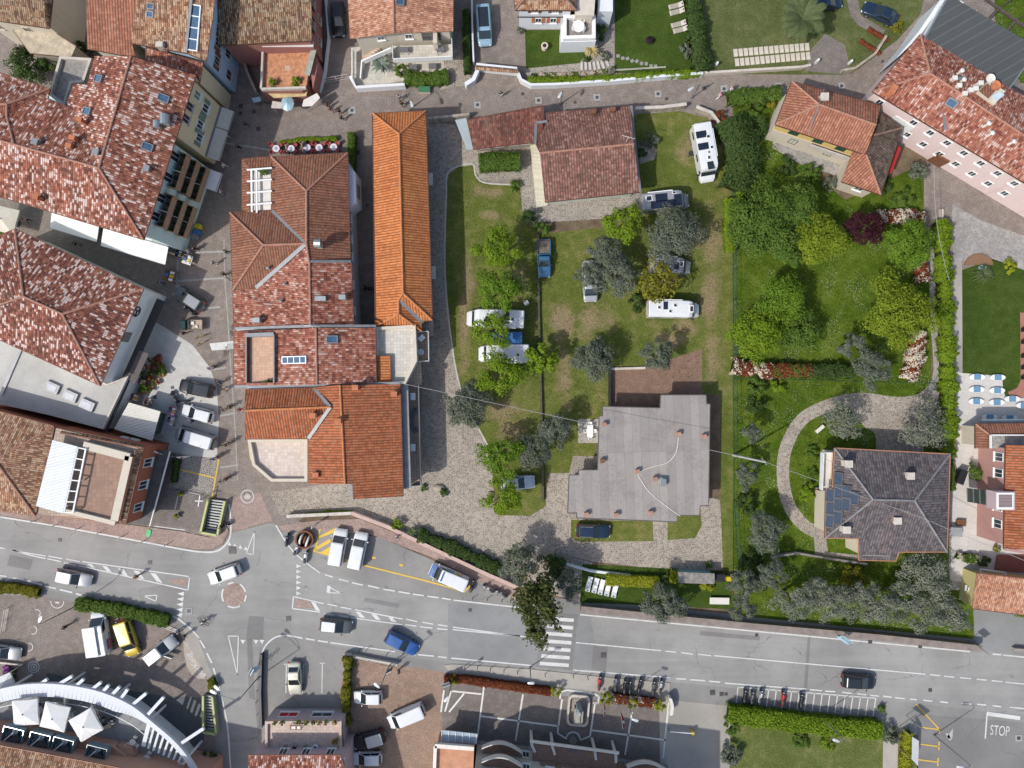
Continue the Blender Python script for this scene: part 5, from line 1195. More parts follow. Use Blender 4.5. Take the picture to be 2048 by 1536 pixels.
for y in (0,.5,1): a=P(172 - 26*y,899+126*y,8.1);pf.bar((a.x,a.y,7.05),a,.12)
h.part('pergola_frame',pf,WHITE);h.roof({'a': (120,866,7.3),'b': (284,896,7.3),'c': (287,892,6.9),'d': (124,858,6.9),'e': (250,1050,7.3),'f': (240,1046,7.5),'g': (270,900,7.5)},['adcb','cefg'],T_OLD,'eave_roof')
h.roof({'a': (-80,802,7.2),'b': (108,853,7.2),'c': (70,1031,7.2),'d': (-80,1010,7.2),'m': (-10,920,9.0),'n': (62,900,8.0)},['abm','bcm','cdm','dam'],T_TAN,'main_roof',ridge=['bm','cm'])
h.wall([(-80,802),(107,853),(70,1030),(-80,1010)],7.2,W_TERR,.4,name='main_wall')
for k in range(3): h.win(1,.22+.3*k,4.6,1.1,1.9,None,None,0)
for px,py in ((135,874),(248,878),(268,882)): c=P(px,py,3.6);MB().box(c.x,c.y,3.0,1.0,.5,.6,R(-14)).build('air_conditioner',OFFW,h.t)
h.part('lower_roof',MB().prism(PP([(285,893),(340,903),(300,1050),(250,1048)],2.9),2.75,2.9),M('dark_roof_sheet',(.11,.105,.10),.8,var=.25));h.part('lower_roof_edge',MB().bar(P(340,903,3.0),P(300,1052,3.0),.1,.25),WHITE)
# --- kiosk
c=P(275,842,0);k_=thing('flower_kiosk','cream ribbed metal roof of the flower kiosk by the white piazza','kiosk',(c.x,c.y,0))
MB().prism(PP([(258,805),(321,823),(304,881),(228,858)],3.0),2.9,3.02).build('roof',RIBC,k_);MB().prism(inset(PP([(258,805),(321,823),(304,881),(228,858)],3.0),.6),0,2.88).build('wall',M('kiosk_green',(.05,.09,.075),.5),k_)
for p in inset(PP([(258,805),(321,823),(304,881),(228,858)],3.0),.2): MB().tube([(p.x,p.y,0),(p.x,p.y,2.9)],.05,6).build('post',GREYM,k_)
# --- centre row of houses
h=House('central_row','row of joined houses with hipped brown, mottled and orange tile roofs in the centre','building',(640,650))
f7=h.wall([(484,316),(694,306),(700,523),(706,652),(750,655),(752,765),(800,768),(805,992),(707,998),(706,968),(618,968),(617,878),(490,878),(490,780),(468,770),(466,580),(460,424),(486,424)],6.3,W_WHT,.35)
BR=h.roof({'a': (543,314,6.5),'b': (695,306,6.5),'m': (613,382,8.8),'n': (613,487,8.8),'c': (700,523,6.5),'o': (618,523,8.8),'d': (543,425,6.5)},['abm','bcom'[:4] and 'bconm','amnd'],T_BRN,'north_roof',ridge=['am','bm','mn','no'],rmat=T_SAL)
h.roof({'a': (484,318,6.2),'b': (543,313,6.2),'c': (543,334,6.7),'d': (500,336,6.7),'e': (500,425,6.7),'f': (484,425,6.2)},['abcd','adef'],T_BRN,'edge_roof')
h.roof({'a': (460,425,6.5),'b': (545,421,6.5),'c': (613,487,8.7),'m': (527,490,8.7),'d': (512,576,6.6),'e': (466,580,6.5)},['abcm','ame','mcde'],T_BRN,'west_roof',ridge=['am','em','mc'],rmat=T_SAL);h.flash([('b','c'),('c','d')],.45)
h.roof({'a': (466,581,6.4),'b': (512,577,6.6),'c': (613,489,8.5),'o': (619,524,8.6),'p': (621,655,8.6),'d': (468,659,6.4),'q': (702,524,6.8),'s': (707,651,6.8)},['abcopd','oqsp'],T_MOTP,'middle_roof',ridge=['op'])
h.flash([((619,523,8.75),(702,523,6.95)),((470,657,6.5),(621,652,8.75)),((621,652,8.75),(752,652,6.8))],.3,'roof_flashing')
zt=lambda x: 6.3+2.1*(x - 468)/164
h.roof({'a': (468,662,6.3),'b': (497,662,zt(497)),'c': (551,660,zt(551)),'d': (632,656,8.4),'e': (634,769,8.4),'f': (551,770,zt(551)),'g': (497,771,zt(497)),'h': (468,771,6.3),'i': (497,672,zt(497)),'j': (551,670,zt(551)),'k': (551,765,zt(551)),'l': (497,766,zt(497)),'q': (750,656,6.6),'s': (752,766,6.6)},['abih'[:2]+'ilgh','bcji','cdefkj','lkfg','dqse'],T_MOTP,'lower_roof',ridge=['de'])
h.flat([(497,672),(551,670),(551,765),(497,766)],6.36,slabs('peach_terrace_tiles',(.56,.36,.25),.33,.33,(.46,.29,.2)),'roof_terrace');h.part('terrace_upstand',MB().bar(P(551,670,7.3),P(551,766,7.3),.12,1.2).bar(P(496,671,6.6),P(552,669,6.9),.45,1.4).bar(P(495,766,6.5),P(495,672,6.5),.15,1.0),LEAD)
h.skylight(590,720,'cde',.9,3.1,n=4,frame=WHITE);h.skylight(664,679,'dqs',.9,1.3)
p,nn=h.on_roof(632,655,'dqs');h.part('aerial',MB().tube([p,p+up*2.0],.03,5).bar(p+Vector((-.9,.1,1.8)),p+Vector((.9,-.1,1.8)),.03).bar(p+Vector((-.5,.5,1.6)),p+Vector((.3,-.5,1.6)),.03),OFFW)
h.roof({'a': (490,780,6.6),'b': (628,776,6.6),'c': (661,814,8.0),'m': (490,821,8.0),'d': (617,877,6.5),'e': (490,878,6.5)},['abcm','mcde'],T_ORR,'south_west_roof',ridge=['mc'],rmat=T_ORA);h.flash([('b','c'),('c','d')],.4)
h.roof({'a': (628,775,6.7),'b': (680,770,8.3),'c': (690,968,8.3),'d': (618,968,6.4),'e': (617,877,6.4),'f': (661,814,7.7),'g': (800,768,6.2),'h': (806,993,6.2),'i': (707,998,7.9),'j': (706,968,7.95)},['abcdef','bghijc'],T_ORR,'south_roof',ridge=['bc'],rmat=T_ORA)
h.flash([((470,773,6.5),(628,770,6.9)),((628,770,6.95),(800,766,6.4))],.3,'roof_flashing');h.part('corner_post',MB().bar(P(704,968,7.6),P(706,1000,7.6),.35,.4),LEAD)
for px,py,z in ((625,831,8.6),(676,842,8.9),(788,788,7.3),(631,950,7.4),(710,775,8.8),(634,488,9.6)): h.chimney(px,py,z,.6,.5,.7,STONE if px < 680 else TERRA)
for px,py in ((561,602),(598,602),(568,567),(535,535),(518,643)): h.pipe(px,py,8.2 if px > 530 else 7.6,.12)
for px,py in ((640,597),(512,640),(684,594)): p,nn=h.on_roof(px,py,'bgh');c=P(px,py,8.4);MB().box(c.x,c.y,7.0,1.3 if px == 640 else .8,.55,1.4).build('vent_box',ZINC,h.t)
c=P(634,486,9.6);MB().tube([(c.x - .3,c.y,9.5),(c.x+.45,c.y,9.5)],.55,12).build('roof_ventilator',ZINC,h.t)
tf=h.wall([(498,878),(617,878),(617,962),(545,962),(508,930)],4.3,W_CREAM,.0,name='terrace_wall');h.flat([(498,878),(617,878),(617,962),(545,962),(508,930)],4.32,slabs('pale_terrace_tiles',(.60,.51,.44),.4,.4,(.52,.43,.37)),'south_terrace',parapet=.55,pw=.35,pmat=W_CREAM);h.part('side_strip',MB().prism(PP([(495,878),(512,878),(518,938),(500,918)],2.8),0,2.8),W_LEMON)
h.flat([(750,655),(832,650),(835,722),(812,768),(752,768)],5.3,F_CREAM,'east_terrace',.3,.5,.35,W_CREAM);h.part('east_block',MB().prism(inset(PP([(750,655),(832,650),(835,722),(812,768),(752,768)],5.3),.1),0,5.0),W_CREAM);h.roof({'a': (752,712,6.1),'b': (780,711,5.9),'c': (781,764,5.9),'d': (752,765,6.1)},['abcd'],T_ORA,'lean_to_roof')
h.part('lean_to_wall',MB().prism(inset(PP([(752,712),(780,711),(781,764),(752,765)],5.9),.1),5.3,5.75),W_CREAM)
h.flat([(834,664),(857,663),(858,722),(834,723)],3.3,F_TAUP,'balcony',.25);h.part('balcony_rail',MB().bar(P(834,664,3.8),P(857,663,3.8),.06,.9).bar(P(857,663,3.8),P(858,722,3.8),.06,.9).bar(P(858,722,3.8),P(834,723,3.8),.06,.9),WHITE)
h.flat([(820,725),(842,722),(844,770),(816,772)],3.3,F_TAUP,'balcony',.25);h.flat([(800,768),(816,768),(822,976),(806,978)],5.4,LEAD,'gutter_roof',.2)
h.flat([(815,770),(838,770),(842,970),(820,972)],3.0,F_TAUP,'balcony',.25);h.part('balcony_rail',MB().bar(P(838,770,3.5),P(842,970,3.5),.06,1.0).bar(P(842,970,3.5),P(820,972,3.5),.06,1.0),GREYM)
h.flat([(500,336),(543,334),(543,425),(500,425)],6.32,OFFW,'pergola_terrace');pf=MB()
for y in (338,361,384,408): pf.bar(P(494,y+2,7.0),P(544,y - 2,7.0),.17,.2)
for x in (503,513): pf.bar(P(x,338,6.85),P(x+1,424,6.85),.2,.2)
for y in (340,424): a=P(513,y,6.8);pf.bar((a.x,a.y,6.32),a,.15)
h.part('pergola_beams',pf,WHITE);h.part('bay_window',MB().prism(PP([(697,332),(716,352),(718,412),(700,425)],4.0),2.2,5.6),W_WHT);c=P(712,384,4.2);h.part('bay_shutter',MB().box(c.x+.12,c.y,3.6,.5,1.6,1.5),GREENS)
for k,(i,t_) in enumerate(((1,.55),(1,.75),(1,.92),(2,.3),(2,.7))): h.win(i,t_,4.4,1.0,1.4,None,GREENS,0)
# --- long orange roof
h=House('orange_roof_house','long narrow house with bright orange hipped tile roof','house',(800,430))
f8=h.wall([(746,227),(851,222),(863,640),(840,660),(752,652)],5.3,M('dark_timber_wall',(.16,.12,.085),.8,var=.2),.45)
h.roof({'a': (746,227,5.3),'b': (851,222,5.3),'m': (798,268,7.3),'n': (806,586,7.3),'c': (864,640,5.3),'v': (842,642,5.2),'p': (797,600,6.9),'q': (797,628,6.9),'d': (752,652,5.2),'e': (843,662,5.1)},['abm','bcnm','amnpqd','ncvp','pveq','qed'],T_ORA,ridge=['am','bm','mn','nc','np','pq','qd','qe']);h.flash([('p','v')],.4)
h.part('gutter',MB().bar(P(852,224,5.2),P(865,641,5.2),.14).bar(P(745,228,5.2),P(751,652,5.2),.14),gutter_mat());h.part('side_canopy',MB().box(*P(866,545,2.6)[:2],2.5,.7,1.6,.1).box(*P(860,358,2.6)[:2],2.5,.7,1.5,.1),OFFW)
for k in range(6): h.win(1,.12+k*.15,3.0,.9,1.2,STONE)
h.flat([(838,640),(866,640),(866,672),(838,672)],2.8,F_TAUP,'porch_roof');h.part('porch_post',MB().bar(P(862,668,0),P(862,668,2.6),.2),WOODB)
# --- house on the camp site
h=House('camp_house','low house with rosy two-slope tile roof and dark lean-to wing at the camp site','house',(1170,310))
fh=h.wall([(1092,226),(1260,212),(1279,384),(1090,403),(1072,288)],3.7,M('pale_green_plaster',(.50,.55,.46),.8,var=.1),.5)
h.roof({'a': (1092,226,3.9),'b': (1260,212,3.9),'n': (1268,288,5.7),'m': (1080,306,5.7),'c': (1280,384,3.6),'d': (1090,404,3.6),'e': (1071,288,5.2),'f': (1094,244,4.3)},['abnmef','mncd'],T_HSE,ridge=['mn']);h.flash([((1070,286,5.35),(1072,246,4.6)),((1072,246,4.5),(1094,243,4.5)),((1262,212,3.95),(1280,384,3.75))],.3,'roof_flashing')
p,nn=h.on_roof(1252,284,'mnc');h.part('aerial',MB().tube([p,p+up*1.8],.03,5).bar(p+Vector((-.8,.2,1.7)),p+Vector((.8,-.2,1.7)),.04),OFFW)
h.roof({'a': (934,240,3.6),'b': (1086,211,3.8),'c': (1090,248,3.4),'d': (1074,284,3.0),'e': (946,298,2.8)},['abcde'],T_DRK,'wing_roof');h.wall([(934,240),(1086,211),(1074,282),(946,296)],2.8,W_STONE,.4,name='wing_wall')
for px,py in ((1188,222),(1226,218)): h.chimney(px,py,5.0,.45,.4,.6,WOODB,WOODB)
h.part('glass_porch',MB().prism(PP([(910,240),(932,236),(946,298),(934,300)],2.4),2.3,2.4),M('frosted_glass',(.36,.42,.42),.3));h.part('boarded_deck',MB().prism(PP([(1060,284),(1078,282),(1096,410),(1073,416)],.4),0,.4),slabs('cream_deck_boards',(.60,.55,.43),2.0,.14,(.42,.38,.3),R(5)))
for t_,sh in ((.15,None),(.35,WOODB),(.6,None),(.85,None)): h.win(2,t_,2.0,1.1,1.2,None,sh)
h.win(1,.3,2.0,.9,1.1);h.win(1,.7,2.0,.9,1.1)
# --- yellow house
h=House('yellow_house','mustard-yellow house with dark green shutters and salmon hipped roof','house',(1660,250))
f13=h.wall([(1584,163),(1761,212),(1731,309),(1552,249)],5.7,W_MUST,.45);h.roof({'a': (1584,163,5.7),'b': (1762,211,5.7),'c': (1731,309,5.7),'d': (1551,249,5.7),'m': (1638,209,7.6),'n': (1752,250,7.5)},['abnm','amd','dmnc','bcn'],T_SAL,ridge=['mn','dm','am']);h.flash([((1648,178,6.3),(1638,209,7.75)),((1638,209,7.75),(1616,268,5.9))],.12,'roof_joint');h.chimney(1650,193,7.6,.7,.7,1.0,STONE,STONE)
h.part('cream_base',MB().prism(inset([Vector((p.x,p.y,0)) for p in f13],-.05),0,3.3),W_CREAM)
for t_ in (.22,.52,.8): h.win(2,1 - t_,4.5,1.2,1.7,DGREEN,None,pane=DGREEN,sill=False)
for t_ in (.3,.75): h.win(2,1 - t_,1.9,1.0,1.4,DGREEN,None,pane=DGREEN,sill=False)
h.part('balcony',MB().bar(P(1622,286,2.9),P(1700,312,2.9),1.2,.2),STONE);h.part('balcony_rail',MB().bar(P(1618,291,3.4),P(1697,318,3.4),.12,.9),STONE)
h.roof({'e': (1761,226,5.1),'f': (1804,256,4.9),'k': (1748,270,6.0),'c': (1732,309,6.0),'g': (1761,389,4.3),'s': (1683,363,4.2),'w': (1706,303,5.0)},['efk','fgck'],T_WNG,'wing_roof',ridge=['kf'],rmat=T_OLD);h.roof({'c': (1732,309,6.02),'g': (1761,389,4.32),'s': (1683,363,4.2),'w': (1706,303,5.0)},['cgsw'],T_SAL,'wing_roof',ridge=['cg']);h.wall([(1738,240),(1802,257),(1760,386),(1685,361),(1706,303)],4.1,W_CREAM,.4,name='wing_wall');h.win(2,.4,2.4,1.1,1.2);h.part('red_awning',MB().prism(PP([(1796,292),(1802,296),(1782,348),(1777,344)],3.2),3.1,3.25),K_RED)
# --- pink row
h=House('pink_row_house','long pale pink row house with mottled red tile roof and white-framed windows','building',(1920,230))
f14=h.wall([(1840,70),(1747,183),(2180,444),(2180,260)],6.9,W_PINK,.35);h.roof({'a': (1841,69,6.9),'b': (1746,183,6.9),'c': (2180,444,6.9),'d': (2180,270,6.9),'m': (1860,147,8.7),'n': (2180,358,8.7)},['bcnm','adnm','abm'],T_MOTP,ridge=['mn','am','bm']);h.flash([((1882,163,8.4),(1890,260,7.2)),((1882,163,8.4),(1932,155,7.9))],.35,'roof_flashing')
h.skylight(1902,206,'bcn',1.2,.9);h.chimney(1787,178,8.3,.6,.9,.6,TERRA,TERRA,R(-30))
for px,py,z in ((1980,246,9.3),(1987,265,9.0),(2030,282,9.2),(1926,140,8.9),(1930,158,8.9)): h.pipe(px,py,z,.16,.7,OFFW)
for k in range(9):
    if k != 1: h.win(1,.045+k*.082,5.2,.85,1.15);h.win(1,.075+k*.082,2.4,.85,1.15)
h.part('doorway',MB().prism([f14[1].lerp(f14[2],.40),f14[1].lerp(f14[2],.46),f14[1].lerp(f14[2],.46)+Vector((-.1,-.18,0)),f14[1].lerp(f14[2],.40)+Vector((-.1,-.18,0))],0,2.3),WOODB)
h.part('grey_panel',MB().prism([f14[1].lerp(f14[2],.135),f14[1].lerp(f14[2],.23),f14[1].lerp(f14[2],.23)+Vector((-.05,-.09,0)),f14[1].lerp(f14[2],.135)+Vector((-.05,-.09,0))],1.5,4.6),W_GREY)
h.part('dormer_terrace',MB().prism(PP([(1957,182),(1980,160),(2015,180),(1992,208)],8.9),7.0,8.6),W_CREAM);h.part('dormer_roof',MB().prism(PP([(1959,181),(1974,167),(1992,180),(1978,196)],9.0),8.85,9.0),T_BRN,uv='roof');h.part('tarpaulin',MB().prism(PP([(1986,190),(2002,181),(2012,188),(1994,202)],9.0),8.65,8.8),M('pale_blue_sheet',(.50,.60,.68),.6))
for i,(px,py,r_,m_) in enumerate(((1980,158,.55,OFFW),(1990,172,.62,TERRA))):
    c=P(px,py,9.8);o=MB().lathe((c.x,c.y,9.6),[(.05,0),(r_*.7,.12),(r_,.35),(r_*.97,.36),(r_*.65,.15)],16).build('satellite_dish',m_,h.t);MB().tube([(c.x,c.y,8.2),(c.x,c.y,9.62)],.04,6).build('mast',GREYM,o)
for px,py in ((1943,179),(1931,186),(1953,176),(1963,165),(1920,170),(1911,155)): c=P(px,py,9.2);MB().box(c.x,c.y,7.6,.4,.35,1.4).box(c.x,c.y,9.0,.55,.5,.2).build('chimney',OFFW,h.t)
h=House('grey_roof_annexe','annexe with large grey corrugated sheet roof behind the pink row','building',(1950,80));g14=h.wall([(1846,83),(1898,-8),(2075,96),(2016,178)],6.6,W_WHT,.15);h.flat([(1845,84),(1898,-10),(2077,96),(2016,180)],6.9,CORR,'roof',.15);h.part('roof_edge',MB().bar(P(1845,84,6.95),P(1898,-10,6.95),.16).bar(P(2016,180,6.95),P(2077,96,6.95),.16),ZINC)
h.part('side_lean_to',MB().prism(PP([(1792,118),(1806,100),(1838,62),(1880,0),(1890,0),(1840,72)],4.5),0,4.5),W_WHT);h.part('shade_sail',MB().prism(PP([(1884,20),(1900,-6),(1896,10),(1888,18)],5.2),5.1,5.15),K_BLU)
# --- bungalow
h=House('flat_roof_bungalow','bungalow with large stepped flat grey roof','house',(1290,920))
CHB=M('weathered_brick',(.36,.20,.14),.9,var=.25)
OUT=[(1205,813),(1320,816),(1321,790),(1412,790),(1413,808),(1420,808),(1417,1011),(1400,1012),(1399,1031),(1355,1031),(1354,1044),(1153,1036),(1153,1026),(1135,1026),(1138,950),(1157,950),(1157,940),(1195,940),(1198,832),(1205,832)]
h.wall(OUT,3.1,W_CREAM,.55);h.flat(OUT,3.4,CONCR,'roof',.3);rim=MB();q=PP(OUT,3.4)
for a,b in zip(q,q[1:]+q[:1]): rim.bar(a+up*-.02,b+up*-.02,.10,.12)
h.part('roof_edge',rim,M('dark_roof_edge',(.10,.09,.085),.7))
for px,py,m_ in ((1209,849,TERRA),(1275,943,TERRA),(1311,958,TERRA),(1358,868,TERRA),(1409,873,TERRA),(1205,922,WOODB),(1173,1029,TERRA),(1233,1030,TERRA),(1302,1026,TERRA)): h.chimney(px,py,4.0,.42,.42,.5,m_ if m_ is WOODB else CHB,m_ if m_ is WOODB else CHB,R(10))
c=P(1329,966,4.3);h.part('flue_box',MB().box(c.x,c.y,3.4,.5,.9,.8).bar(P(1316,958,4.0),P(1329,958,4.0),.2),ZINC);cb=MB()
cb.tube([P(x,y,3.44) for x,y in [(v.x,v.y) for v in spline([(1357,875),(1352,905),(1335,925),(1310,932),(1278,945),(1283,962),(1300,985),(1330,1010),(1360,1032)],5)]],.045,5);h.part('roof_cable',cb,OFFW)
for t_ in (.3,.7): h.win(10,t_,1.6,1.4,1.2)
for t_ in (.3,.6): h.win(0,t_,1.6,1.2,1.2)
# --- slate villa
h=House('slate_roof_villa','villa with dark slate-grey hipped tile roof and blue solar panels','house',(1780,1010))
O16=[(1669,897),(1899,908),(1893,1103),(1798,1103),(1791,1121),(1717,1119),(1717,1076),(1651,1075),(1653,977),(1664,977)]
h.wall(O16,4.5,W_CREAM,.5);h.roof({'a': (1669,896,4.6),'b': (1900,908,4.6),'c': (1894,1104,4.6),'d': (1798,1104,4.6),'e': (1791,1122,4.3),'f': (1717,1120,4.3),'g': (1717,1077,4.9),'h': (1650,1076,4.6),'i': (1652,977,4.6),'m': (1746,999,6.9),'n': (1829,1001,6.9),'j': (1664,977,4.85)},['abnm','bcn','mncdefgh','amhij'],T_SLT,ridge=['mn','am','bn','cn','hm'],rmat=M('pale_ridge',(.21,.205,.205),.8,var=.2))
gb=MB();q=[h.p[k] for k in 'abcdefghij']
for a,b in zip(q,q[1:]+q[:1]): gb.bar(a,b,.12)
h.part('gutter',gb,M('copper_edge',(.36,.17,.10),.6));SOLB=slabs('solar_cells',(.030,.052,.092),.156,.156,(.075,.10,.14),0,.008,.1,.05)
for px,py in ((1661,990),(1661,1016),(1660,1042),(1677,957),(1677,983),(1677,1009),(1676,1035),(1693,983),(1693,1009),(1709,996)): h.skylight(px,py,'amh',1.55,1.0,mat=SOLB,frame=DARKM,name='solar_panel')
for px,py in ((1698,928),(1822,952),(1694,1060),(1796,1042)): h.chimney(px,py,6.4,.7,.7,.8,STONE,STONE)
for t_ in (.3,.7): h.win(8,t_,2.5,1.0,1.4,None,TERRA)
h.win(0,.3,2.4,1.1,1.3);h.win(0,.7,2.4,1.1,1.3);h.part('west_balcony',MB().prism(PP([(1645,905),(1668,905),(1668,980),(1642,980)],2.7),2.5,2.7),OFFW);h.part('balcony_rail',MB().bar(P(1645,905,3.2),P(1642,980,3.2),.1,.9).bar(P(1645,905,3.2),P(1668,905,3.2),.1,.9),W_WHT)
# --- houses at the right edge
h=House('pool_side_house','rose-pink house with orange-red tile roof beside the white pool deck','house',(2060,980))
f17=h.wall([(2012,892),(2180,896),(2180,1102),(2008,1096)],5.6,W_ROSE,.3);h.roof({'a': (2012,890,5.7),'b': (2180,893,8.0),'c': (2180,1104,8.0),'d': (2008,1098,5.7)},['abcd'],T_ORR);h.roof({'a': (1951,848,3.6),'b': (2180,845,3.6),'c': (2180,872,4.1),'d': (1977,868,4.1),'e': (1977,897,4.1),'f': (1951,897,3.6)},['abcd','adef'],T_BRN,'wing_roof',ridge=['ad']);h.wall([(1951,848),(2180,845),(2180,896),(1951,897)],3.4,W_CREAM,.35,name='wing_wall');h.flat([(1978,869),(2180,872),(2180,896),(1978,897)],3.7,G_GREY,'roof_court');h.part('court_parapet',MB().bar(P(1980,870,4.1),P(2046,870,4.1),.15,.5).bar(P(1980,870,4.1),P(1980,896,4.1),.15,.5),W_GREY)
h.flat([(1962,838),(2180,838),(2180,846),(1962,846)],3.0,ZINC,'front_canopy',.1)
for t_ in (.10,.27,.62,.80): h.win(3,1 - t_,4.0,1.1,1.5,wall=0)
h.part('glass_canopy',MB().prism(PP([(1934,976),(1985,982),(1985,1012),(1936,1004)],3.0),2.9,3.0),M('dark_glass_roof',(.04,.05,.045),.2));gb=MB()
for k in range(5): x=1934+k*12.7;gb.bar(P(x,976+k*1.5,3.05),P(x+1,1004+k*2,3.05),.08)
h.part('canopy_bars',gb,GREYM);c=P(2012,1002,6.4);o=h.part('dormer',MB().box(c.x,c.y,4.6,2.3,2.2,1.7),W_LIL);MB().box(c.x - .1,c.y,6.32,2.0,2.0,.1).build('dormer_roof',WHITE,o);MB().box(c.x - .1,c.y,6.43,1.6,1.5,.04).build('dormer_panel',ribs('lilac_sheet',(.33,.25,.25),.4,.9),o);h.part('roof_step',MB().bar(P(2010,1098,5.8),P(2090,1112,5.8),.3),W_ROSE)
h=House('yellow_shed','pale yellow outbuilding with light red mono-pitch tile roof','outbuilding',(2000,1190));h.wall([(1955,1147),(2180,1172),(2180,1242),(1946,1215)],3.05,W_LEMON,.1);h.roof({'a': (1955,1146,3.9),'b': (2180,1171,3.9),'c': (2180,1246,3.1),'d': (1945,1217,3.1)},['abcd'],T_PNK);h.win(3,.45,1.5,.5,.5);h.part('pergola',MB().bar(P(1960,1138,2.7),P(2012,1145,2.7),.14).bar(P(1962,1146,2.7),P(2012,1152,2.7),.14).bar(P(1961,1138,2.7),P(1962,1148,2.7),.14).bar(P(2012,1144,2.7),P(2012,1153,2.7),.14),WHITE)
h.part('red_floor',MB().prism(PP([(1995,1110),(2100,1110),(2100,1150),(1990,1142)],.2),0,.2),M('dark_red_floor',(.22,.085,.06),.8))
# --- hotels along the bottom
h=House('balcony_hotel','hotel with tan tile roof and stepped peach balconies in the bottom left corner','building',(80,1500))
fz=h.wall([(-80,1478),(10,1495),(215,1533),(400,1570),(400,1700),(-80,1700)],7.0,W_PEACH,.1);h.part('peach_terrace',MB().prism(PP([(-80,1440),(10,1452),(222,1492),(250,1512),(250,1560),(-80,1500)],4.4),2.9,4.4),W_PEACH);h.roof({'a': (-80,1477,7.1),'b': (0,1492,7.1),'c': (240,1537,7.1),'d': (240,1700,10),'e': (-80,1700,10)},['abcde'],T_TAN)
for px,py in ((33,1466),(86,1477),(132,1487),(198,1503)):
    c=P(px,py,5.0);a=R(-14);ca,sa=math.cos(a),math.sin(a);o=MB().box(c.x,c.y,4.7,2.5,1.9,.2,a).build('balcony',G_GREY,h.t);q=MB()
    q.obox((c.x - sa*-.0+(-sa)*.95,c.y+ca*.95,5.35),Vector((ca,sa,0))*1.25,Vector((-sa,ca,0))*.03,up*.45)
    for e in (-1,1): q.obox((c.x+ca*1.22*e,c.y+sa*1.22*e,5.35),Vector((ca,sa,0))*.03,Vector((-sa,ca,0))*.92,up*.45)
    q.build('balcony_glass',M('blue_grey_glass',(.16,.22,.25),.2),o);MB().box(c.x,c.y+.1,5.25,.7,.7,.05,a).box(c.x,c.y+.1,4.9,.08,.08,.35).build('balcony_table',M('pale_blue_table',(.42,.56,.62),.5),o)
    for e in (-.75,.75): MB().box(c.x+e,c.y - .15,5.15,.5,.7,.06,a).box(c.x+e*1.25,c.y - .15,5.21,.06,.7,.4,a).build('deck_chair',M('blue_grey_fabric',(.14,.20,.25),.7),o)
    c2=P(px - 8,py+17,5.9);MB().box(c2.x,c2.y,4.8,1.5,1.0,.9,R(35)).build('window_bay',GLASS,h.t);MB().box(c2.x - .6,c2.y+.5,4.85,.12,1.4,.9,R(-50)).build('bay_wall',OFFW,h.t)
TO=[(-80,1412),(0,1388),(60,1378),(130,1380),(200,1393),(260,1418),(305,1452),(350,1490),(380,1530),(400,1600),(-80,1560)];h.flat(TO,3.0,M('grey_terrace',(.25,.255,.255),.85),'terrace_floor',.3);h.part('lower_block',MB().prism(inset(PP(TO,3.0),.3),0,2.7),W_GREY)
h.part('peach_ledge',MB().prism(PP([(236,1490),(262,1495),(270,1512),(240,1510)],4.0),3.0,4.0),W_PEACH)
c=P(200,1400);a_=thing('curved_pergola','sweeping white curved pergola arch round the hotel terrace','pergola',(c.x,c.y,0))
arc=spline([(-40,1392),(0,1378),(60,1368),(130,1370),(200,1384),(260,1410),(305,1445),(350,1484),(385,1528),(410,1580)],8);mb=MB();n=len(arc)
for i in range(n - 1):
    w0=26 if arc[i].x < 240 else max(9,26 - (arc[i].x - 240)*.28);w1=26 if arc[i+1].x < 240 else max(9,26 - (arc[i+1].x - 240)*.28)
    p0,p1=arc[i],arc[i+1];d=(p1 - p0).normalized();q0=Vector((-d.y,d.x,0));zz=4.4
    a,b=P(p0.x,p0.y,zz),P(p1.x,p1.y,zz);a2,b2=P(p0.x+q0.x*w0,p0.y+q0.y*w0,zz),P(p1.x+q0.x*w1,p1.y+q0.y*w1,zz)
    mb.prism([a,b,b2,a2],zz - .5,zz)
mb.build('arch',W_WHT,a_);fins=[(75,1372,95,1358),(118,1368,145,1352),(152,1372,168,1358),(182,1380,203,1364),(202,1388,218,1370),(218,1396,240,1373),(238,1403,256,1378),(262,1412,293,1386),(297,1428,328,1394),(364,1485,408,1456)]
for x0,y0,x1,y1 in fins: MB().bar(P(x0,y0,4.0),P(x1,y1,4.0),.38,.35).build('fin',W_WHT,a_);
for k in range(10): x=300+k*9.5;y=1442+k*9;MB().bar(P(x,y,4.2),P(x - 13+k*.5,1492+k*4.5,4.0),.26 if k else .5,.2).build('slat',W_WHT,a_)
for x,y in ((20,1376),(130,1372),(225,1396),(300,1440),(375,1515)): b=P(x,y,4.0);MB().tube([(b.x,b.y,0),(b.x,b.y,3.95)],.16,10).build('column',W_WHT,a_)
rail=MB();lp=[P(v.x - 1,v.y+37,3.9) for v in arc if v.x < 300]
for p,q in zip(lp,lp[1:]): rail.bar(p,q,.06)
for p in lp[::3]: rail.bar((p.x,p.y,3.0),p,.04)
rail.build('terrace_rail',WHITE,a_)
ground('entrance_ramp',M('dark_stone_floor',(.085,.09,.095),.7),[(95,1345),(205,1372),(330,1392),(410,1395),(408,1480),(380,1500),(300,1440),(200,1385),(88,1365)],5)
h=House('pink_terrace_house','lilac-pink house with mottled red roof and sunny roof terrace by the side road','house',(600,1490));h.wall([(500,1513),(692,1513),(692,1700),(500,1700)],5.9,W_LIL,.2);h.roof({'a': (497,1511,6.0),'b': (680,1511,6.0),'c': (696,1560,6.3),'d': (696,1700,8),'e': (497,1700,8)},['abcde'],T_MOT)
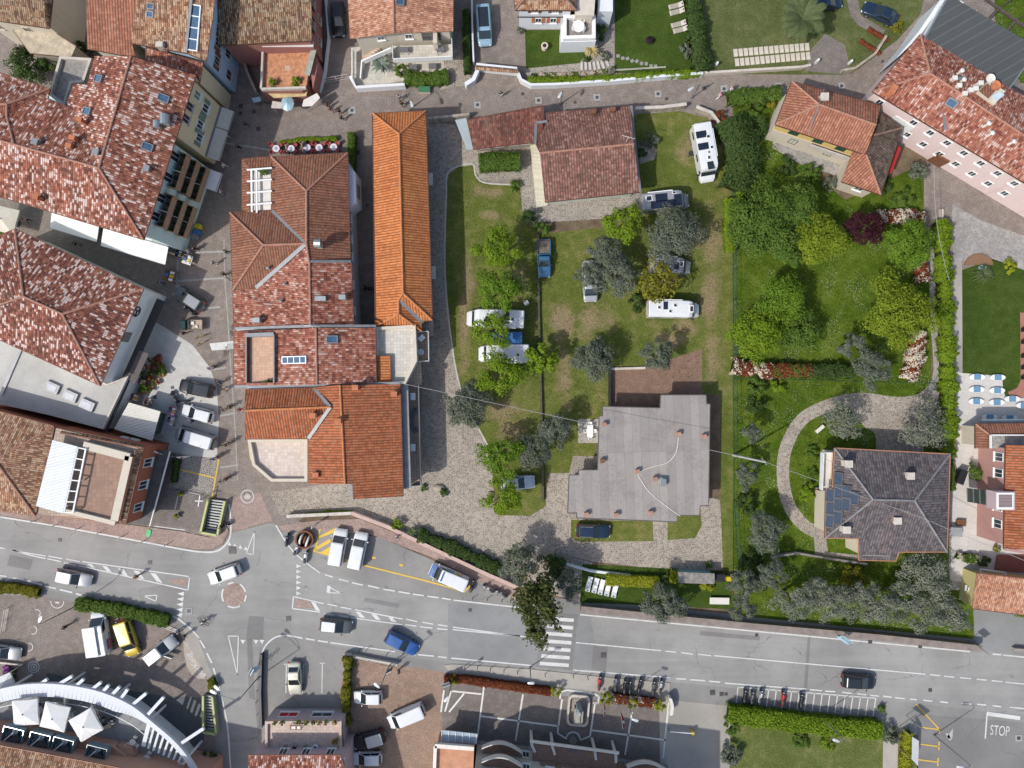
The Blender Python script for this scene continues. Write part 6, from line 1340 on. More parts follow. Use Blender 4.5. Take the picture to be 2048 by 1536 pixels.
h.wall([(532,1440),(684,1440),(684,1518),(532,1518)],3.2,W_LIL,.0,name='terrace_wall');h.flat([(532,1440),(684,1440),(684,1518),(532,1518)],3.25,F_PINK,'terrace_floor',.2,.35,.3,F_PINK);h.part('floor_border',MB().bar(P(583,1461,3.27),P(632,1461,3.27),.12,.02).bar(P(583,1483,3.27),P(632,1483,3.27),.12,.02).bar(P(583,1461,3.27),P(583,1483,3.27),.12,.02).bar(P(631,1461,3.27),P(631,1483,3.27),.12,.02),STONE)
for t_ in (.3,.55,.82): h.win(0,t_,4.5,1.0,1.4,wall=0)
h.win(0,.25,1.8,2.4,1.2,wall=1,pane=K_RED);h.win(0,.7,1.8,2.6,1.2,wall=1);h.part('side_pipe',MB().bar(P(684,1440,3.0),P(688,1520,3.0),.1),DARKM)
h=House('fountain_hotel','cream hotel with curved balconies and white beam pergola behind the fountain court','building',(1130,1520));W_FH=plaster('hotel_cream',(.48,.46,.40))
fq=h.wall([(955,1482,0),(1075,1496,0),(1250,1520,0),(1335,1532,0),(1335,1800,0),(940,1800,0)],9.5,W_FH,.0);h.part('plinth',MB().prism([fq[0],fq[1],fq[2],fq[3]]+[v+Vector((0,.12,0)) for v in (fq[3],fq[2],fq[1],fq[0])],0,.8),G_GREY)
for k in range(3): h.win(0,.2+.3*k,2.0,.9,1.4);h.win(0,.2+.3*k,5.0,.9,1.4)
for k in range(5): h.win(1,.12+.18*k,5.2,1.0,1.5);h.win(2,.1+.2*k,2.0,.8,1.3)
h.part('brown_front',MB().prism([fq[1].lerp(fq[2],.02) ,fq[1].lerp(fq[2],.98),fq[1].lerp(fq[2],.98)+Vector((-.02,.15,0)),fq[1].lerp(fq[2],.02)+Vector((-.02,.15,0))],.9,4.2),F_BRWN)
h.part('orange_terrace',MB().prism(PP([(874,1492),(948,1496),(940,1700),(862,1700)],3.4),0,3.4),M('orange_floor',(.46,.235,.14),.85,var=.15));h.part('terrace_rim',MB().bar(P(870,1490,3.7),P(948,1496,3.7),.5,.5).bar(P(871,1490,3.7),P(862,1700,3.7),.4,.5),OFFW)
h.part('glass_canopy',MB().prism(PP([(884,1460),(956,1468),(953,1488),(882,1484)],2.7),2.6,2.72),M('blue_canopy_glass',(.34,.42,.48),.25));gb=MB()
for k in range(6): gb.bar(P(884+k*14,1460+k*1.6,2.78),P(882+k*14,1484+k*.8,2.78),.07)
h.part('canopy_bars',gb,WHITE)
for x0,x1,y,z in ((964,1044,1482,2.9),(964,1044,1509,5.7),(1252,1335,1520,2.9)):
    pts=[P(x0+(x1 - x0)*k/10,y+(x0+(x1 - x0)*k/10 - x0)*.12 - 14*math.sin(math.pi*k/10)+8,z) for k in range(11)];o=MB().prism(pts+[P(x1,y+32,z),P(x0,y+24,z)],z - .2,z).build('balcony',F_BRWN,h.t);rb_=MB()
    for p,q in zip(pts,pts[1:]): rb_.bar(p+up*.9,q+up*.9,.12,.12);rb_.bar(p+up*.45,q+up*.45,.04,.75)
    rb_.build('balcony_rail',OFFW,o)
h.part('canopy_roof',MB().prism(PP([(1066,1488),(1236,1511),(1230,1545),(1064,1524)],3.3),3.15,3.3),F_BRWN)
p_=MB();p_.bar(P(1060,1482,3.5),P(1238,1506,3.5),.3,.25)
for x,y in ((1062,1462),(1102,1467),(1184,1477),(1224,1483)): a=P(x,y);p_.tube([(a.x,a.y,0),(a.x,a.y,3.4)],.2,10);p_.bar((a.x,a.y,3.4),P(x+8,y+42,3.4),.3,.25)
h.part('beam_pergola',p_,OFFW);text_mesh('HOTEL',.55,M('sign_blue',(.03,.10,.30),.5),'sign_lettering',h.t,P(1148,1503,3.31) - woff(h.t),(0,0,R(-7)))
# ---------------- road markings ----------------
def worn(name,c,amt=.55):
    m,nt,b=newmat(name);p=gpos(nt);n=noise(nt,p,5,4,.7);n1=noise(nt,p,.5,3)
    f=sstep(nt,mth(nt,'ADD',mth(nt,'MULTIPLY',n,.6),mth(nt,'MULTIPLY',n1,.4)),.46,.68)
    nt.links.new(mix(nt,mth(nt,'MULTIPLY',f,amt),c,[x*.55+.03 for x in c]),b.inputs['Base Color']);b.inputs['Roughness'].default_value=.75;return m
MW=worn('road_paint_white',(.60,.60,.58),.8);MY=worn('road_paint_yellow',(.66,.44,.06),.6)
MK=9.0
def mark(segs,w=2.6,mat=None,name='road_marking',n=5):
    """white lines: each seg a polyline of ground pixels"""
    global MK
    MK+=.05;mb=MB()
    for s in segs:
        c=spline(s,n) if len(s) > 2 else [Vector((q[0],q[1],0)) for q in s];L,Rr=strip(c,w)
        for i in range(len(L) - 1):
            q=[P(a.x,a.y) for a in (L[i],L[i+1],Rr[i+1],Rr[i])];q=q if area2(q) > 0 else q[::-1]
            mb.poly([(a.x,a.y,.004*MK) for a in q])
    return tag(mb.build(name,mat or MW),kind='structure')
def mpoly(polys,mat=None,name='road_marking'):
    global MK
    MK+=.05;mb=MB()
    for s in polys:
        q=PP(s);q=q if area2(q) > 0 else q[::-1];mb.poly([(a.x,a.y,.004*MK) for a in q])
    return tag(mb.build(name,mat or MW),kind='structure')
mark([[(-60,1024),(100,1050),(250,1077),(330,1092),(395,1103),(430,1103),(449,1092),(461,1070),(461,1030),(458,1008)]],3.2,name='edge_line')
mark([[(-60,1086),(10,1097)],[(22,1100),(92,1112)],[(22,1099),(60,1110),(92,1117)],[(97,1112),(125,1117)],[(95,1117),(122,1123)],[(128,1125),(152,1131)],[(133,1118),(160,1123)],[(165,1123),(380,1153)],[(158,1131),(376,1180)],[(380,1152),(376,1181)]],2.4,name='island_line')
mpoly([[(174,1127),(184,1128),(191,1136),(182,1134)],[(204,1131),(215,1133),(224,1144),(214,1142)],[(236,1136),(248,1138),(257,1152),(246,1149)],[(267,1140),(279,1142),(290,1159),(278,1156)],[(300,1145),(312,1147),(326,1166),(314,1163)]],name='island_hatching')
ground('island_paving',G_RED,[(334,1160),(366,1157),(374,1162),(372,1173),(345,1167)],7)
mark([[(-60,1142),(14,1153)],[(0,1182),(22,1156),(85,1170)],[(90,1172),(112,1177)],[(120,1179),(145,1185)],[(152,1187),(200,1200),(330,1227),(368,1246),(390,1266),(398,1276)],[(400,1280),(410,1296)],[(414,1306),(424,1326)],[(427,1336),(440,1380),(455,1450),(462,1540),(475,1640)]],3.2,name='edge_line')
cp=[(468+24*math.cos(k*math.pi/12),1190+25*math.sin(k*math.pi/12)) for k in range(25)]
ground('roundabout',G_RED,[(468+22.5*math.cos(k*math.pi/12),1190+23.5*math.sin(k*math.pi/12)) for k in range(24)],7)
mark([cp[0:3],cp[4:9],cp[10:15],cp[16:19],cp[20:24]],3,name='roundabout_ring',n=2)
tri=[]
for k in range(5): x,y=369 - k*.9,1187+k*10.6;tri.append([(x,y - 4),(x - 14,y),(x - 2,y+5)])
for k in range(6): y=1132+k*10.9;tri.append([(593,y - 4),(603,y),(593,y+4)])
for k in range(4): x=459+k*11;tri.append([(x - 4,1090+k*3.2),(x,1083+k*3.2),(x+4,1091+k*3.2)])
for x in (486,512,524): tri.append([(x - 5,1279),(x+5,1280),(x,1288)])
mpoly(tri,name='give_way_triangles')
mark([[(493,1106),(509,1063)],[(509,1063),(507,1110)],[(507,1109),(493,1106)],[(456,1272),(478,1272)],[(457,1272),(475,1350)],[(477,1272),(475,1350)],[(288,1192),(314,1203)],[(288,1192),(313,1190)],[(314,1190),(312,1204)],[(655,1172),(682,1186)],[(656,1185),(682,1186)]],2,name='yield_triangle')
mpoly([[(655,1170),(662,1172),(660,1186),(653,1185)]],name='yield_triangle')
mark([[(587,1193),(648,1207)],[(587,1193),(585,1217)],[(585,1217),(640,1224)],[(655,1208),(674,1212)],[(682,1214),(703,1218)],[(710,1219),(806,1238)],[(812,1238),(835,1243)],[(845,1244),(866,1248)],[(876,1249),(895,1252)],[(906,1254),(1040,1272)],[(649,1227),(668,1230)],[(678,1231),(697,1234)],[(702,1235),(805,1249)],[(810,1249),(833,1252)],[(840,1253),(865,1256)],[(874,1257),(895,1259)],[(906,1259),(1040,1272)]],2.4,name='island_line')
mpoly([[(622,1203),(631,1205),(641,1222),(632,1221)],[(711,1222),(721,1224),(731,1236),(719,1234)],[(742,1227),(753,1229),(762,1240),(752,1239)],[(777,1233),(786,1235),(794,1245),(783,1243)]],name='island_hatching')
ground('island_paving',G_RED,[(592,1197),(618,1202),(628,1216),(592,1215)],7)
mark([[(1040,1272),(1084,1277)],[(1152,1285),(1322,1301)],[(1330,1302),(1352,1304)],[(1362,1305),(1386,1308)],[(1395,1308),(1422,1311)],[(1428,1311),(1850,1348)],[(1860,1349),(1880,1351)],[(1888,1352),(1908,1354)],[(1920,1355),(1942,1357)],[(1953,1358),(1973,1360)],[(1983,1361),(2005,1363)],[(2010,1364),(2150,1378)]],2.4,name='centre_line')
mark([[(552,1050),(570,1080),(592,1108),(640,1146)],[(650,1149),(666,1154)],[(678,1158),(698,1163)],[(704,1165),(726,1170)],[(736,1171),(758,1176)],[(767,1178),(790,1182)],[(797,1183),(820,1187)],[(826,1188),(848,1191)],[(855,1192),(877,1195)],[(884,1196),(902,1199)],[(907,1200),(1040,1215)],[(1160,1229),(1940,1303)],[(1985,1308),(2002,1309)],[(2006,1310),(2150,1324)]],2.8,name='edge_line')
mark([[(520,1330),(524,1306),(534,1288),(552,1274),(575,1271),(605,1276)],[(612,1277),(630,1280)],[(636,1281),(656,1284)],[(661,1285),(790,1303)],[(836,1309),(868,1312)],[(876,1313),(893,1315)],[(903,1316),(1066,1331)],[(1147,1340),(1340,1355)],[(1352,1357),(1372,1358)],[(1380,1359),(1410,1361)],[(1418,1362),(1440,1364)],[(1450,1366),(1612,1378)],[(1620,1379),(1644,1381)],[(1650,1382),(1670,1383)],[(1684,1384),(1706,1387)],[(1714,1387),(1732,1389)],[(1740,1390),(1758,1392)],[(1766,1392),(1783,1394)],[(1790,1395),(1810,1397)],[(1820,1398),(1833,1399)],[(1846,1400),(1864,1402)],[(1880,1403),(1896,1405)],[(1922,1406),(1943,1408)],[(1954,1408),(1972,1410)],[(1985,1411),(2002,1413)],[(2020,1414),(2150,1428)]],2.8,name='edge_line')
ground('crossing_patch',G_PARKD,[(1088,1224),(1156,1229),(1144,1341),(1071,1334)],6)
mpoly([[(1098 - k*3,1233+k*15.0),(1148 - k*1.7,1237+k*15.0),(1147.5 - k*1.7,1244+k*15.0),(1097 - k*3,1240+k*15.0)] for k in range(7)],name='zebra_crossing')
mark([[(1222,1357),(1333,1366)],[(1222,1357),(1219,1385)],[(1236,1358),(1234,1368)],[(1268,1361),(1265,1389)],[(1299,1363),(1294,1393)],[(1313,1364),(1309,1394)],[(1331,1366),(1326,1395)],[(1476,1374),(1750,1396)]]+[[(1476+k*15.3,1374+k*1.22),(1472+k*15.2,1408+k*1.35)] for k in range(19)],2.2,name='motorcycle_bay_lines')
mark([[(1973,1427),(2040,1436)]],8,name='stop_line');mark([[(1974,1425),(1970,1477)]],2.8,name='stop_line')
c=P(1999,1462);tag(text_mesh('STOP',1.05,MW,'stop_lettering',None,(c.x,c.y,.045),(0,0,R(-5)),.002,1.75),kind='structure')
mpoly([[(1892,1475),(1906,1456),(1904,1478)],[(1890,1466),(1896,1466),(1903,1480),(1898,1480)]],worn('road_paint_faded',(.42,.42,.40),.8),'faded_arrow')
mark([[(1832,1408),(1880,1460)],[(1838,1454),(1880,1459)],[(1879,1458),(1879,1466)],[(1840,1488),(1878,1493)],[(1878,1483),(1877,1500)],[(1836,1519),(1875,1524)],[(1876,1515),(1875,1532)]],2.4,MY,'yellow_bay_lines')
mark([[(640,1058),(632,1096)],[(668,1058),(690,1056)],[(622,1100),(720,1128)],[(722,1129),(865,1165),(928,1183)],[(928,1184),(944,1168)]],3,MY,'yellow_bay_lines')
mpoly([[(638,1072),(668,1057),(672,1064),(636,1077)],[(626,1098),(660,1077),(662,1084),(630,1102)],[(640,1105),(662,1092),(662,1110)]],MY,'yellow_hatching')
for x,y in ((748,1114),(803,1129)): mpoly([[(x - 4,y - 2),(x+4,y),(x+3,y+4),(x - 4,y+3)]],MY,'yellow_bay_corner')
mark([[(438,918),(424,998)],[(352,937),(431,956)]],2.6,MY,'yellow_bay_lines')
mark([[(573,1328),(572,1386)],[(607,1328),(605,1386)],[(645,1326),(644,1386)],[(568,1328),(576,1328)],[(602,1328),(612,1328)],[(640,1326),(650,1326)],[(255,1050),(390,1068)],[(308,1052),(370,1060)],[(360,980),(402,990)],[(358,982),(350,1020)]],1.8,name='bay_lines')
mpoly([[(419,687),(467,682),(467,698),(424,701)]],name='white_street_panel')
arc_=lambda cx,cy,r,a0,a1: [(cx+r*math.cos(R(a)),cy+r*math.sin(R(a))) for a in np.linspace(a0,a1,9)]
mark([arc_(115,1203,13,-5,185),arc_(74,1226,7,-120,60),arc_(66,1260,8,-80,110),arc_(58,1294,8,-90,100),arc_(68,1334,11,0,360),arc_(68,1334,6,0,360)],1.6,name='paving_arcs',n=2)
mpoly([[(110,1203),(120,1204),(117,1207),(112,1206)],[(66,1332),(70,1332),(70,1336),(66,1336)]],name='paving_inlay')
c=P(391,1330);tag(text_mesh('parKing',1.15,MW,'parking_lettering',None,(c.x,c.y,.05),(0,0,R(122)),.002,1.0),kind='structure')
mark([arc_(495,993,13,0,360)],1.6,MW,'street_emblem',2);mpoly([[(488,994),(491,989),(495,987),(499,989),(502,994),(499,998),(491,998)]],worn('faded_emblem',(.46,.44,.40)),'street_emblem')
# stone bands of the hotel forecourt
STB=M('forecourt_stone',(.66,.64,.60),.8,var=.1)
mark([[(904,1382),(963,1388)],[(968,1373),(955,1472)],[(1046,1388),(1031,1482)],[(962,1432),(1118,1452)],[(1183,1460),(1332,1480)],[(1264,1424),(1250,1510)],[(1338,1400),(1326,1516)],[(902,1382),(890,1423)],[(928,1387),(898,1424)],[(888,1380),(882,1424)],[(1124,1398),(1115,1466)],[(1115,1466),(1134,1478)],[(1160,1480),(1180,1472)],[(1180,1472),(1190,1406)],[(1186,1406),(1196,1406)],[(1121,1384),(1120,1398)],[(1120,1384),(1134,1380)],[(1134,1380),(1190,1388)],[(1190,1388),(1198,1393)],[(1198,1393),(1196,1407)]],3.4,STB,'forecourt_bands')
mark([arc_(1146,1478,14,180,360)],3,STB,'forecourt_bands',2);ground('forecourt_disc',M('grey_disc',(.28,.26,.24),.8),[(1146+8*math.cos(k*.4),1481+8*math.sin(k*.4)) for k in range(16)],8)
# manholes and drain covers let into the paving
MH=M('iron_cover',(.085,.08,.078),.6,.4,var=.25);MHF=M('cover_frame',(.33,.33,.32),.8,var=.1)
for i,(x,y,s,fr) in enumerate(((704,221,6,14),(955,210,6,13),(920,209,6,0),(1077,201,6,13),(1194,195,6,13),(1316,188,6,13),(1408,177,7,0),(1448,178,6,14),(1557,172,6,12),(1683,172,6,12),(1765,123,5,0),(1150,205,5,0),(482,212,8,0),(508,224,7,0),(481,227,7,0),(517,258,8,0),(465,1100,15,0),(378,1222,8,13),(735,410,5,0),(716,305,9,0),(1425,1385,10,0),(1443,1388,8,0),(1452,1388,6,0),(1162,1372,9,0),(1184,1374,14,0),(1090,1354,6,0),(345,775,6,0),(310,794,7,0),(1860,1380,7,0),(1045,188,6,0),(1333,198,6,0),(2037,1476,7,13),(577,1237,10,0),(1207,1310,11,0),(1740,1283,8,0),(1840,1292,8,0),(300,1125,8,0),(120,1080,7,0),(1513,1270,6,0),(1690,1440,6,0),(940,1220,7,0))):
    c=P(x,y)
    if fr: tag(MB().box(c.x,c.y,.030,fr/15.5,fr/15.5,.016,R(3)).build('cover_frame',MHF),kind='structure')
    tag(MB().box(c.x,c.y,.034,s/15.5,s/15.5,.018,R(3)).build('manhole_cover',MH),kind='structure')
for (pts,m_) in (([(498,1232),(528,1234),(526,1280),(492,1278)],G_PARKD),([(494,1278),(504,1278),(510,1400),(498,1395)],G_PARKD),([(277,1178),(330,1170),(370,1180),(352,1226),(280,1205)],G_PARK),([(1055,1336),(1070,1336),(1070,1345),(1055,1344)],G_PARKD)): ground('asphalt_patch',m_,pts,5.5)

for pts in ([(1186,1292),(1215,1295),(1212,1342),(1183,1339)],[(1616,1262),(1622,1263),(1614,1376),(1608,1375)],[(20,1110),(66,1119),(60,1140),(14,1131)],[(730,1195),(800,1208),(797,1216),(727,1203)],[(1400,1262),(1520,1273),(1519,1281),(1399,1270)]): ground('asphalt_patch',G_PARKD,pts,4.5)
# ---------------- trees, hedges and plants ----------------
GT='trees on the camp site'
tree('leafy_tree','bright green loose tree, northernmost of the row beside the cobbled lane',995,498,46,L_BRIGHT,5,group=GT,ls=.135,dens=.8,fill=.45)
tree('leafy_tree','bright green tree just north of the motorhome parked nose to the lane',997,577,50,L_SPR,5,group=GT,ls=.135,dens=.8,fill=.45)
tree('leafy_tree','bright green tree spreading between the motorhome and the blue awning',985,660,42,L_BRIGHT,5,group=GT,ls=.135,dens=.7,fill=.5)
tree('leafy_tree','bright green tree just south of the white caravan with the blue awning',1004,745,48,L_BRIGHT,5,group=GT,ls=.135,dens=.8,fill=.45)
tree('leafy_tree','small bright green tree east of the white caravan',1080,722,34,L_BRIGHT,4,group=GT,ls=.2,dens=.9)
tree('leafy_tree','bright green tree north-west of the silver-blue car on the camp site',1003,912,44,L_SPR,5,group=GT,ls=.135,dens=.85,fill=.45)
tree('leafy_tree','bright green tree south-west of the silver-blue car on the camp site',1003,992,42,L_BRIGHT,5,group=GT,ls=.135,dens=.85,fill=.45)
tree('leafy_tree','bright green tree below the paved yard of the rosy-roofed house',1245,448,45,L_BRIGHT,5,group=GT,ls=.135,dens=.9,fill=.45)
tree('golden_tree','yellow-green half-bare tree beside the grey camper',1312,562,48,L_GOLD,4.5,group=GT,ls=.2,dens=.42,fill=.4)
OL=[(1350,470,60,'large grey-green olive south of the camper truck with solar panels'),(1236,548,48,'wide olive shading the silver van on the grass'),(1180,553,30,'small olive west of the silver van on the grass'),(1212,505,38,'olive north of the silver van on the grass'),(1186,716,46,'olive north-west of the brown brick terrace'),(1311,712,36,'olive at the north edge of the brown brick terrace'),(937,812,50,'lone olive on the edge of the cobbled yard'),(1108,862,38,'olive west of the white garden table'),(1066,905,42,'olive directly north of the silver-blue car')]
for x,y,r_,lb in OL: tree('olive_tree',lb,x,y,r_,L_OLIVE,4.2,group=GT,ls=.17,dens=.95,asp=.34,bark=BARKP,hh=.5,fill=.4)
bush('dark bush in the shade east of the wide olive',1272,606,22,L_DARK,1.2);bush('dark laurel bush below the paved yard corner',1058,438,22,L_DARK,2.0);bush('dark bush beside the laurel near the blue pickup',1088,456,17,L_MID,1.4);bush('small round bush below the boarded deck',1030,370,13,L_MID,1.0)
bush('shrub in the stone bed east of the rosy roof',1300,278,20,L_OLIVE,1.1);bush('low shrub in the stone bed by the house wall',1285,306,13,L_DARK,.9);bush('red-tipped shrub at the garden gate',1440,235,17,L_RED,1.4)
ground('stone_bed',G_OPUL,[(1276,285),(1300,285),(1314,300),(1308,320),(1280,328)],5)
GG='trees of the large right-hand garden'
tree('garden_tree','large dark green tree filling the north-west of the garden',1525,442,78,L_MID,5,group=GG,ls=.15,dens=1.1);tree('garden_tree','mid green tree touching the large dark one, below the yellow house',1592,410,49,L_MID,5,group=GG,ls=.15)
tree('garden_tree','mid green tree between the large dark one and the lawn centre',1572,492,44,L_MID,4.5,group=GG,ls=.17);tree('garden_tree','dark tree against the mesh fence, west of the large dark one',1486,452,34,L_DARK,4,group=GG,ls=.17)
tree('garden_tree','dense round yellow-green tree beside the purple tree',1640,478,62,L_LIME,4.5,group=GG,ls=.125,dens=1.2);tree('purple_tree','dark purple-leaved plum tree',1728,452,41,L_PURP,4.5,group=GG,ls=.125,dens=1.2)
tree('garden_tree','round green tree below the white blossom hedge',1818,490,53,L_SPR,4.5,group=GG,ls=.125,dens=1.0);tree('garden_tree','biggest yellow-green tree, east side of the lawn',1800,626,76,L_LIME,5,group=GG,ls=.135,dens=1.0,fill=.3)
tree('garden_tree','dense bright green tree in the west of the lawn, north of two others',1568,594,53,L_SPR,4.5,group=GG,ls=.125,dens=1.2);tree('garden_tree','bright green tree against the mesh fence above the red hedge',1514,668,56,L_BRIGHT,4.5,group=GG,ls=.135,dens=1.1);tree('garden_tree','darker green tree right of the one against the mesh fence',1602,662,45,L_MID,3.2,group=GG,ls=.135)
for x,y,r_,lb in ((1706,692,30,'grey olive on the lawn, upper of two near the red hedge'),(1748,738,42,'rounded grey olive standing in the hedge line'),(1688,842,46,'thin bare-branched olive left of the cobbled forecourt'),(1848,852,56,'wide bare-branched olive right of the cobbled forecourt'),(1530,1062,44,'olive inside the bend of the fence, west of the curved path'),(1500,868,24,'small olive by the mesh fence beside the curved path'),(1492,950,28,'olive by the mesh fence, level with the slate villa')):
    bare=x in (1688,1848);tree('olive_tree',lb,x,y,r_,L_OLIVP if bare else L_OLIVE,4.0,group='olives of the slate villa',ls=.16,dens=.38 if bare else .9,asp=.34,bark=BARKP,fill=.35)
for i,(x,y,r_,w) in enumerate(((1590,1202,50,'westernmost of the row'),(1640,1184,36,'second from the west, set back'),(1680,1208,48,'third from the west'),(1724,1188,38,'fourth from the west, near the golden-tipped bush'),(1766,1214,50,'fifth from the west, over the wall'),(1808,1196,40,'fourth from the east, set back'),(1848,1226,46,'third from the east, over the wall'),(1882,1206,36,'second from the east, set back'),(1910,1238,40,'easternmost, beside the grey driveway'))):
    tree('olive_tree','sparse olive above the roadside wall, '+w,x,y,r_,L_OLIVP,4.2,group='olives above the roadside wall',ls=.15,dens=.5,asp=.34,bark=BARKP,fill=.3,ell=.85)
tree('olive_tree','large sparse olive below the corner of the slate roof',1850,1150,56,L_OLIVP,4.2,group='olives of the slate villa',ls=.16,dens=.55,asp=.34,bark=BARKP);tree('olive_tree','olive on the villa lawn between the grey wall and the fence end',1545,1150,34,L_OLIVE,4,group='olives of the slate villa',ls=.16,asp=.34,bark=BARKP);bush('round golden-tipped bush on the villa lawn',1710,1162,32,L_GOLD,2.6,ls=.15,name='round_bush')
for x,y,r_,m_,lb,hh_ in ((1510,768,28,L_MID,'mid green bush below the red hedge at the mesh fence',1.8),(1556,772,18,L_BRIGHT,'light green bush below the red hedge',1.2),(1515,808,24,L_DARK,'dark bush by the mesh fence, north of the curved path',1.8),(1496,1010,26,L_DARK,'dark bush by the mesh fence, west of the villa',1.8),(1506,1132,32,L_DARK,'dark bush at the south end of the mesh fence',2.0),(1628,906,15,L_MID,'round bush at the villa corner near the bench',1.0),(1618,986,19,L_BRIGHT,'bright round bush by the west wall of the villa',1.2),(1626,946,12,L_MID,'small bush between two others at the villa wall',.8),(1625,345,26,L_MID,'mid green shrub below the yellow house',1.6),(1664,366,18,L_OLIVE,'grey shrub below the yellow house wing',1.4),(1575,330,24,L_DARK,'dark shrub beside the cobbles of the yellow house',1.6),(1812,400,26,L_MID,'green shrub above the white blossom hedge',1.8),(1845,342,24,L_OLIVE,'small grey-green tree at the pink row house corner',2.5),(1510,212,26,L_MID,'green shrub at the top of the garden beside the street',2.0),(1546,206,16,L_GOLD,'golden shrub at the top of the garden',1.4),(1500,400,34,L_BRIGHT,'yellow-green shrub below the tall dark hedge',2.2),(1512,254,30,L_DARK,'dark shrub west of the yellow house',1.8),(1775,370,20,L_DARK,'dark shrub south of the yellow house wing',1.4)):
    bush(lb,x,y,r_,m_,hh_)
hedge('tall dark green hedge beside the camp fence',[(1468,240),(1490,290),(1490,340),(1478,372)],58,2.6,L_DARK,.16,wob=.08);hedge('clipped green hedge along the upper street',[(1462,192),(1500,188),(1560,184)],24,1.8,L_MID,.13);hedge('yellow-green hedge strip along the camp fence',[(1462,400),(1462,450),(1464,500)],18,1.6,L_BRIGHT,.12)
hedge('red-leaved hedge with white blossom along the mesh fence',[(1470,732),(1500,738),(1545,742)],26,1.6,L_RED,.13,mat2=F_WHITE,share=.3,name='flowering_hedge');hedge('red-leaved hedge beside the dark green one',[(1548,742),(1585,741),(1620,742)],24,1.6,L_RED,.13,mat2=L_MID,share=.35);hedge('dark green hedge between the red one and the grey olive',[(1622,742),(1665,742),(1708,744)],25,1.6,L_DARK,.13)
hedge('white blossom hedge above the round green tree',[(1762,432),(1800,430),(1848,434)],22,1.5,L_RED,.13,mat2=F_WHITE,share=.5,name='flowering_hedge');hedge('white and red blossom hedge along the cobbled path, upper part',[(1845,520),(1850,560)],20,1.4,L_RED,.13,mat2=F_WHITE,share=.35,name='flowering_hedge');hedge('white blossom hedge along the cobbled path, lower part',[(1842,666),(1838,700),(1832,730),(1822,756)],28,1.5,L_RED,.13,mat2=F_WHITE,share=.55,name='flowering_hedge')
hedge('long bright green hedge between the garden path and the pool',[(1891,440),(1893,520),(1897,600),(1901,700),(1904,780),(1905,860),(1901,910)],23,1.7,L_BRIGHT,.15,wob=.3);hedge('low green hedge beside the slate roof',[(1902,920),(1908,980)],10,1.2,L_MID,.1)
hedge('bright yellow hedge behind the white sun loungers',[(1215,1160),(1260,1163),(1315,1166)],21,1.0,L_YEL,.1,wob=.06);hedge('short yellow-green hedge at the tool shed',[(1350,1142),(1347,1165)],12,1.2,L_YEL,.1);bush('yellow flowering bush before the tool shed',1414,1170,16,L_YEL,.8,ls=.1);bush('round dark bush near the yellow hedge',1335,1158,14,L_DARK,.9)
tree('magnolia_tree','large dark evergreen magnolia over the zebra crossing',1076,1218,55,L_MAG,6.5,ls=.24,dens=1.3,asp=.5,hh=.9,ell=1.35,rot=8,rough=.1);tree('olive_tree','olive at the east end of the pink roadside wall',1036,1128,42,L_OLIVE,4,group=GT,ls=.17,asp=.36,bark=BARKP);bush('dark laurel bush behind the magnolia',1100,1140,36,L_DARK,2.4,name='laurel');tree('olive_tree','olive beside the white sun loungers',1143,1164,32,L_OLIVE,3.6,group=GT,ls=.17,asp=.36,bark=BARKP)
for x,y,r_,lb in ((1322,1206,42,'olive hanging over the roadside wall between the sign and the loungers'),(1358,1214,24,'small thin olive beside the blue roadside sign'),(1488,1168,34,'olive right of the white bench'),(1486,1220,30,'olive above the roadside wall below the white bench')): tree('olive_tree',lb,x,y,r_,L_OLIVE,3.8,group='olives above the roadside wall',ls=.17,dens=.9,asp=.34,bark=BARKP)
# upper gardens
hedge('low bright green hedge behind the white street wall',[(1058,158),(1150,158),(1250,153),(1330,147),(1400,144)],11,1.1,L_BRIGHT,.11);hedge('pink flower border beside the stone path',[(1078,149),(1160,147),(1212,141)],7,.4,L_MID,.08,mat2=F_PINK,share=.4,name='flower_border',cat='flower bed');hedge('dark tall hedge on the east side of the villa lawn',[(1388,-20),(1396,40),(1402,90),(1408,135)],26,1.8,L_DARK,.15,wob=.2)
for x,y,r_,m_,lb,hh_ in ((1372,100,16,L_OLIVE,'grey shrub at the edge of the villa lawn',1.0),(1382,75,14,L_DARK,'dark shrub beside the loungers of the villa lawn',1.2),(1205,60,16,L_DARK,'dark shrub at the villa terrace',1.6),(1212,112,12,L_OLIVE,'grey lavender bush by the curved steps',.7),(1172,116,9,L_DARK,'small dark bush beside the straw palm',.6),(1040,60,9,L_OLIVE,'dry plant by the white villa wall',.7),(1226,138,8,L_OLIVE,'blue-grey plant at the top of the steps',.7),(1068,158,12,L_DARK,'dark bush at the west end of the white wall',1.0),(52,128,46,L_DARK,'dark green overgrown tree in the left courtyard',4.0),(100,122,24,L_DARK,'smaller dark tree in the left courtyard',3.4),(168,95,22,L_DARK,'ivy-dark shrub between the old roofs',2.5),(800,140,14,L_MID,'round bush beside the agave',1.2),(938,118,8,L_MID,'shrub at the villa drive',.8),(1795,52,16,L_GOLD,'golden shrub beside the dark parked car',.9),(545,164,10,L_BRIGHT,'bright plant on the orange terrace edge, left',.8),(590,162,12,L_BRIGHT,'bright plant on the orange terrace edge, right',.8)):
    if y > 155 and x < 600: bush(lb,x,y,r_,m_,hh_,zb=3.42)
    else: bush(lb,x,y,r_,m_,hh_)
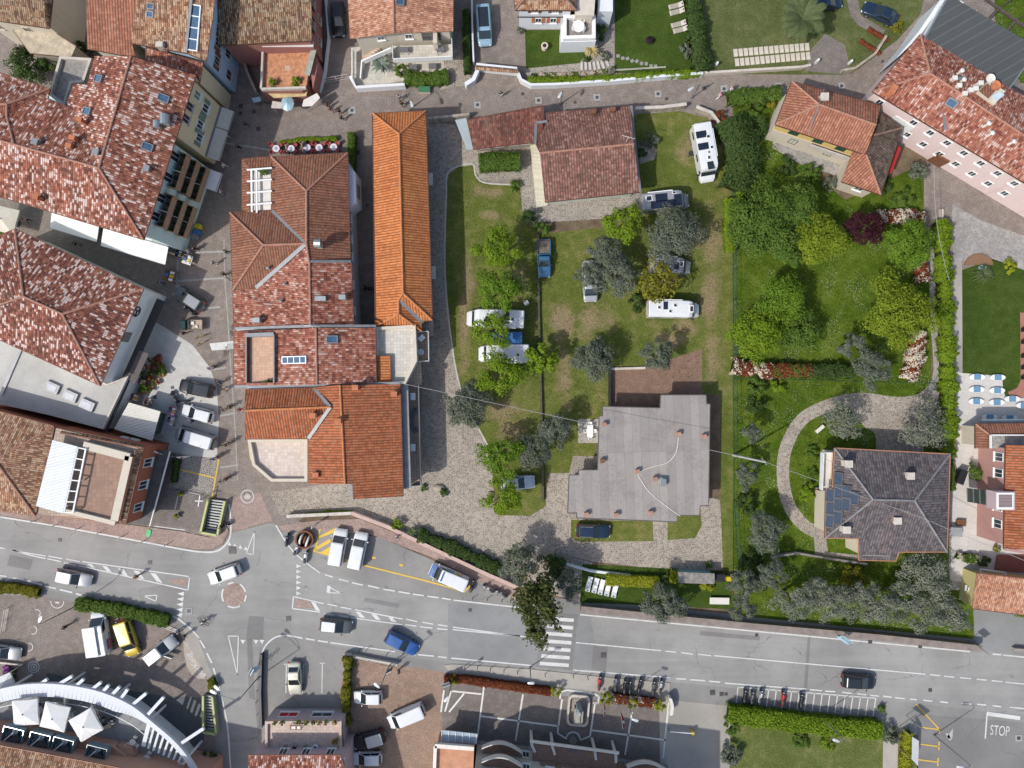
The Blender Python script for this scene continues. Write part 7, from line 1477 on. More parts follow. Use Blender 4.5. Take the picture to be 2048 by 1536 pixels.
fronds('big grey-green palm beside the top drive','palm_tree',1605,38,56,L_PALM,40,4.5,'palm tree',.10,.35,trunk=.3,segs=9,pinn=7);fronds('straw-yellow small palm beside the villa terrace','small_palm',1184,100,19,L_STRAW,34,1.0,'palm',.09,.4,segs=5);fronds('large blue-grey agave below the cream villa stair','agave',762,128,27,L_AGAVE,26,.8,'agave',.14,.2,segs=5);fronds('grassy yellow-green clump by the wooden platform','grass_clump',1968,548,26,L_PALM,60,.6,'ornamental grass',.05,.5,segs=5);fronds('spiky palm in the roadside planting','small_palm',824,1062,13,L_PALM,24,.8,'palm',.07,.4,segs=5)
bush('yellow blossom bush beside the grass clump',2022,532,18,L_YEL,1.0);hedge('dense dark green planting along the villa patio',[(812,152),(850,156),(892,150)],24,1.2,L_MID,.13);hedge('dark ivy strip along the villa drive wall',[(932,20),(932,80),(934,140)],12,1.4,L_DARK,.12);hedge('clipped green hedge beside the cafe tables',[(702,266),(701,300),(700,338)],14,1.4,L_MID,.1,wob=.05)
hedge('green artificial-looking arbour over the camp house seat',[(962,321),(1000,319),(1036,319)],30,2.1,L_MID,.12,wob=.05,name='arbour');hedge('row of flower boxes behind the cafe tables',[(560,284),(600,279),(650,276),(672,276)],7,.7,L_BRIGHT,.09,wob=.3,name='flower_boxes',cat='planter')
hedge('planted strip behind the pink roadside wall',[(840,1072),(900,1095),(960,1122),(1000,1142)],20,1.0,L_DARK,.13,wob=.35);bush('bright round bush at the start of the planted strip',794,1050,14,L_BRIGHT,1.1);bush('green bush beside the spiky roadside palm',846,1066,13,L_MID,1.0);hedge('creeper along the top of the bus stop wall',[(610,1030),(660,1026),(700,1024)],6,.5,L_BRIGHT,.09,wob=.4)
hedge('yellow-green hedge at the left edge beside the main road',[(-30,1180),(20,1178),(72,1188)],18,1.0,L_GOLD,.11);hedge('green hedge behind the white market van',[(152,1210),(210,1218),(270,1230),(332,1245)],22,1.2,L_MID,.12,wob=.15);hedge('brownish planted wall between the two car parks',[(694,1316),(692,1360),(690,1400),(692,1450)],13,1.3,L_GOLD,.11,wob=.35);bush('green bush at the top of the planted car park wall',698,1328,12,L_MID,1.1)
hedge('clipped bright green hedge behind the motorcycle bays',[(1462,1432),(1560,1444),(1660,1456),(1762,1464)],32,1.8,L_BRIGHT,.14,wob=.06);bush('bushy west corner of the clipped hedge',1468,1448,24,L_MID,2.0);bush('low green shrub on the dry lawn',1600,1482,20,L_MID,.6);bush('green shrub near the lamp on the dry lawn',1655,1490,17,L_BRIGHT,.6);bush('dark shrub at the west edge of the dry lawn',1465,1510,26,L_OLIVE,1.6);bush('dry grey bush beside the car park gate',1782,1470,24,L_OLIVE,1.5);bush('small bush at the end of the motorcycle bay',1765,1418,9,L_MID,.9);hedge('yellow flowering hedge beside the white hoarding',[(1822,1470),(1816,1540),(1812,1620)],14,1.4,L_YEL,.11)
hedge('red-leaved hedge in front of the forecourt, west part',[(890,1362),(930,1362),(1000,1372),(1100,1386)],13,1.2,L_RED,.1,wob=.08);hedge('red-leaved hedge in front of the forecourt, east part',[(1222,1398),(1270,1404),(1312,1410)],16,1.2,L_RED,.1,wob=.08,mat2=F_WHITE,share=.12)
for x,y,r_,lb in ((910,1361,10,'small clipped ball shrub at the west end of the red hedge'),(1110,1386,13,'clipped ball shrub left of the fountain enclosure'),(1211,1398,16,'larger clipped ball shrub right of the fountain enclosure'),(1266,1407,13,'yellow clipped ball shrub in the middle of the east red hedge'),(1319,1411,14,'clipped ball shrub at the east end of the red hedge')): bush(lb,x,y,r_,L_YEL,1.9,ls=.07,name='ball_shrub',group='clipped ball shrubs')
bush('dark bush at the right edge below the yellow shed',2036,1216,24,L_MID,1.8);bush('climbing shrub beside the pink pool house wall',1948,945,16,L_MID,1.6,ell=1.6,rot=30);bush('potted yellow-green shrub on the pool deck',1995,1098,9,L_GOLD,.8);hedge('planter of mixed shrubs on the pool deck',[(1918,1112),(1940,1118),(1960,1118)],14,.8,L_MID,.1,mat2=F_WHITE,share=.2,wob=.3);bush('dark green shrubs beside the deck planter',1972,1122,14,L_DARK,.8)
for x,y,r_,m_,lb in ((888,985,10,L_DARK,'rock plant at the corner of the cobbled yard'),(848,975,8,L_MID,'small plant beside the orange roof corner'),(1418,1130,8,L_MID,'small plant by the yard edge')): bush(lb,x,y,r_,m_,.5)
c=P(878,975);tag(MB().ball((c.x,c.y,.1),.8,.45,.4,9,6).ball((c.x+.6,c.y - .45,.05),.5,.35,.3,8,5).build('boulder',W_STONE),'grey boulder at the corner of the cobbled yard','rock')
bush('dark potted laurel at the stair head beside the forecourt',416,1515,16,L_DARK,1.2);hedge('low green hedge above the second stair',[(419,1362),(424,1380)],14,1.0,L_GOLD,.1);bush('purple bougainvillea in the left flower bed',12,1338,9,F_PURP,.6);bush('green plants in the left flower bed',18,1350,16,L_DARK,.4)

def inside(x,y,poly):
    r=np.zeros(len(x),bool);n=len(poly)
    for i in range(n):
        x0,y0=poly[i];x1,y1=poly[(i+1) % n];c=((y0 > y) != (y1 > y));r ^= c & (x < (x1 - x0)*(y - y0)/(y1 - y0+1e-9)+x0)
    return r
def tufts(label,poly,holes,n,mat,ls,h=.05,lines=()):
    a=np.array(poly);x=RNG.uniform(a[:,0].min(),a[:,0].max(),n*2);y=RNG.uniform(a[:,1].min(),a[:,1].max(),n*2);k=inside(x,y,poly)
    for q in holes: k &= ~inside(x,y,q)
    for ln,w in lines:
        for v in spline(ln,8): k &= (x - v.x) ** 2+(y - v.y) ** 2 > w*w
    x,y=x[k][:n],y[k][:n];clump=np.sin(x*.11+2*np.sin(y*.07))+np.sin(y*.13+np.sin(x*.05)*2)+RNG.normal(size=len(x))*.9;k=clump > -.2;x,y=x[k],y[k];m=len(x);s=HC/FPX
    c=np.stack([(x - CX)*s,(CY - y)*s,np.full(m,h)],1);o=quads_obj('grass',leaf_quads(c,unit(RNG.normal(size=(m,3))+np.array([0,0,1.1])),RNG.uniform(.6,1.4,m)*ls,.5),mat);o['kind']='stuff'
PTH=[([(1868,505),(1867,640),(1873,745),(1862,785)],12),([(1870,775),(1840,800),(1790,806),(1725,798),(1665,808),(1605,838),(1572,895),(1566,955),(1578,1010),(1610,1052),(1655,1072)],16)]
L_GR1=leafmat('grass_lush',[(.1,(.05,.095,.01)),(.5,(.095,.15,.016)),(.9,(.16,.21,.04))],.2,.3);L_GR2=leafmat('grass_camp',[(.1,(.09,.115,.024)),(.5,(.135,.16,.04)),(.9,(.22,.205,.08))],.2,.3)
tufts('',[(1470,200),(1558,190),(1560,300),(1690,400),(1840,350),(1862,500),(1860,770),(1890,930),(1896,1150),(1940,1225),(1940,1270),(1484,1228),(1468,1140)],[[(1690,795),(1872,770),(1876,800),(1850,860),(1840,930),(1740,930),(1725,850)],[(1620,900),(1910,900),(1910,1125),(1620,1125)]],30000,L_GR1,.12,lines=PTH)
tufts('',[(900,380),(940,345),(1040,385),(1070,470),(1280,450),(1290,300),(1400,250),(1450,400),(1455,780),(1220,740),(1190,900),(1090,930),(990,920),(910,690)],[],14000,L_GR2,.09)

bush('green plant in the corner of the white-beamed roof terrace',527,343,9,L_MID,.9,zb=6.33);bush('green plants along the parapet of the peach roof terrace',535,763,7,L_MID,.6,zb=6.38,ell=.5)
# ---------------- walls and fences ----------------
on_wall('street_wall','long white garden wall with hedge along the upper street','wall',[(1036,151),(1042,166),(1062,176),(1110,175),(1230,167),(1330,158),(1402,153)],1.1,.3,W_WHT)
on_wall('street_wall','low grey wall continuing the white wall past the rough lawn','wall',[(1404,150),(1500,144),(1600,138),(1618,134)],.7,.3,STONE);on_wall('street_wall','short curved white wall end at the villa drive','wall',[(956,148),(948,166),(932,176)],1.2,.5,W_WHT)
on_wall('street_wall','white wall in front of the cream villa yard','wall',[(704,160),(716,182),(812,176)],1.2,.35,W_WHT);on_wall('street_wall','curved stone wall beside the dark parked car','wall',[(1680,145),(1706,140),(1745,112),(1768,76)],.7,.3,W_STONE)
on_wall('roadside_wall','long pink plastered wall along the planted strip','wall',[(706,1024),(780,1052),(880,1100),(960,1138),(1036,1172)],.9,.35,W_PINK,M('pink_coping',(.50,.36,.30),.8));on_wall('roadside_wall','long dark stone wall along the road below the olives','wall',[(1160,1212),(1300,1226),(1500,1246),(1750,1268),(1950,1290)],1.3,.7,M('brown_stone',(.20,.165,.145),.9,var=.25),M('wall_top',(.24,.20,.175),.9,var=.2))
on_wall('yard_wall','low pale wall between yard and lounger lawn','wall',[(1110,1120),(1180,1140),(1260,1150)],.5,.3,W_GREY);on_wall('garden_wall','stone wall with coping along the street north of the camp site','wall',[(1268,224),(1320,222),(1368,216)],1.3,.3,W_STONE,STONE);on_wall('garden_wall','curved stone wall at the camp site corner','wall',[(1388,220),(1418,232),(1436,256),(1452,300),(1462,360)],1.1,.3,W_STONE,STONE)
on_wall('garden_wall','stone wall of the lean-to wing along the street','wall',[(858,244),(905,240),(940,236)],1.4,.3,W_STONE);on_wall('garden_wall','dark low wall down the middle of the camp site','wall',[(1076,470),(1077,600),(1079,700),(1082,800),(1086,1000)],.5,.25,M('mossy_wall',(.09,.08,.055),.95,var=.3));on_wall('garden_wall','grey wall along the north edge of the villa lawn below the roof','wall',[(1540,1112),(1590,1104),(1660,1116),(1730,1126)],.7,.25,M('grey_wall',(.24,.22,.2),.9,var=.2))
on_wall('terrace_wall','dark wall at the west end of the brown brick terrace','wall',[(1218,738),(1218,812)],1.0,.2,DARKM);on_wall('terrace_wall','pale sill along the north edge of the brown terrace','wall',[(1220,738),(1290,736)],.35,.3,STONE);on_wall('bus_stop_wall','low wall with creeper above the bus parking','wall',[(578,1030),(640,1027),(706,1024)],.9,.3,W_STONE,STONE)
on_wall('garden_wall','low pale kerb wall along the drive of the villa with the dark van','wall',[(944,-20),(946,80),(948,130)],1.1,.2,W_WHT);on_wall('garden_wall','white wall beside the black car in the side lane','wall',[(652,-20),(660,80),(652,150),(640,190)],.8,.22,W_GREY);on_wall('garden_wall','thin dark wall line between the cream villa and the red wall','wall',[(486,100),(500,150),(518,190)],1.2,.3,W_STONE)
on_wall('garden_wall','stone edging beside the long bright hedge','wall',[(1880,420),(1878,520)],.6,.25,STONE);on_wall('driveway_wall','grey kerb wall at the right end of the road','wall',[(2022,1296),(2080,1300)],.7,.4,CONCR)
fence('green mesh fence between camp site and garden',[(1464,370),(1465,600),(1466,800),(1467,1000),(1476,1150)],1.6,M('fence_green',(.03,.10,.075),.6),name='mesh_fence',post=3.0);fence('dark green fence below the flowering hedge',[(1468,757),(1600,760),(1760,764),(1860,766)],1.3,DGREEN,post=3.0);fence('metal gate across the side lane',[(652,166),(698,158)],1.4,OFFW,name='gate',cat='gate',post=1.4);fence('white railing of the top terrace garden',[(1232,142),(1330,136)],.5,OFFW,post=2.5)
# pergola of dark beams with trees at the grey-roofed annexe
c=P(1990,40);t=thing('beam_pergola','dark timber pergola along the grey-roofed annexe','pergola',(c.x,c.y,0))
for a,b in (((1960,-10),(2060,62)),((1996,18),(1974,40)),((2030,42),(2010,66))): MB().bar(P(a[0],a[1],3),P(b[0],b[1],3),.28,.25).build('beam',M('dark_timber',(.09,.065,.06),.8,var=.2),t)
for x,y in ((1964,-6),(1998,18),(2032,42)): p=P(x,y);MB().tube([(p.x,p.y,0),(p.x,p.y,2.9)],.1,6).build('post',MATS['dark_timber'],t)
for i,(x,y) in enumerate(((1922,6),(1946,24),(1970,38),(1990,52),(2016,66))): chair('white garden chair beside the dark pergola, '+('westernmost','second from the west','middle one','second from the east','easternmost')[i],x,y,60,WHITE,'white pergola chairs')
# ---------------- vehicles ----------------
PC='cars in the street and car parks'
car('car','silver estate car driving east past the hatched island',145,1157,-12,'wagon',P_SIL,4.6,PC,rails=True)
car('car','white small car turning at the round paved island',447,1149,199,'suv',P_WHT,4.2,PC)
car('car','dark car with white roof driving east',671,1253,-6,'hatch',P_GRY,4.2,PC,roof=P_WHT,W=1.78,H=1.55)
car('car','blue estate car heading out of the brick car park',803,1288,-27,'wagon',P_BLU,4.5,PC)
car('utility_vehicle','white box-backed utility car beside the yellow hatching',676,1094,80,'minivan',P_WHT,4.7,PC,cat='car')
car('utility_vehicle','white small van with a round black roof vent',716,1101,78,'minivan',P_WHT,4.7,PC,cat='van')
pv=car('police_van','white police van with blue bonnet and lettering in the yellow bay',897,1154,157,'van',P_WHT,5.2,PC,cat='van')
tpart(pv,'bonnet_panel',MB().obox((2.12,0,1.055),Vector((.36,0,-.10)),Vector((0,.78,0)),Vector((.006,0,.02))),P_BLU);PVT=M('livery_teal',(.05,.28,.36),.4)
text_mesh('POLIZIA',.36,P_WHT,'bonnet_lettering',pv,(2.12,0,1.095),(0,R(15),R(-90)),.003);tpart(pv,'side_panel',MB().box(.1,-.955,1.15,1.1,.03,.55),PVT);tpart(pv,'crest_panel',MB().box(-1.1,-.955,1.15,1.0,.03,.55),P_YEL);tpart(pv,'side_panel',MB().box(.1,.955,1.15,1.1,.03,.55),PVT);tpart(pv,'crest_panel',MB().box(-1.1,.955,1.15,1.0,.03,.55),P_YEL)
tpart(pv,'light_bar',MB().box(.75,0,1.97,.16,1.2,.10),P_BLU)
for k in range(3): tpart(pv,'roof_seam',MB().box(-1.6+k*.85,0,1.935,.03,1.3,.03),LAMP)
car('van','white panel van parked askew on the brick car park',812,1433,203,'van',P_WHT,4.9,PC)
car('car','small white city car below the street lamp on the brick car park',735,1397,180,'hatch',P_WHT,3.7,PC)
car('off_road_car','black off-road car with grey soft roof on the brick car park',738,1480,196,'jeep',P_BLK,4.1,PC,roof=P_GRM,cat='car')
car('car','white hatchback cut by the bottom edge beside the black off-road car',732,1519,181,'hatch',P_WHT,4.0,PC)
car('car','cream saloon alone in the marked grey car park',588,1359,-88,'sedan',P_BEI,4.2,PC)
sc_=car('car','silver off-road car with an open door beside the yellow van',320,1302,38,'suv',P_SIL,4.7,PC,roof=P_GRM,rails=True)
tpart(sc_,'open_door',MB().obox((.35,-1.25,.75),Vector((.28,-.42,0)),Vector((.025,.017,0)),Vector((0,0,.40))),P_SIL)
car('minivan','yellow minivan between the market van and the silver off-road car',254,1277,-72,'minivan',P_YEL,4.8,PC,cat='van')
mk=car('market_van','white market van with a white awning pulled out along its side',200,1266,99,'van',P_WHT,5.6,PC,cat='van')
ab=MB()
for k in range(6): ab.obox((-2.3+k*.62,.75,2.12 - .02*(k % 2)),Vector((.31,0,.0)),Vector((0,.85,-.10)),Vector((0,0,.03)))
tpart(mk,'awning',ab,AWNW);tpart(mk,'counter',MB().box(-1.3,-1.05,.8,2.4,.25,.10),GREYM);tpart(mk,'goods_display',MB().box(-1.5,-1.02,.92,1.2,.3,.35),M('mixed_goods',(.30,.10,.16),.7,var=.6,scale=6))
car('car','silver car cut by the left edge of the picture',5,1306,-8,'sedan',P_SIL,4.3,PC)
car('car','dark grey off-road car with light roof in the shaded street',376,597,147,'suv',P_GRY,4.2,PC,roof=P_GRM)
car('car','black car with glass roof on the white piazza',391,777,168,'suv',P_BLK,4.5,PC,glassroof=True)
car('car','white hatchback beside the grey-sided van on the piazza',393,828,165,'hatch',P_WHT,4.2,PC,W=1.76)
car('van','grey-sided van with white roof on the piazza',389,876,163,'van',P_GRM,5.3,PC,roof=P_WHT)
car('car','black car in the side lane next to the brick-red wall',675,37,-88,'suv',P_BLK,4.4,PC)
car('van','pale blue van in front of the white villa',968,52,-86,'van',P_LBL,4.9,PC,glassroof=True)
car('car','dark navy car beside the golden shrub in the top right',1763,24,156,'sedan',P_NVY,4.7,PC)
car('car','dark navy car half hidden behind the big palm',1656,4,10,'hatch',P_NVY,4.0,PC)
car('pickup','blue pickup with empty brown bed on the camp site',1088,516,-89,'pickup',P_PBL,4.9,'vehicles on the camp site')
car('van','silver van half hidden below the wide olive',1180,563,-88,'van',P_SIL,5.2,'vehicles on the camp site',glassroof=True)
car('car','silver-blue car under the bright tree at the cobbled yard',1036,966,4,'wagon',P_SBL,4.4,'vehicles on the camp site')
car('car','dark navy estate on the grass in front of the flat-roofed bungalow',1187,1063,-2,'wagon',P_NVY,4.4,'vehicles on the camp site',rails=True)
car('car','black car driving east past the long motorcycle bay',1720,1365,-4,'hatch',P_BLK,4.4,PC,glassroof=True,W=1.8)
mh=camper('white motorhome with bicycles on its tail, nose to the lawn',1412,303,-80,7.0,panels=((-2.0,-.45,.85,1.3),(-.5,-.45,.85,1.3)),vents=((-1.6,.35,.45,.45),(-.2,.55,.4,.4),(.35,.1,.3,.3),(1.0,0,.5,.4),(2.0,.05,.95,.75)),group='vehicles on the camp site')
tpart(mh,'bicycle_rack',MB().box(-3.75,0,1.0,.35,1.6,.06).box(-3.72,.1,1.06,.25,1.5,.7),M('covered_bikes',(.62,.63,.62),.6,var=.25,scale=4))
ct=camper('grey camper truck with large solar panels on its roof',1333,401,6,6.3,2.2,2.8,P_GRM,panels=((-.75,.3,1.5,.95),(-1.4,-.55,1.5,.95),(.15,-.55,1.5,.95),(1.3,-.2,.95,1.4)),vents=((-2.3,.35,.85,.7),(.9,.75,.5,.3)),name='camper_truck',cat='camper',group='vehicles on the camp site')
camper('white van-shaped motorhome standing alone on the lower camp lawn',1350,618,-1,6.7,2.15,2.7,panels=((-1.3,.35,.55,.95),),vents=((-2.1,.1,.4,.4),(-.1,.4,.45,.45),(-.7,-.35,.4,.4),(1.95,0,.5,.9)),group='vehicles on the camp site')
camper('grey camper partly under the golden tree',1343,529,-4,5.4,2.0,2.4,P_SIL,panels=((.6,-.2,.6,.8),),vents=((-1.2,0,.7,.7),(1.2,.1,.5,.7)),name='camper',cat='camper',group='vehicles on the camp site')
camper('white motorhome under the bright trees, nose to the cobbled lane',990,637,178,7.3,vents=((.9,0,.75,.7),(-.8,.2,.5,.5),(-2.2,.1,.5,.5)),panels=((-1.5,-.4,.6,1.2),),group='vehicles on the camp site')
camper('white caravan-like motorhome below the blue awning',1007,707,180,6.4,2.3,2.8,vents=((.6,.1,.5,.5),(-1.8,.2,.45,.45)),group='vehicles on the camp site')
c=P(1014,676,2.3);t=thing('camp_awning','blue awning between the two motorhomes under the trees','awning',(c.x,c.y,0));MB().obox((c.x,c.y,2.35),Vector((1.9,0,0)),Vector((0,.75,.12)),Vector((0,0,.02))).build('canvas',K_BLU,t)
for sx in (-1,1): MB().tube([(c.x+sx*1.8,c.y - .7,0),(c.x+sx*1.8,c.y - .7,2.25)],.03,6).build('pole',GREYM,t)
c=P(689,1370,.5);t=thing('kayak','red hull standing by the planted wall of the grey car park','kayak',(c.x,c.y,0),R(88));mb=MB();rows=[]
for k in range(9):
    x=-1.1+k*.275;w=.32*math.sin(math.pi*(k+.35)/8.7) ** .7;rows.append([len(mb.v)+q for q in range(6)]);mb.v+=[(x,w,.35),(x,w*.6,.50),(x,-w*.6,.50),(x,-w,.35),(x,-w*.5,.12),(x,w*.5,.12)]
for r0,r1 in zip(rows,rows[1:]):
    for q in range(6): mb.f.append((r0[q],r0[(q+1) % 6],r1[(q+1) % 6],r1[q]));mb.mi.append(0)
mb.f+=[tuple(reversed(rows[0])),tuple(rows[-1])];mb.mi+=[0,0];tpart(t,'hull',mb,P_RED,smooth=True);tpart(t,'cockpit',MB().lathe((0,0,.50),[(.2,0),(.22,.03),(.2,.04)],10),TRIM)
# three-wheeled delivery truck
c=P(381,650,.9);t=thing('three_wheeler','dark three-wheeled truck with pale wooden tray','small truck',(c.x,c.y,0),R(180))
cb=MB();rows=[]
for x,w,z1 in ((.45,.62,1.5),(.8,.64,1.55),(1.1,.6,1.45),(1.45,.48,.85),(1.6,.35,.7)): rows.append([len(cb.v)+q for q in range(6)]);cb.v+=[(x,w,.3),(x,w,z1 - .3),(x,w*.8,z1),(x,-w*.8,z1),(x,-w,z1 - .3),(x,-w,.3)]
for r0,r1 in zip(rows,rows[1:]):
    for q in range(6): cb.f.append((r0[q],r1[q],r1[(q+1) % 6],r0[(q+1) % 6]));cb.mi.append(0)
cb.f+=[tuple(rows[0]),tuple(reversed(rows[-1]))];cb.mi+=[0,0];tpart(t,'cab',cb,M('dark_green_body',(.02,.045,.045),.35));g=MB();g.poly([(1.13,.42,1.36),(1.13,-.42,1.36),(1.42,-.36,.92),(1.42,.36,.92)]);tpart(t,'windscreen',g,CGLASS)
b=MB().box(-.55,0,.55,1.75,1.3,.08)
for sy in (-1,1): b.box(-.55,sy*.63,.63,1.75,.05,.3)
b.box(-1.41,0,.63,.05,1.2,.3).box(.30,0,.63,.05,1.2,.4);tpart(t,'tray',b,M('pale_wood',(.40,.33,.25),.8,var=.2));tpart(t,'load',MB().box(-.2,-.25,.632,.4,.4,.2).box(-.7,.2,.632,.3,.3,.15),OFFW)
for x,y in ((1.2,0),(-.8,.6),(-.8,-.6)): o=tpart(t,'wheel',MB().wheel((x,y,.25),.25,.15),TYRE,smooth=True);MB().wheel((x,y,.25),.15,.16,8).build('rim',RIM,o,local=True)
# ---------------- motorcycles, scooters, bicycles ----------------
GM='motorcycles in the roadside bays'
for a in (('red motorcycle standing outside the bay lines by the fountain enclosure',1199,1366,84,P_RED,0),('motorcycle with pale windscreen in the first bay',1231,1370,88,P_GRY,1),('black motorcycle, left of a close pair in the short bay',1249,1375,86,P_BLK,0),('black motorcycle, right of a close pair in the short bay',1260,1376,88,P_BLK,0),('bulky black motorcycle alone between two white lines',1279,1372,80,P_BLK,0),('dark motorcycle, second from the east end of the short bay',1307,1376,84,P_GRY,0),('silver-topped motorcycle at the east end of the short bay',1321,1374,80,P_SIL,0),('black motorcycle at the west end of the long bay',1489,1394,84,P_BLK,0),('dark grey motorcycle, second in the long bay',1504,1397,84,P_GRY,0),('silver motorcycle, third in the long bay',1521,1394,80,P_SIL,0),('bright red motorcycle in the long bay',1566,1397,88,P_RED,0),('black motorcycle right of the bright red one',1602,1402,86,P_BLK,0)): motorbike(a[0],a[1],a[2],a[3],a[4],2.15,group=GM,screen=bool(a[5]))
for a in (('navy scooter at the corner beside the rusty fountain',574,1080,82,P_NVY),('white and black scooter by the kerb below the rusty fountain',592,1100,72,P_WHT),('black scooter behind the police van',944,1172,75,P_BLK),('grey scooter in the white bay right of the police van',978,1178,150,P_SIL),('dark scooter next to the magnolia crown',1004,1187,150,P_GRY),('black scooter in front of the three-wheeled truck',379,621,140,P_BLK),('black scooter in front of the black car on the piazza',349,794,120,P_BLK),('dark scooter in the narrow lane beside the orange roof',738,577,175,P_BLK),('dark scooter beside the stair parapet on the corner',446,1052,10,P_BLK)): motorbike(a[0],a[1],a[2],a[3],a[4],1.85,scooter=True,group='scooters in the town')
for a in (('white-tailed motorcycle nearest the give-way triangles',611,1115,80,P_WHT),('red and black motorcycle behind the yellow minivan',243,1234,20,P_RED),('grey motorcycle lying close to the white hatchback nose',364,806,200,P_GRY)): motorbike(a[0],a[1],a[2],a[3],a[4],1.95,group='motorcycles in the town')
GB='bicycles in the street'
for a in (('yellow bicycle at the edge of the white piazza',402,673,20,P_YEL),('second bicycle leaning beside the yellow one',404,686,30,P_YEL),('bicycle in front of the mottled red house wall',464,660,80,DARKM),('bicycle at the street corner of the hip-roofed house',452,552,-50,DARKM),('bicycle beside the kiosk tables on the alley corner',526,206,10,DARKM),('bicycle ridden into the junction by a rider in white',405,1244,-35,DARKM),('bicycle by the wall of the sunken flower bed',452,700,70,DARKM)): bicycle(*a[:4],mat=a[4],group=GB)
# ---------------- people ----------------
for a in (
 ('person walking in black with bare legs beside another in black on the upper street',654,210,300,K_BLK,SKIN,HAIRD),('person in black top and white shoes following along the upper street',661,218,300,K_BRN,SKIN,HAIRD),('person in a dark top, rear of a pair near the street cover',678,222,310,K_BLK,K_BLK,HAIRD),('person in a green top next to the street cover',682,235,310,K_GRN,K_JNS,HAIRD),
 ('person in a light blue top by the white yard wall',798,194,250,K_LBL,K_JNS,HAIRD),('person in black just below the one in light blue',803,207,260,K_BLK,K_BRN,HAIRD),('person in black and white alone on the upper street',1002,188,100,K_BLK,K_WHT,HAIRD),('person in pink with black hair near the garden corner',1440,190,20,K_PNK,K_WHT,HAIRD),('person in lilac at the top garden hedge',1463,178,20,K_LIL,K_WHT,HAIRB),
 ('person in dark clothes on a walk in the shaded street below the awnings',490,248,-20,K_BLK,K_JNS,HAIRD),('person in black crossing the shaded street near the awning end',476,293,-40,K_BLK,K_BLK,HAIRD),('person in white stepping out of the shaded street',441,383,10,K_WHT,K_GRY,HAIRB),('person in blue-green against the brown hipped roof',452,503,170,K_GRN,K_NVY,HAIRD),('person in blue carrying a bag on the sunny paving',427,526,-20,K_BLU,K_TAN,HAIRG),('person in dark brown beside the corner bicycle',446,548,-40,K_BRN,K_BLK,HAIRD),('person in dark blue beside the sales stand in the shade',322,566,0,K_BLU,K_BLK,HAIRD),
 ('person in navy next to the yellow bicycles',366,666,0,K_NVY,K_BLK,HAIRB),('person in light grey and tan passing the plaza edge',419,737,200,K_LIL,K_WHT,HAIRG),('person in black walking ahead along the plaza edge',429,733,20,K_BLK,K_BRN,HAIRD),('person in blue behind the black car on the piazza',439,765,200,K_NVY,K_JNS,HAIRD),('person in grey with bare legs behind the black car',447,779,260,K_GRY,SKIN,HAIRD),
 ('person in a striped grey top walking past the white hatchback',445,820,200,K_GRY,K_TAN,HAIRD),('person in dark brown ahead of the striped one',459,814,30,K_BRN,K_BLK,HAIRD),('person in bright red against the orange roof edge',480,819,150,K_RED,K_RED,HAIRD),('person in blue beside the white hatchback door',384,842,170,K_BLU,K_NVY,HAIRG),('person in tan walking beside the white-roofed van',450,890,200,K_TAN,K_BLK,HAIRD),('person in black at the plaza corner in tan trousers',458,886,20,K_BLK,K_TAN,HAIRD),
 ('person in grey and blue at the yellow bay corner',425,918,200,K_LBL,K_NVY,HAIRD),('person in dark clothing at the top of the yellow line',436,914,30,K_NVY,K_GRY,HAIRD),('person in a tan top pushing a stroller by the stair',441,963,20,K_TAN,K_WHT,HAIRB),('person in black walking left of the tan one by the stair',452,958,20,K_BLK,K_BRN,HAIRD),('person in brown at the stair parapet',443,1054,20,K_BRN,K_BLK,HAIRD),
 ('person in black striding across the brown forecourt',130,1254,20,K_BLK,K_BLK,HAIRD),('person in navy standing at the forecourt corner by the road',369,1272,30,K_NVY,K_NVY,HAIRD),('person in blue jeans beside the rail end at the forecourt corner',356,1263,20,K_LBL,K_JNS,HAIRD),('person in orange standing between the hatched stripes of the island',273,1153,20,K_ORA,K_BLK,HAIRD),('person in black between the parked car rows',798,1342,20,K_BLK,K_GRY,HAIRD),('person with a red bag on the pink pavement',795,1074,30,K_WHT,K_PNK,HAIRB),
 ('person in white under the first cafe awning',460,230,-20,K_WHT,K_BLK,HAIRB),('person in pink and white at the second cafe awning',450,270,-20,K_PNK,K_WHT,HAIRB),('person in white at the end of the second cafe awning',446,330,0,K_WHT,K_WHT,HAIRB),('person in black by the bins at the teal corner',388,497,0,K_BLK,K_BLK,HAIRD),('person in lilac sitting group at the teal corner',378,503,0,K_LIL,K_JNS,HAIRL),('person in the alley behind the long white awning',152,488,10,K_BLK,K_TAN,HAIRD),('person in black in the shaded alley on the left',52,440,10,K_PNK,K_BLK,HAIRD),('person in pale top in the alley near the awning gap',160,470,10,K_WHT,K_BLK,HAIRD),('person in dark blue in the lane beside the blue bins',707,438,0,K_NVY,K_BLK,HAIRD)):
    person(a[0],a[1],a[2],a[3],a[4],a[5],a[6],'walk' if RNG.uniform() < .75 else 'stand',shoes=K_WHT if RNG.uniform() < .4 else BLACK,group='people in the streets')
person('cyclist in white shirt riding into the junction',404,1244,-35,K_WHT,K_BRN,HAIRD,'ride',group='people in the streets')
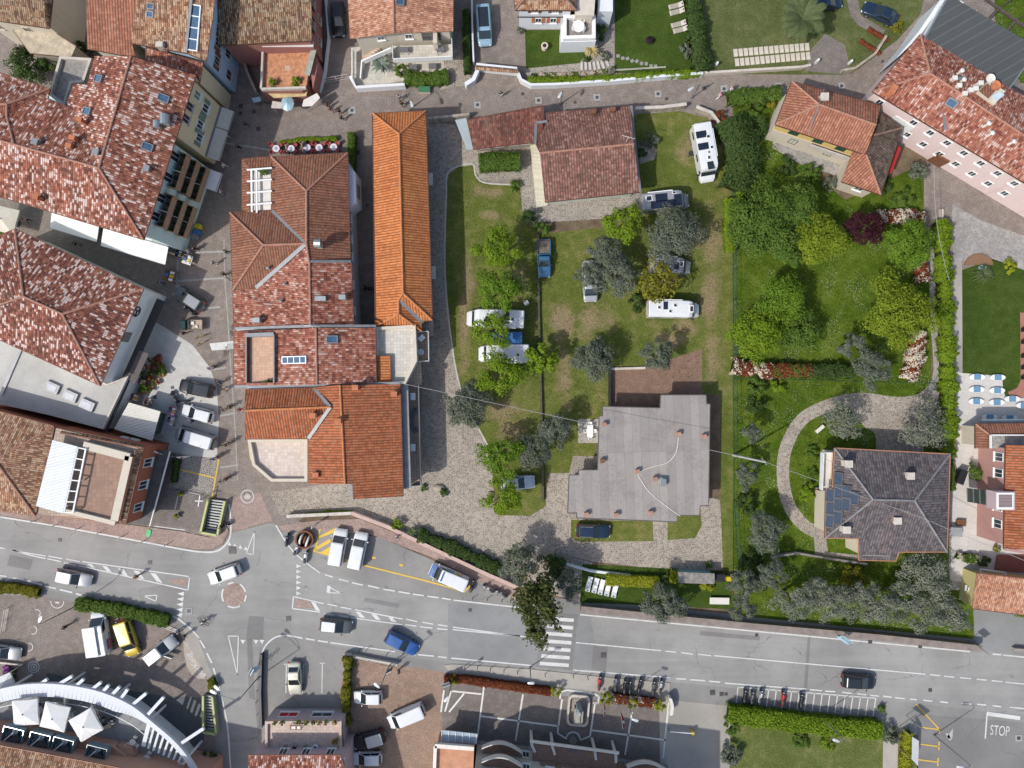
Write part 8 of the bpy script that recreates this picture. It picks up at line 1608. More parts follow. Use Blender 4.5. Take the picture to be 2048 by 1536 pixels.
# café terrace
CG='cafe chairs';TC=M('white_tablecloth',(.66,.62,.68),.8,var=.08)
for i,(x,y) in enumerate(((552,297),(582,297),(614,295),(638,295),(667,294))):
    nm=('westernmost','second from the west','middle','second from the east','easternmost')[i];tb=table('round cafe table with white cloth, %s of the five' % nm,x,y,.46,TC,group='cafe tables');tpart(tb,'place_settings',MB().lathe((0,0,.742),[(.2,0),(.2,.015)],10),M('tray',(.35,.33,.40),.5,var=.3,scale=8))
    for k,(dx,dy) in enumerate(((-9,-7),(9,-7),(-9,7),(9,7))): chair('red cafe chair at the %s round table, %s' % (nm,('upper left','upper right','lower left','lower right')[k]),x+dx,y+dy,math.degrees(math.atan2(dy,-dx)),M('red_chair',(.40,.075,.07),.6),CG)
for a in (('guest in white at the second cafe table from the west',573,294,0,K_WHT),('guest in black at the second cafe table from the west',577,306,60,K_BLK),('waiting guest in cream at the middle cafe table',606,291,-10,K_TAN),('guest in pale blue at the middle cafe table',608,304,40,K_LBL),('guest in grey beside the flower boxes',609,286,270,K_GRY)): person(a[0],a[1],a[2],a[3],a[4],K_JNS,HAIRG,'sit' if 'waiting' not in a[0] else 'stand',group='cafe guests')
# ---------------- lamps, signs, bollards ----------------
GL='street lamps'
lamp('tall lamp leaning over the left forecourt',(152,1212),(81,1238));lamp('tall lamp over the brick car park',(781,1326),(754,1371));lamp('lamp with twin heads over the side road',(519,1352),(434,1376),8.0,head2=(427,1384));lamp('lamp behind the fountain hotel hedge',(1249,1388),(1270,1440),7.0);lamp('lamp over the clipped hedge at the dry lawn',(1640,1430),(1672,1481),7.5);lamp('lamp at the bottom right car park',(1868,1470),(1920,1534),8.0);lamp('lamp on the pavement by the zebra crossing',(1060,1334),(1062,1366),5.0);lamp('lamp beside the red hedge west of the crossing',(905,1355),(893,1398),5.5)
for lb,b_,h_ in (('short lamp on the upper street opposite the orange roof',(825,214),(823,208)),('short lamp on the upper street before the rosy roof',(1121,208),(1120,190)),('short lamp on the upper street at the camp site corner',(1383,196),(1382,178))): lamp(lb,b_,h_,4.5,'short lamps of the upper street')
for i,(x,y,w) in enumerate([(72,1041,'westernmost'),(115,1049,'second from the west'),(160,1056,'third from the west'),(203,1064,'fourth from the west'),(247,1072,'fourth from the stair'),(290,1081,'third from the stair'),(336,1088,'second from the stair')]): bollard('black bollard on the pavement below the terracotta hotel, %s' % w,x,y,1.0,z0=.1)
for i,(x,y) in enumerate([(930,1331),(955,1333),(981,1336),(1008,1339),(1035,1342),(1090,1347),(1146,1350),(1175,1353)]): bollard('black bollard on the southern pavement, number %d of eight counted from the west' % (i+1),x,y,1.0,z0=.08)
for i,(x,y) in enumerate([(946,1195),(975,1197),(1004,1200)]): bollard(('westernmost','middle','easternmost')[i]+' of three bollards below the scooter bay',x,y,1.0)
for i,(x,y) in enumerate([(735,1297),(720,1300),(775,1306)]): bollard(('left','middle','right')[i]+' bollard at the brick car park entrance',x,y,1.0)
def sign(label,px,py,w,h,z,rz,mat,txt=None,tmat=None,ts=.3,name='sign',lean=0.0):
    c=P(px,py,z);t=thing(name,label,'sign',(c.x,c.y,0),R(rz));
    for k in (-1,1): tpart(t,'post',MB().tube([(k*w*.3,.05,0),(k*w*.3,.05,z+h*.3)],.04,6),POST)
    tpart(t,'panel',MB().obox((0,0,z),Vector((w/2,0,0)),Vector((0,.03,0)),Vector((0,lean,h/2))),mat);tpart(t,'frame',MB().box(0,0,z+h/2+.002,w,.09,.05).box(0,0,z - h/2 - .05,w,.09,.05),GREYM)
    if txt: text_mesh(txt,ts,tmat or WHITE,'lettering',t,(0,-.045,z),(R(90),0,0),.004)
    return t
SB=M('sign_light_blue',(.30,.45,.52),.4)
sign('pale blue direction sign on the road edge below the olives',1690,1280,1.6,1.1,3.2,-35,SB,lean=.3);sign('blue information board in the olive lawn',1371,1218,1.3,1.0,2.2,60,SB,lean=.2);sign('grey slatted sign at the driveway mouth',1966,1300,1.2,.9,2.6,-40,POST);sign('white and blue bus stop board beside the rusty fountain',628,1052,.3,2.2,2.0,80,OFFW);sign('grey panel board at the car park entry',1838,1452,1.7,1.1,2.2,-35,POST);sign('small board at the brick car park exit',778,1342,.9,1.2,1.8,30,DARKM);sign('notice board by the white pavement sign',893,1370,1.0,.8,2.0,20,POST,lean=.4);sign('pale blue sign on the side road kerb',508,1340,.9,1.4,2.4,60,SB,lean=.3)
t=tag(MB().prism(PP([(297,1058),(302,1060),(302,1067),(299,1074),(295,1074),(292,1068),(294,1061)],.15),.11,.2).build('green_figure',M('bright_green',(.02,.42,.13),.5)),'bright green pedestrian figure board lying at the pavement edge','sign')
for lb,b_,tip,m_ in (('red banner flag right of the fountain enclosure',(1206,1392),(1208,1432),K_RED),('red and white banner flag over the forecourt',(1238,1410),(1246,1458),K_RED),('white and red pennant by the kiosk, left',(350,914),(308,902),K_WHT),('white and red pennant by the kiosk, right',(392,910),(354,914),K_WHT)):
    p=P(*b_);h_=4.6;e=P(tip[0],tip[1],h_);t=thing('flag',lb,'flag',(p.x,p.y,0),0,'banner flags');r_=e - p;r_.z=0;tpart(t,'pole',MB().tube([(0,0,0),r_*.5+Vector((0,0,h_*.62)),r_+Vector((0,0,h_))],.03,6),OFFW)
    fm=MB();q=Vector((-r_.y,r_.x,0)).normalized()*.28
    for k in range(6): a=r_*(.25+k*.125)+Vector((0,0,1.6+k*.5));b=r_*(.25+(k+1)*.125)+Vector((0,0,1.6+(k+1)*.5));w0=math.sin(math.pi*(k+.3)/6.6);w1=math.sin(math.pi*(k+1.3)/6.6);fm.poly([a,b,b+q*(w1+.2),a+q*(w0+.2)])
    tpart(t,'cloth',fm,m_);b2=MB();a=r_*.6+Vector((0,0,3.05));b2.poly([a,a+r_*.12+Vector((0,0,.5)),a+r_*.12+Vector((0,0,.5))+q*1.1,a+q*1.2]);tpart(t,'stripe',MB().poly([v+Vector((0,0,.02)) for v in [Vector(x) for x in b2.v]]),K_WHT if m_ is K_RED else K_RED)
# ---------------- fountain, stairs, sculpture ----------------
c=P(1156,1418);t=thing('fountain','stone fountain with blocky monument in a rounded basin','fountain',(c.x,c.y,0),R(-5))
ring=[]
for sx,sy in ((1,1),(-1,1),(-1,-1),(1,-1)):
    for k in range(5): a=math.atan2(sy,sx) - math.pi/4+(math.pi/2)*k/4;ring.append((sx*.75+.65*math.cos(a),sy*1.35+.65*math.sin(a)))
rm=MB();n=len(ring)
for i in range(n):
    a,b=ring[i],ring[(i+1) % n];rm.prism([a,b,(b[0]*.82,b[1]*.87),(a[0]*.82,a[1]*.87)],0,.55)
tpart(t,'basin_rim',rm,STONE);tpart(t,'basin_floor',MB().prism([(x*.82,y*.87) for x,y in ring],.02,.12),G_OPUL);tpart(t,'monument',MB().box(-.1,-.5,.12,.9,2.0,1.0).box(-.12,-.45,1.122,.6,1.5,.35).box(.42,-.5,.12,.22,1.7,1.3),M('grey_stone',(.33,.31,.27),.8,var=.2));tpart(t,'statue_head',MB().box(-.05,.62,.12,.62,.6,2.2).ball((-.05,.62,2.55),.3,.3,.32,8,6),M('blue_grey_stone',(.26,.29,.31),.7,var=.2));tpart(t,'spout',MB().box(-.1,-1.65,.3,.7,.2,.35),STONE)
c=P(612,1077);t=thing('ship_sculpture','rusty round basin with two pale curved blades','sculpture',(c.x,c.y,0),R(-20))
rb=MB()
for k in range(24):
    a0,a1=k*math.pi/12,(k+1)*math.pi/12;pt=lambda r,a: (r*math.cos(a),r*math.sin(a));rb.prism([pt(1.18,a0),pt(1.18,a1),pt(.98,a1),pt(.98,a0)],0,.8)
tpart(t,'basin',rb,M('rusty_steel',(.17,.065,.035),.85,var=.25));tpart(t,'bed',MB().lathe((0,0,.01),[(.97,0),(.97,.3)],20),M('dark_soil',(.035,.022,.016),.95,var=.4,scale=5))
for sx in (-.42,.42): tpart(t,'blade',MB().tube([(sx,-.75,.55),(sx*1.12,-.3,.95),(sx*1.12,.3,.95),(sx,.75,.55)],.15,8,.12),OFFW,smooth=True)
tpart(t,'plant',MB().ball((0,0,.5),.2,.6,.2,8,5),MATS['rusty_steel'])
def stair(label,corners,n,mat,rail,wall=.9):
    """open stair well with a glazed parapet: corners given as top-left, top-right, bottom-right, bottom-left"""
    q=[P(*p) for p in corners];cc=sum(q,Vector())/4;t=thing('stairwell',label,'stairs',(cc.x,cc.y,0));MB().prism(q,.024,.05).build('floor',M('dark_well',(.022,.022,.024),.9),t)
    for k in range(n):
        a=q[0].lerp(q[3],(k+.25)/n);b=q[1].lerp(q[2],(k+.25)/n);a2=q[0].lerp(q[3],(k+.75)/n);b2=q[1].lerp(q[2],(k+.75)/n)
        i_=.12;MB().prism([a.lerp(b,i_),a.lerp(b,1 - i_),a2.lerp(b2,1 - i_),a2.lerp(b2,i_)],.052,.08+.36*(1 - k/n)).build('step',mat,t)
    for a,b in ((q[0],q[3]),(q[1],q[2]),(q[3],q[2])): MB().bar(a+up*wall*.5,b+up*wall*.5,.22,wall).build('parapet',M('parapet_green',(.30,.33,.20),.6),t);MB().bar(a+up*(wall+.03),b+up*(wall+.03),.26,.05).build('handrail',rail,t)
    return t
stair('stair down to the underpass with olive-green parapet beside the street',[(422,996),(455,1000),(440,1068),(407,1062)],12,M('pale_step',(.46,.46,.44),.8),M('lime_rail',(.42,.45,.18),.6));stair('stair down to the underpass below the curved pergola',[(412,1386),(430,1388),(438,1462),(412,1458)],12,MATS['pale_step'],MATS['lime_rail'])
# poles with overhead cables
c=P(1466,910);t=thing('utility_pole','leaning grey concrete pole carrying cables at the mesh fence','pole',(c.x,c.y,0));e=P(1530,924,8.2);tpart(t,'pole',MB().tube([(0,0,0),(e.x - c.x,e.y - c.y,8.2)],.17,8,.11),M('pole_concrete',(.46,.45,.43),.8));tpart(t,'cross_arm',MB().bar(Vector((e.x - c.x - .3,e.y - c.y+.4,8.0)),Vector((e.x - c.x+.3,e.y - c.y - .4,8.0)),.09),GREYM)
CAB=M('cable',(.32,.31,.30),.6)
for a,b in (((800,766,7.0),(1530,924,8.1)),((1530,924,8.1),(1830,1030,7.0)),((1830,1030,7.0),(2120,1150,6.0)),((1868,330,6.5),(1898,560,6.0))):
    A,B=P(*a),P(*b);pts=[A.lerp(B,k/14) - up*.9*math.sin(math.pi*k/14) for k in range(15)];tag(MB().tube(pts,.028,5).build('overhead_cable',CAB),'overhead cable from the %s' % ('centre row to the concrete pole' if a[0] == 800 else 'concrete pole to the slate roof' if a[0] == 1530 else 'slate roof towards the right edge' if a[0] == 1830 else 'pink row house down the garden hedge'),'cable')
# ---------------- garden and pool furniture ----------------
for i,(x,y) in enumerate(((1178,1168),(1191,1171),(1203,1174),(1216,1177),(1230,1180))): lounger('white plastic sun lounger by the yellow hedge, %s' % ('westernmost of five','second from the west','middle of five','second from the east','easternmost of five')[i],x,y,-105,WHITE,'white sun loungers by the yellow hedge')
CU=M('beige_cushion',(.36,.33,.27),.9,var=.12);BCU=M('blue_cushion',(.13,.27,.40),.85,var=.08)
for i,(x,y) in enumerate(((1352,11),(1354,23),(1357,48),(1361,59))): lounger('beige cushioned lounger on the villa lawn, %s' % ('topmost of four','second from the top','third from the top','lowest of four')[i],x,y,14,STONE,'loungers on the villa lawn',cushion=CU)
for i,(x,y,w) in enumerate(((1955,754,'top row, left'),(1996,755,'top row, right'),(1954,779,'second row, left'),(1995,781,'second row, right'),(1953,803,'third row, left'),(1994,805,'third row, right'),(2025,798,'beside the red tile strip'),(2048,811,'at the picture edge'),(1980,834,'in the shade, left'),(2020,836,'in the shade, middle'))):
    c=P(x,y,.4);t=thing('day_bed','oval white day bed with blue cushion, '+w,'day bed',(c.x,c.y,.024),0,'day beds on the pool deck');el=lambda r,z: [(1.0*r*math.cos(k*math.pi/10) ,.42*r*math.sin(k*math.pi/10)) for k in range(20)]
    tpart(t,'base',MB().prism(el(.8,0),0,.25),GREYM);tpart(t,'shell',MB().prism(el(1.0,0),.252,.36),WHITE);tpart(t,'cushion',MB().prism([(.42,.36),(-.42,.36),(-.42,-.36),(.42,-.36)],.362,.44),BCU)
for i,(x,y) in enumerate(((47,1428),(106,1437),(168,1453))): parasol('square white parasol on the grey hotel terrace, %s' % ('left','middle','right')[i],x,y,(3.1,3.1,3.1)[i],(4,-14,30)[i],AWNW,2.6,z0=3.0,group='parasols of the curved pergola terrace')
parasol('cream square parasol at the left edge by the flower bed',2,1378,3.0,20,AWNW,2.6);parasol('cream parasol in the alley at the left edge',4,438,3.2,-14,AWN,2.7)
TW=table('white garden table on the paved corner of the bungalow',1180,862,0,WHITE,round_=False,w=.8,l=1.5)
for i,(dx,dy,r_) in enumerate(((-9,0,0),(9,0,180),(0,-15,-90),(0,14,90))): chair('white garden chair at the bungalow table, %s' % ('left','right','north end','south end')[i],1180+dx,862+dy,r_,WHITE,'white chairs at the bungalow table')
table('round white table on the raised villa terrace',1157,52,.75,WHITE,z0=2.93);[chair('white chair at the round villa terrace table, %s' % w,x,y,r_,WHITE,'white chairs on the villa terrace',z0=2.93) for x,y,r_,w in ((1151,43,-50,'upper left'),(1165,43,-130,'upper right'),(1148,58,30,'lower left'),(1166,59,150,'lower right'))]
for x,y,z,lb,m_ in ((838,850 - 57,3.0,'north',0),(824,895,3.0,'south',0)): table('white table on the long east balcony, %s one' % lb,820 if m_ else 826,y,0,WHITE,round_=False,w=.6,l=.9,z0=3.01)
table('white square table on the small north-east balcony',843,676,0,WHITE,round_=False,w=.8,l=.6,rot=45,z0=3.31);table('round grey table on the small north-east balcony',842,704,.4,M('grey_table',(.45,.47,.48),.5),z0=3.31)
for lb,y,r_ in (('upper',830,60),('lower',852,120)): lounger('grey folded deck lounger on the long east balcony, %s' % lb,824,y,r_,M('grey_lounger',(.12,.11,.11),.8),'balcony loungers',z0=3.01)
for i,(x,y,r_) in enumerate(((808,99,0),(880,98,20),(826,134,0),(865,132,0))): table('grey table %s of the cream villa' % ('on the balcony, left','on the balcony, right','on the lower patio, left','on the lower patio, right')[i],x,y,0,M('dark_grey_table',(.13,.13,.135),.6),round_=False,w=1.0,l=.7,rot=r_,z0=3.01 if i < 2 else .02,group='tables of the cream villa')
for i,(x,y) in enumerate(((555,97),(567,97),(585,98))): chair('chair on the orange terrace, %s' % ('left white','middle white','right dark')[i],x,y,-90,WHITE if i < 2 else DARKM,'chairs on the orange terrace',z0=3.43)
c=P(1089,93,.6);t=thing('stone_urn','pale stone well-head urn on the villa front lawn','urn',(c.x,c.y,0));tpart(t,'body',MB().lathe((0,0,0),[(.35,0),(.38,.25),(.34,.5),(.40,.75),(.42,.80)],14),M('urn_stone',(.60,.52,.42),.8,var=.1));tpart(t,'rim',MB().lathe((0,0,.80),[(.44,0),(.44,.08)],14),MATS['urn_stone']);tpart(t,'opening',MB().lathe((0,0,.882),[(.26,0),(.26,.01)],12),DARKM)
c=P(1299,80,.5);t=thing('black_planter','round black planter on the villa lawn','planter',(c.x,c.y,0));tpart(t,'bowl',MB().lathe((0,0,0),[(.3,0),(.5,.35),(.52,.5)],14),BLACK);p_,n_,s_,_=crown_pts(.5,.3,300,.1,clumps=8);quads_obj('foliage',leaf_quads(p_+np.array([0,0,.6]),n_,s_),L_PURP,t)
def bench(label,px,py,rz,w,d,mat,slab_=False):
    c=P(px,py,.45);t=thing('bench',label,'bench',(c.x,c.y,0),R(rz));tpart(t,'seat',MB().box(0,0,.40,w,d,.07),mat)
    for k in (-1,1): tpart(t,'leg',MB().box(k*w*.38,0,0,.12,d*.85,.398),mat)
    return t
bench('white stone bench on the olive lawn',1439,1202,-1,2.5,.85,OFFW);bench('pale bench on the grass inside the curved path',1640,858,40,1.3,.45,OFFW)
c=P(1394,1150,2);t=thing('tool_shed','flat mossy-roofed shed with teal front beside the bins','shed',(c.x,c.y,0));MB().prism(inset(PP([(1356,1144),(1428,1147),(1428,1167),(1356,1165)],2),.12),0,1.9).build('wall',M('teal_boards',(.16,.33,.33),.7),t);MB().prism(PP([(1356,1144),(1429,1147),(1429,1168),(1356,1166)],2),1.9,2.02).build('roof',M('mossy_roof',(.24,.225,.20),.95,var=.35,scale=2),t)
bin_('large dark wheeled bin beside the shed',1441,1156,DARKM,1.1,.9,1.2,0,'bins');bin_('yellow-lidded bin beside the shed',1458,1158,M('bin_yellow',(.60,.46,.02),.5),.55,.55,1.0,0,'bins');bin_('green bin at the fence end beside the shed',1468,1157,M('bin_green',(.03,.16,.11),.5),.5,.5,1.0,0,'bins');bin_('yellow-lidded bin at the teal corner',394,452,MATS['bin_yellow'],.6,.6,1.1,-10,'bins');bin_('blue bin at the teal corner',391,463,K_BLU,.6,.6,1.1,-10,'bins');bin_('grey bin at the teal corner',388,473,GREYM,.6,.6,1.1,-10,'bins')
for i,(y,m_,w) in enumerate(((563,'lane_blue','upper blue'),(575,'bin_yellow','upper yellow'),(581,'bin_yellow','lower yellow'),(587,'lane_blue','lower blue'))): bin_('%s bin against the wall in the narrow lane' % w,708,y,MATS.get(m_) or M('lane_blue',(.06,.22,.36),.5),.5,.45,.9,0,'bins in the lane')
# market square: stalls, crates and flowers
for i,(x,y,r_,m_) in enumerate(((298,735,.30,L_RED),(304,722,.34,L_MID),(316,726,.32,L_RED),(322,735,.34,L_MID),(308,742,.36,L_DARK),(318,750,.34,L_MID),(300,756,.32,L_RED),(312,764,.34,L_MID),(288,770,.36,L_BRIGHT),(298,776,.34,L_MID),(283,783,.34,L_MID),(316,716,.3,L_RED),(290,757,.3,L_DARK),(325,744,.3,L_MID),(292,748,.3,L_MID))): pot('potted shrub of the flower stall, %s' % ('red-leaved at its north-west','green at its north end','red-leaved near the north end','green at the north-east edge','dark green in the middle','green on the east side','red-leaved on the west side','green on the lower east side','bright green at the south-west','green at the south end','southernmost green','northernmost red-leaved','dark green on the west edge','easternmost green','mid green on the west side')[i],x,y,r_,m_,group='potted shrubs of the flower stall',lr=.62,lh=.9)
for i,(x,y,w,l,m_,lb) in enumerate(((343,822,1.0,1.2,K_PNK,'stand of pink and blue goods beside the kiosk'),(340,842,.9,1.2,K_LIL,'stand of pale goods below the pink one'),(281,762,1.6,.7,P_RED,'red display stand under the brown canopy'),(266,794,1.5,1.0,TERRA,'orange display stand beside the kiosk'),(293,805,.9,.7,P_RED,'red round display by the kiosk roof'),(338,551,1.5,1.6,WOODB,'wooden sales stand with white boxes in the shaded street'),(374,519,1.2,1.2,OFFW,'white sales stand near the teal corner'),(357,507,.9,.9,DARKM,'dark table group at the end of the white awning'))):
    c=P(x,y,.9);t=thing('sales_stand',lb,'stall',(c.x,c.y,0),R(-18));tpart(t,'counter',MB().box(0,0,.78,w,l,.06),m_ if i not in (5,) else WOODB)
    for sx in (-1,1):
        for sy in (-1,1): tpart(t,'leg',MB().box(sx*w*.44,sy*l*.44,0,.06,.06,.778),DARKM)
    for k in range(6): tpart(t,'goods',MB().box((k % 2 - .5)*w*.45,(k // 2 - 1)*l*.28,.842,w*.32,l*.2,.12+.05*(k % 3)),(m_,OFFW,K_BLU,K_YEL,DARKM,K_WHT)[k])
c=P(512,201,2.4);t=thing('souvenir_stall','market stall with cream awnings and blue-grey parasol below the orange terrace','stall',(c.x,c.y,0));
for pts,z,m_,nm in (([(532,184),(616,178),(612,192),(548,196)],2.6,M('straw_awning',(.52,.40,.20),.9,var=.2),'straw_awning'),([(545,202),(566,205),(564,217),(542,216)],2.3,STONE,'canvas'),([(607,200),(634,186),(640,196),(624,212),(604,213)],2.4,OFFW,'white_awning'),([(503,196),(520,193),(522,202),(507,205)],2.2,SB,'blue_canvas')): MB().prism(PP(pts,z),z - .06,z).build(nm,m_,t)
c2=P(574,206,2.4);cb=MB();k8=[(c2.x+.85*math.cos(k*math.pi/4),c2.y+1.0*math.sin(k*math.pi/4),2.25) for k in range(8)]
for k in range(8): cb.poly([k8[k],k8[(k+1) % 8],(c2.x,c2.y,2.6)])
cb.build('parasol_canopy',SB,t)
for x,y in ((536,186),(612,190),(545,214),(606,211),(636,196),(574,206)): p=P(x,y,2.2);MB().tube([(p.x,p.y,0),(p.x,p.y,2.24)],.035,6).build('post',OFFW,t)
# camp site odds and ends
for lb,x,y,w,l,m_ in (('dark groundsheet table beside the white motorhome',1385,307,.9,.6,DARKM),('white folding table by the camp motorhome',1042,640,.6,1.4,OFFW)): table(lb,x,y,0,m_,round_=False,w=w,l=l)
tag(MB().box(*P(1053,607)[:2],.0,.55,.5,.8,R(30)).box(*P(1052,607)[:2],.802,.6,.55,.06,R(30)).build('power_post',OFFW),'white electricity box by the camp motorhome','box')
# stepping slabs and stone strips of the top lawns
for r_,(x0,y0,x1,y1,n) in enumerate(((1471,106,1614,94,15),(1474,125,1616,112,15))):
    for k in range(n): x=x0+(x1 - x0)*k/(n - 1);y=y0+(y1 - y0)*k/(n - 1);c=P(x,y);tag(MB().box(c.x,c.y,.02,.52,.98,.05,R(6)).build('paving_slab',M('pale_slab',(.54,.49,.41),.8,var=.12)),'pale stone slab of the %s strip below the top drive' % ('upper' if r_ == 0 else 'lower'),'paving slab','slabs of the %s strip' % ('upper' if r_ == 0 else 'lower'))
for k in range(9): c=P(1236+k*9.4,112+k*2.6+(k % 2)*2);tag(MB().box(c.x,c.y,.02,.45,.4,.03,R(k*13)).build('stepping_stone',M('grey_slab',(.27,.26,.23),.9)),'grey stepping stone in the curved row on the villa lawn','stepping stone','stepping stones on the villa lawn')
st=thing('garden_steps','curved stone steps at the villa garden corner','steps',P(1190,136))
for k in range(7): a=P(1163+k*8,125 - (max(0,k - 3)) ** 2*.9);b=P(1163+k*9,141 - (max(0,k - 3)) ** 2*.8);MB().bar(a+up*.1,b+up*.1,.28,.16).build('step',M('white_slab',(.50,.48,.44),.8),st)
c=P(1956,522,.2);t=thing('platform','half-round wooden platform beside the grassy clump','deck',(c.x,c.y,0));MB().prism([P(1956+28*math.cos(k*math.pi/12),530 - 22*math.sin(k*math.pi/12)) for k in range(13)],0,.25).build('deck',ribs('brown_deck_boards',(.30,.17,.09),.14,.85,rot=R(85)),t);MB().prism([P(1962+9*math.cos(k*.5),536+5*math.sin(k*.5)) for k in range(13)],.252,.35).build('tub',SB,t)
for i,y in enumerate((660,684,712,735,755)): c=P(2046,y);tag(MB().box(c.x,c.y,.03,.6,.5,.45).box(c.x - .2,c.y,.48,.12,.5,.4).build('deck_seat',DARKM),'dark seat on the red tile strip, '+('northernmost','second from the north','middle','second from the south','southernmost')[i],'seat','dark seats on the red tile strip')
bin_('dark cupboard box in the deck planting corner',1925,954,DARKM,.9,1.8,1.2,-20)
bench('dark brown bench in the narrow side yard',1923,1046,-3,1.2,.8,WOODB);tag(MB().prism(PP([(1899,1054),(1924,1056),(1925,1074),(1899,1072)],1.0),.95,1.05).build('low_canopy',M('grey_canopy',(.30,.31,.31),.6)),'low grey canopy beside the slate roof corner','canopy')
# hotel terrace furniture, bottom left
BK=M('rattan_black',(.022,.02,.022),.7)
for i,(x,y) in enumerate(((208,1438),(224,1440))): t=chair('black rattan armchair with white cushion on the hotel terrace, %s' % ('left','right')[i],x,y,-95,BK,'black armchairs',z0=3.01);tpart(t,'cushion',MB().box(.02,0,.472,.36,.38,.08),OFFW)
table('black rattan table on the hotel terrace',213,1452,0,BK,round_=False,w=1.1,l=.7,z0=3.01);bench('black rattan sofa base on the hotel terrace',204,1467,-8,1.6,.7,OFFW).location.z=3.0
for i,(x,y,z) in enumerate(((265,1485,3.0),(293,1516,3.0),(362,1530,3.0))):
    w=('upper','middle','lower')[i];table('round white metal table, %s of three by the slatted pergola' % w,x,y,.4,OFFW,z0=z+.01,group='white metal tables')
    for k,(dx,dy) in enumerate(((6,-10),(-9,4),(9,6))): chair('white metal chair at the %s round table, %s' % (w,('north','west','east')[k]),x+dx,y+dy,math.degrees(math.atan2(dy,-dx)),OFFW,'white metal chairs',z0=z+.01,arms=False)
for i,(x,y) in enumerate(((80,1420),(142,1432))): table('pale table between the hotel parasols, %s' % ('left','right')[i],x,y,0,OFFW,round_=False,w=.7,l=.8,rot=25,z0=3.01)
# terrace of the lilac-pink house
for i,x in enumerate((548,563,597,612,625,638,651,668)): pot('potted plant on the pink terrace edge, %s' % ('first from the left','second from the left','third from the left','fourth from the left','fourth from the right','third from the right','second from the right','rightmost')[i],x,1446,.2,L_MID,z0=3.26,group='potted plants on the pink terrace edge',lr=.34,lh=.4)
t=table('small wooden table with cushions on the pink terrace',592,1455,0,WOODB,round_=False,w=1.5,l=.55,z0=3.26);tpart(t,'cushion',MB().box(-.3,0,.742,.5,.35,.06).box(.35,0,.742,.4,.35,.06),OFFW)
bench('grey covered sofa on the pink terrace',546,1500,20,1.3,.8,M('grey_cover',(.33,.36,.36),.8)).location.z=3.26
for i,x in enumerate((570,589,609)): chair('black chair along the pink terrace wall, %s' % ('left','middle','right')[i],x,1497,90,BK,'black chairs on the pink terrace',z0=3.26)
c=P(630,1496,3.6);t=thing('paddling_tub','white tub with blue water on the pink terrace','tub',(c.x,c.y,3.26));tpart(t,'tub',MB().lathe((0,0,0),[(.32,0),(.38,.25),(.34,.25)],12),WHITE);tpart(t,'water',MB().box(0,0,.252,.36,.36,.01),P_BLU);pot('dark potted shrub at the right end of the pink terrace',669,1484,.25,L_GOLD,z0=3.26,lr=.45)
# barrier beside the concrete drive
c=P(1340,1464,1);t=thing('barrier','white barrier arm with orange end on the concrete drive','barrier',(c.x,c.y,0),R(-4));tpart(t,'arm',MB().bar((0,0,.95),(2.9,0,.95),.09),WHITE);tpart(t,'post',MB().box(2.95,0,0,.3,.35,1.05),P_YEL);tpart(t,'rest',MB().box(0,0,0,.1,.1,.9),GREYM)
tag(MB().prism(PP([(1338,1396),(1344,1398),(1348,1412),(1346,1430),(1340,1432),(1342,1414)],1.4),0,1.4).build('entrance_wall',OFFW),'curved white entrance wall at the end of the red hedge','wall')
fence('white railing round the flat beds of the left forecourt',[(18,1215),(10,1262)],.9,OFFW,post=1.2);fence('grey railing along the corner of the forecourt',[(332,1250),(362,1262)],.9,GREYM,post=1.0);fence('railing of the side road kerb',[(524,1310),(516,1400),(520,1450)],.9,DARKM,post=1.2);fence('dark railing along the top of the brick car park',[(690,1310),(740,1318),(790,1330)],.9,DARKM,post=1.2)
on_wall('planter_wall','stone edge of the triangular flower bed at the left edge','wall',[(-10,1322),(48,1328),(8,1352),(-10,1362)],.4,.25,STONE)
on_wall('car_park_wall','dark planted wall at the west side of the grey car park','wall',[(526,1305),(524,1380),(526,1450)],.8,.3,DARKM);on_wall('car_park_wall','wall along the top of the brick car park','wall',[(690,1306),(740,1316),(796,1326)],.7,.3,STONE)
for i,(x,y) in enumerate(((360,998),(352,1033))): pot('clipped green ball in a pot beside the white bay line, %s' % ('upper','lower')[i],x - (0 if i == 0 else 0),y if i else 988,.3,L_YEL,DARKM,lr=.4,lh=.5,group='ball shrubs in the bay')
hedge('teal-edged planted trough in front of the dark lower roof',[(350,920),(344,965)],8,1.2,L_DARK,.1,cat='planter',name='planted_trough')
t=thing('cross_sign','white cross-shaped sign post beside the bay','sign',P(402,1000));p=P(398,1002,2.0);MB().bar((p.x - .5,p.y,2.0),(p.x+.5,p.y,2.0),.1).bar((p.x - .1,p.y - .7,2.0),(p.x+.12,p.y+.7,2.0),.1).build('cross',WHITE,t);MB().tube([P(402,1000),P(400,998,1.95)],.04,6).build('post',POST,t)
fence('low chain posts along the white bay',[(355,978),(402,990)],.8,DARKM,post=1.5)

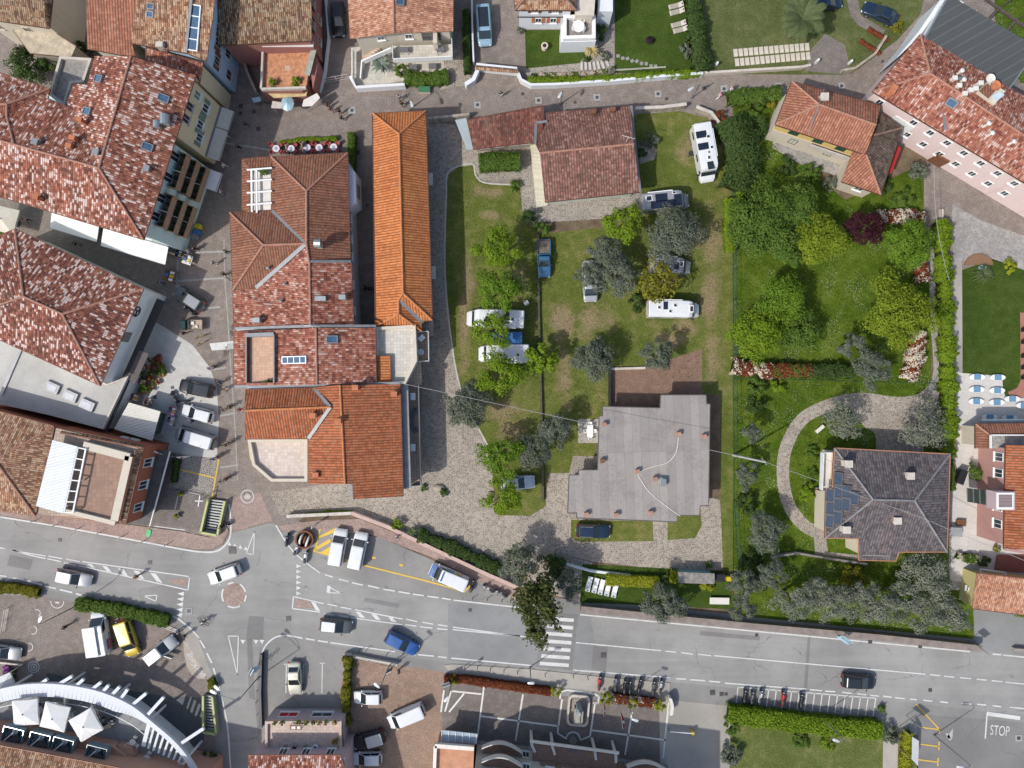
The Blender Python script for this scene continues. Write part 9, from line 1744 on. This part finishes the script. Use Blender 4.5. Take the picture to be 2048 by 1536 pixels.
c=P(1832,1502);t=thing('white_hoarding','tall tilted white hoarding panel beside the yellow hedge','hoarding',(c.x,c.y,0));q=[P(1825,1474,2.9),P(1838,1482,2.3),P(1836,1532,2.3),P(1824,1519,2.9)];mb=MB();mb.poly(q);mb.poly([v - up*.08 for v in q][::-1])
for i in range(4): mb.poly([q[i],q[(i+1) % 4],q[(i+1) % 4] - up*.08,q[i] - up*.08])
mb.build('panel',AWNW,t)
for v in q: MB().tube([(v.x,v.y,0),(v.x,v.y,v.z - .08)],.05,6).build('post',GREYM,t)
c=P(990,136,2.4);t=thing('tiled_gate_wall','gate wall with a narrow clay tile coping in front of the villa drive','gate',(c.x,c.y,0));MB().prism(PP([(954,139),(1034,147),(1034,152),(954,144)]),0,1.9).build('wall',W_WHT,t);o=MB();a=PP([(950,130,2.0),(1036,138,2.0),(1036,142,2.3),(950,134,2.3),(950,140,2.0),(1036,147,2.0)]);o.poly([a[0],a[3],a[2],a[1]][::-1]);o.poly([a[4],a[5],a[2],a[3]]);o.build('tile_coping',T_TAN,t,uv='roof')
for lb,p,q in (('upper red flower trough beside the dark parked car',(1738,56),(1778,80)),('lower red flower trough beside the dark parked car',(1722,80),(1762,106))): hedge(lb,[p,q],6,.45,L_RED,.08,cat='planter',name='flower_trough')
for lb,x,y in (('white globe lamp at the top drive gate, left',1631,126),('white globe lamp at the top drive gate, right',1697,128),('white globe lamp at the corner of the rough lawn',1431,132)): p=P(x,y);t=thing('globe_lamp',lb,'lamp',(p.x,p.y,0),0,'globe lamps');tpart(t,'pillar',MB().box(0,0,0,.25,.25,.9),W_WHT);tpart(t,'globe',MB().ball((0,0,1.02),.14,n=12,m=8),WHITE,smooth=True)
c=P(848,178,.6);t=thing('green_bin_bench','green-topped box bench at the cream villa wall','bench',(c.x,c.y,0));MB().box(c.x,c.y,0,1.5,.75,.55).build('box',W_CREAM,t);MB().box(c.x,c.y,.552,1.5,.75,.06).build('top',M('green_top',(.04,.16,.07),.6),t)
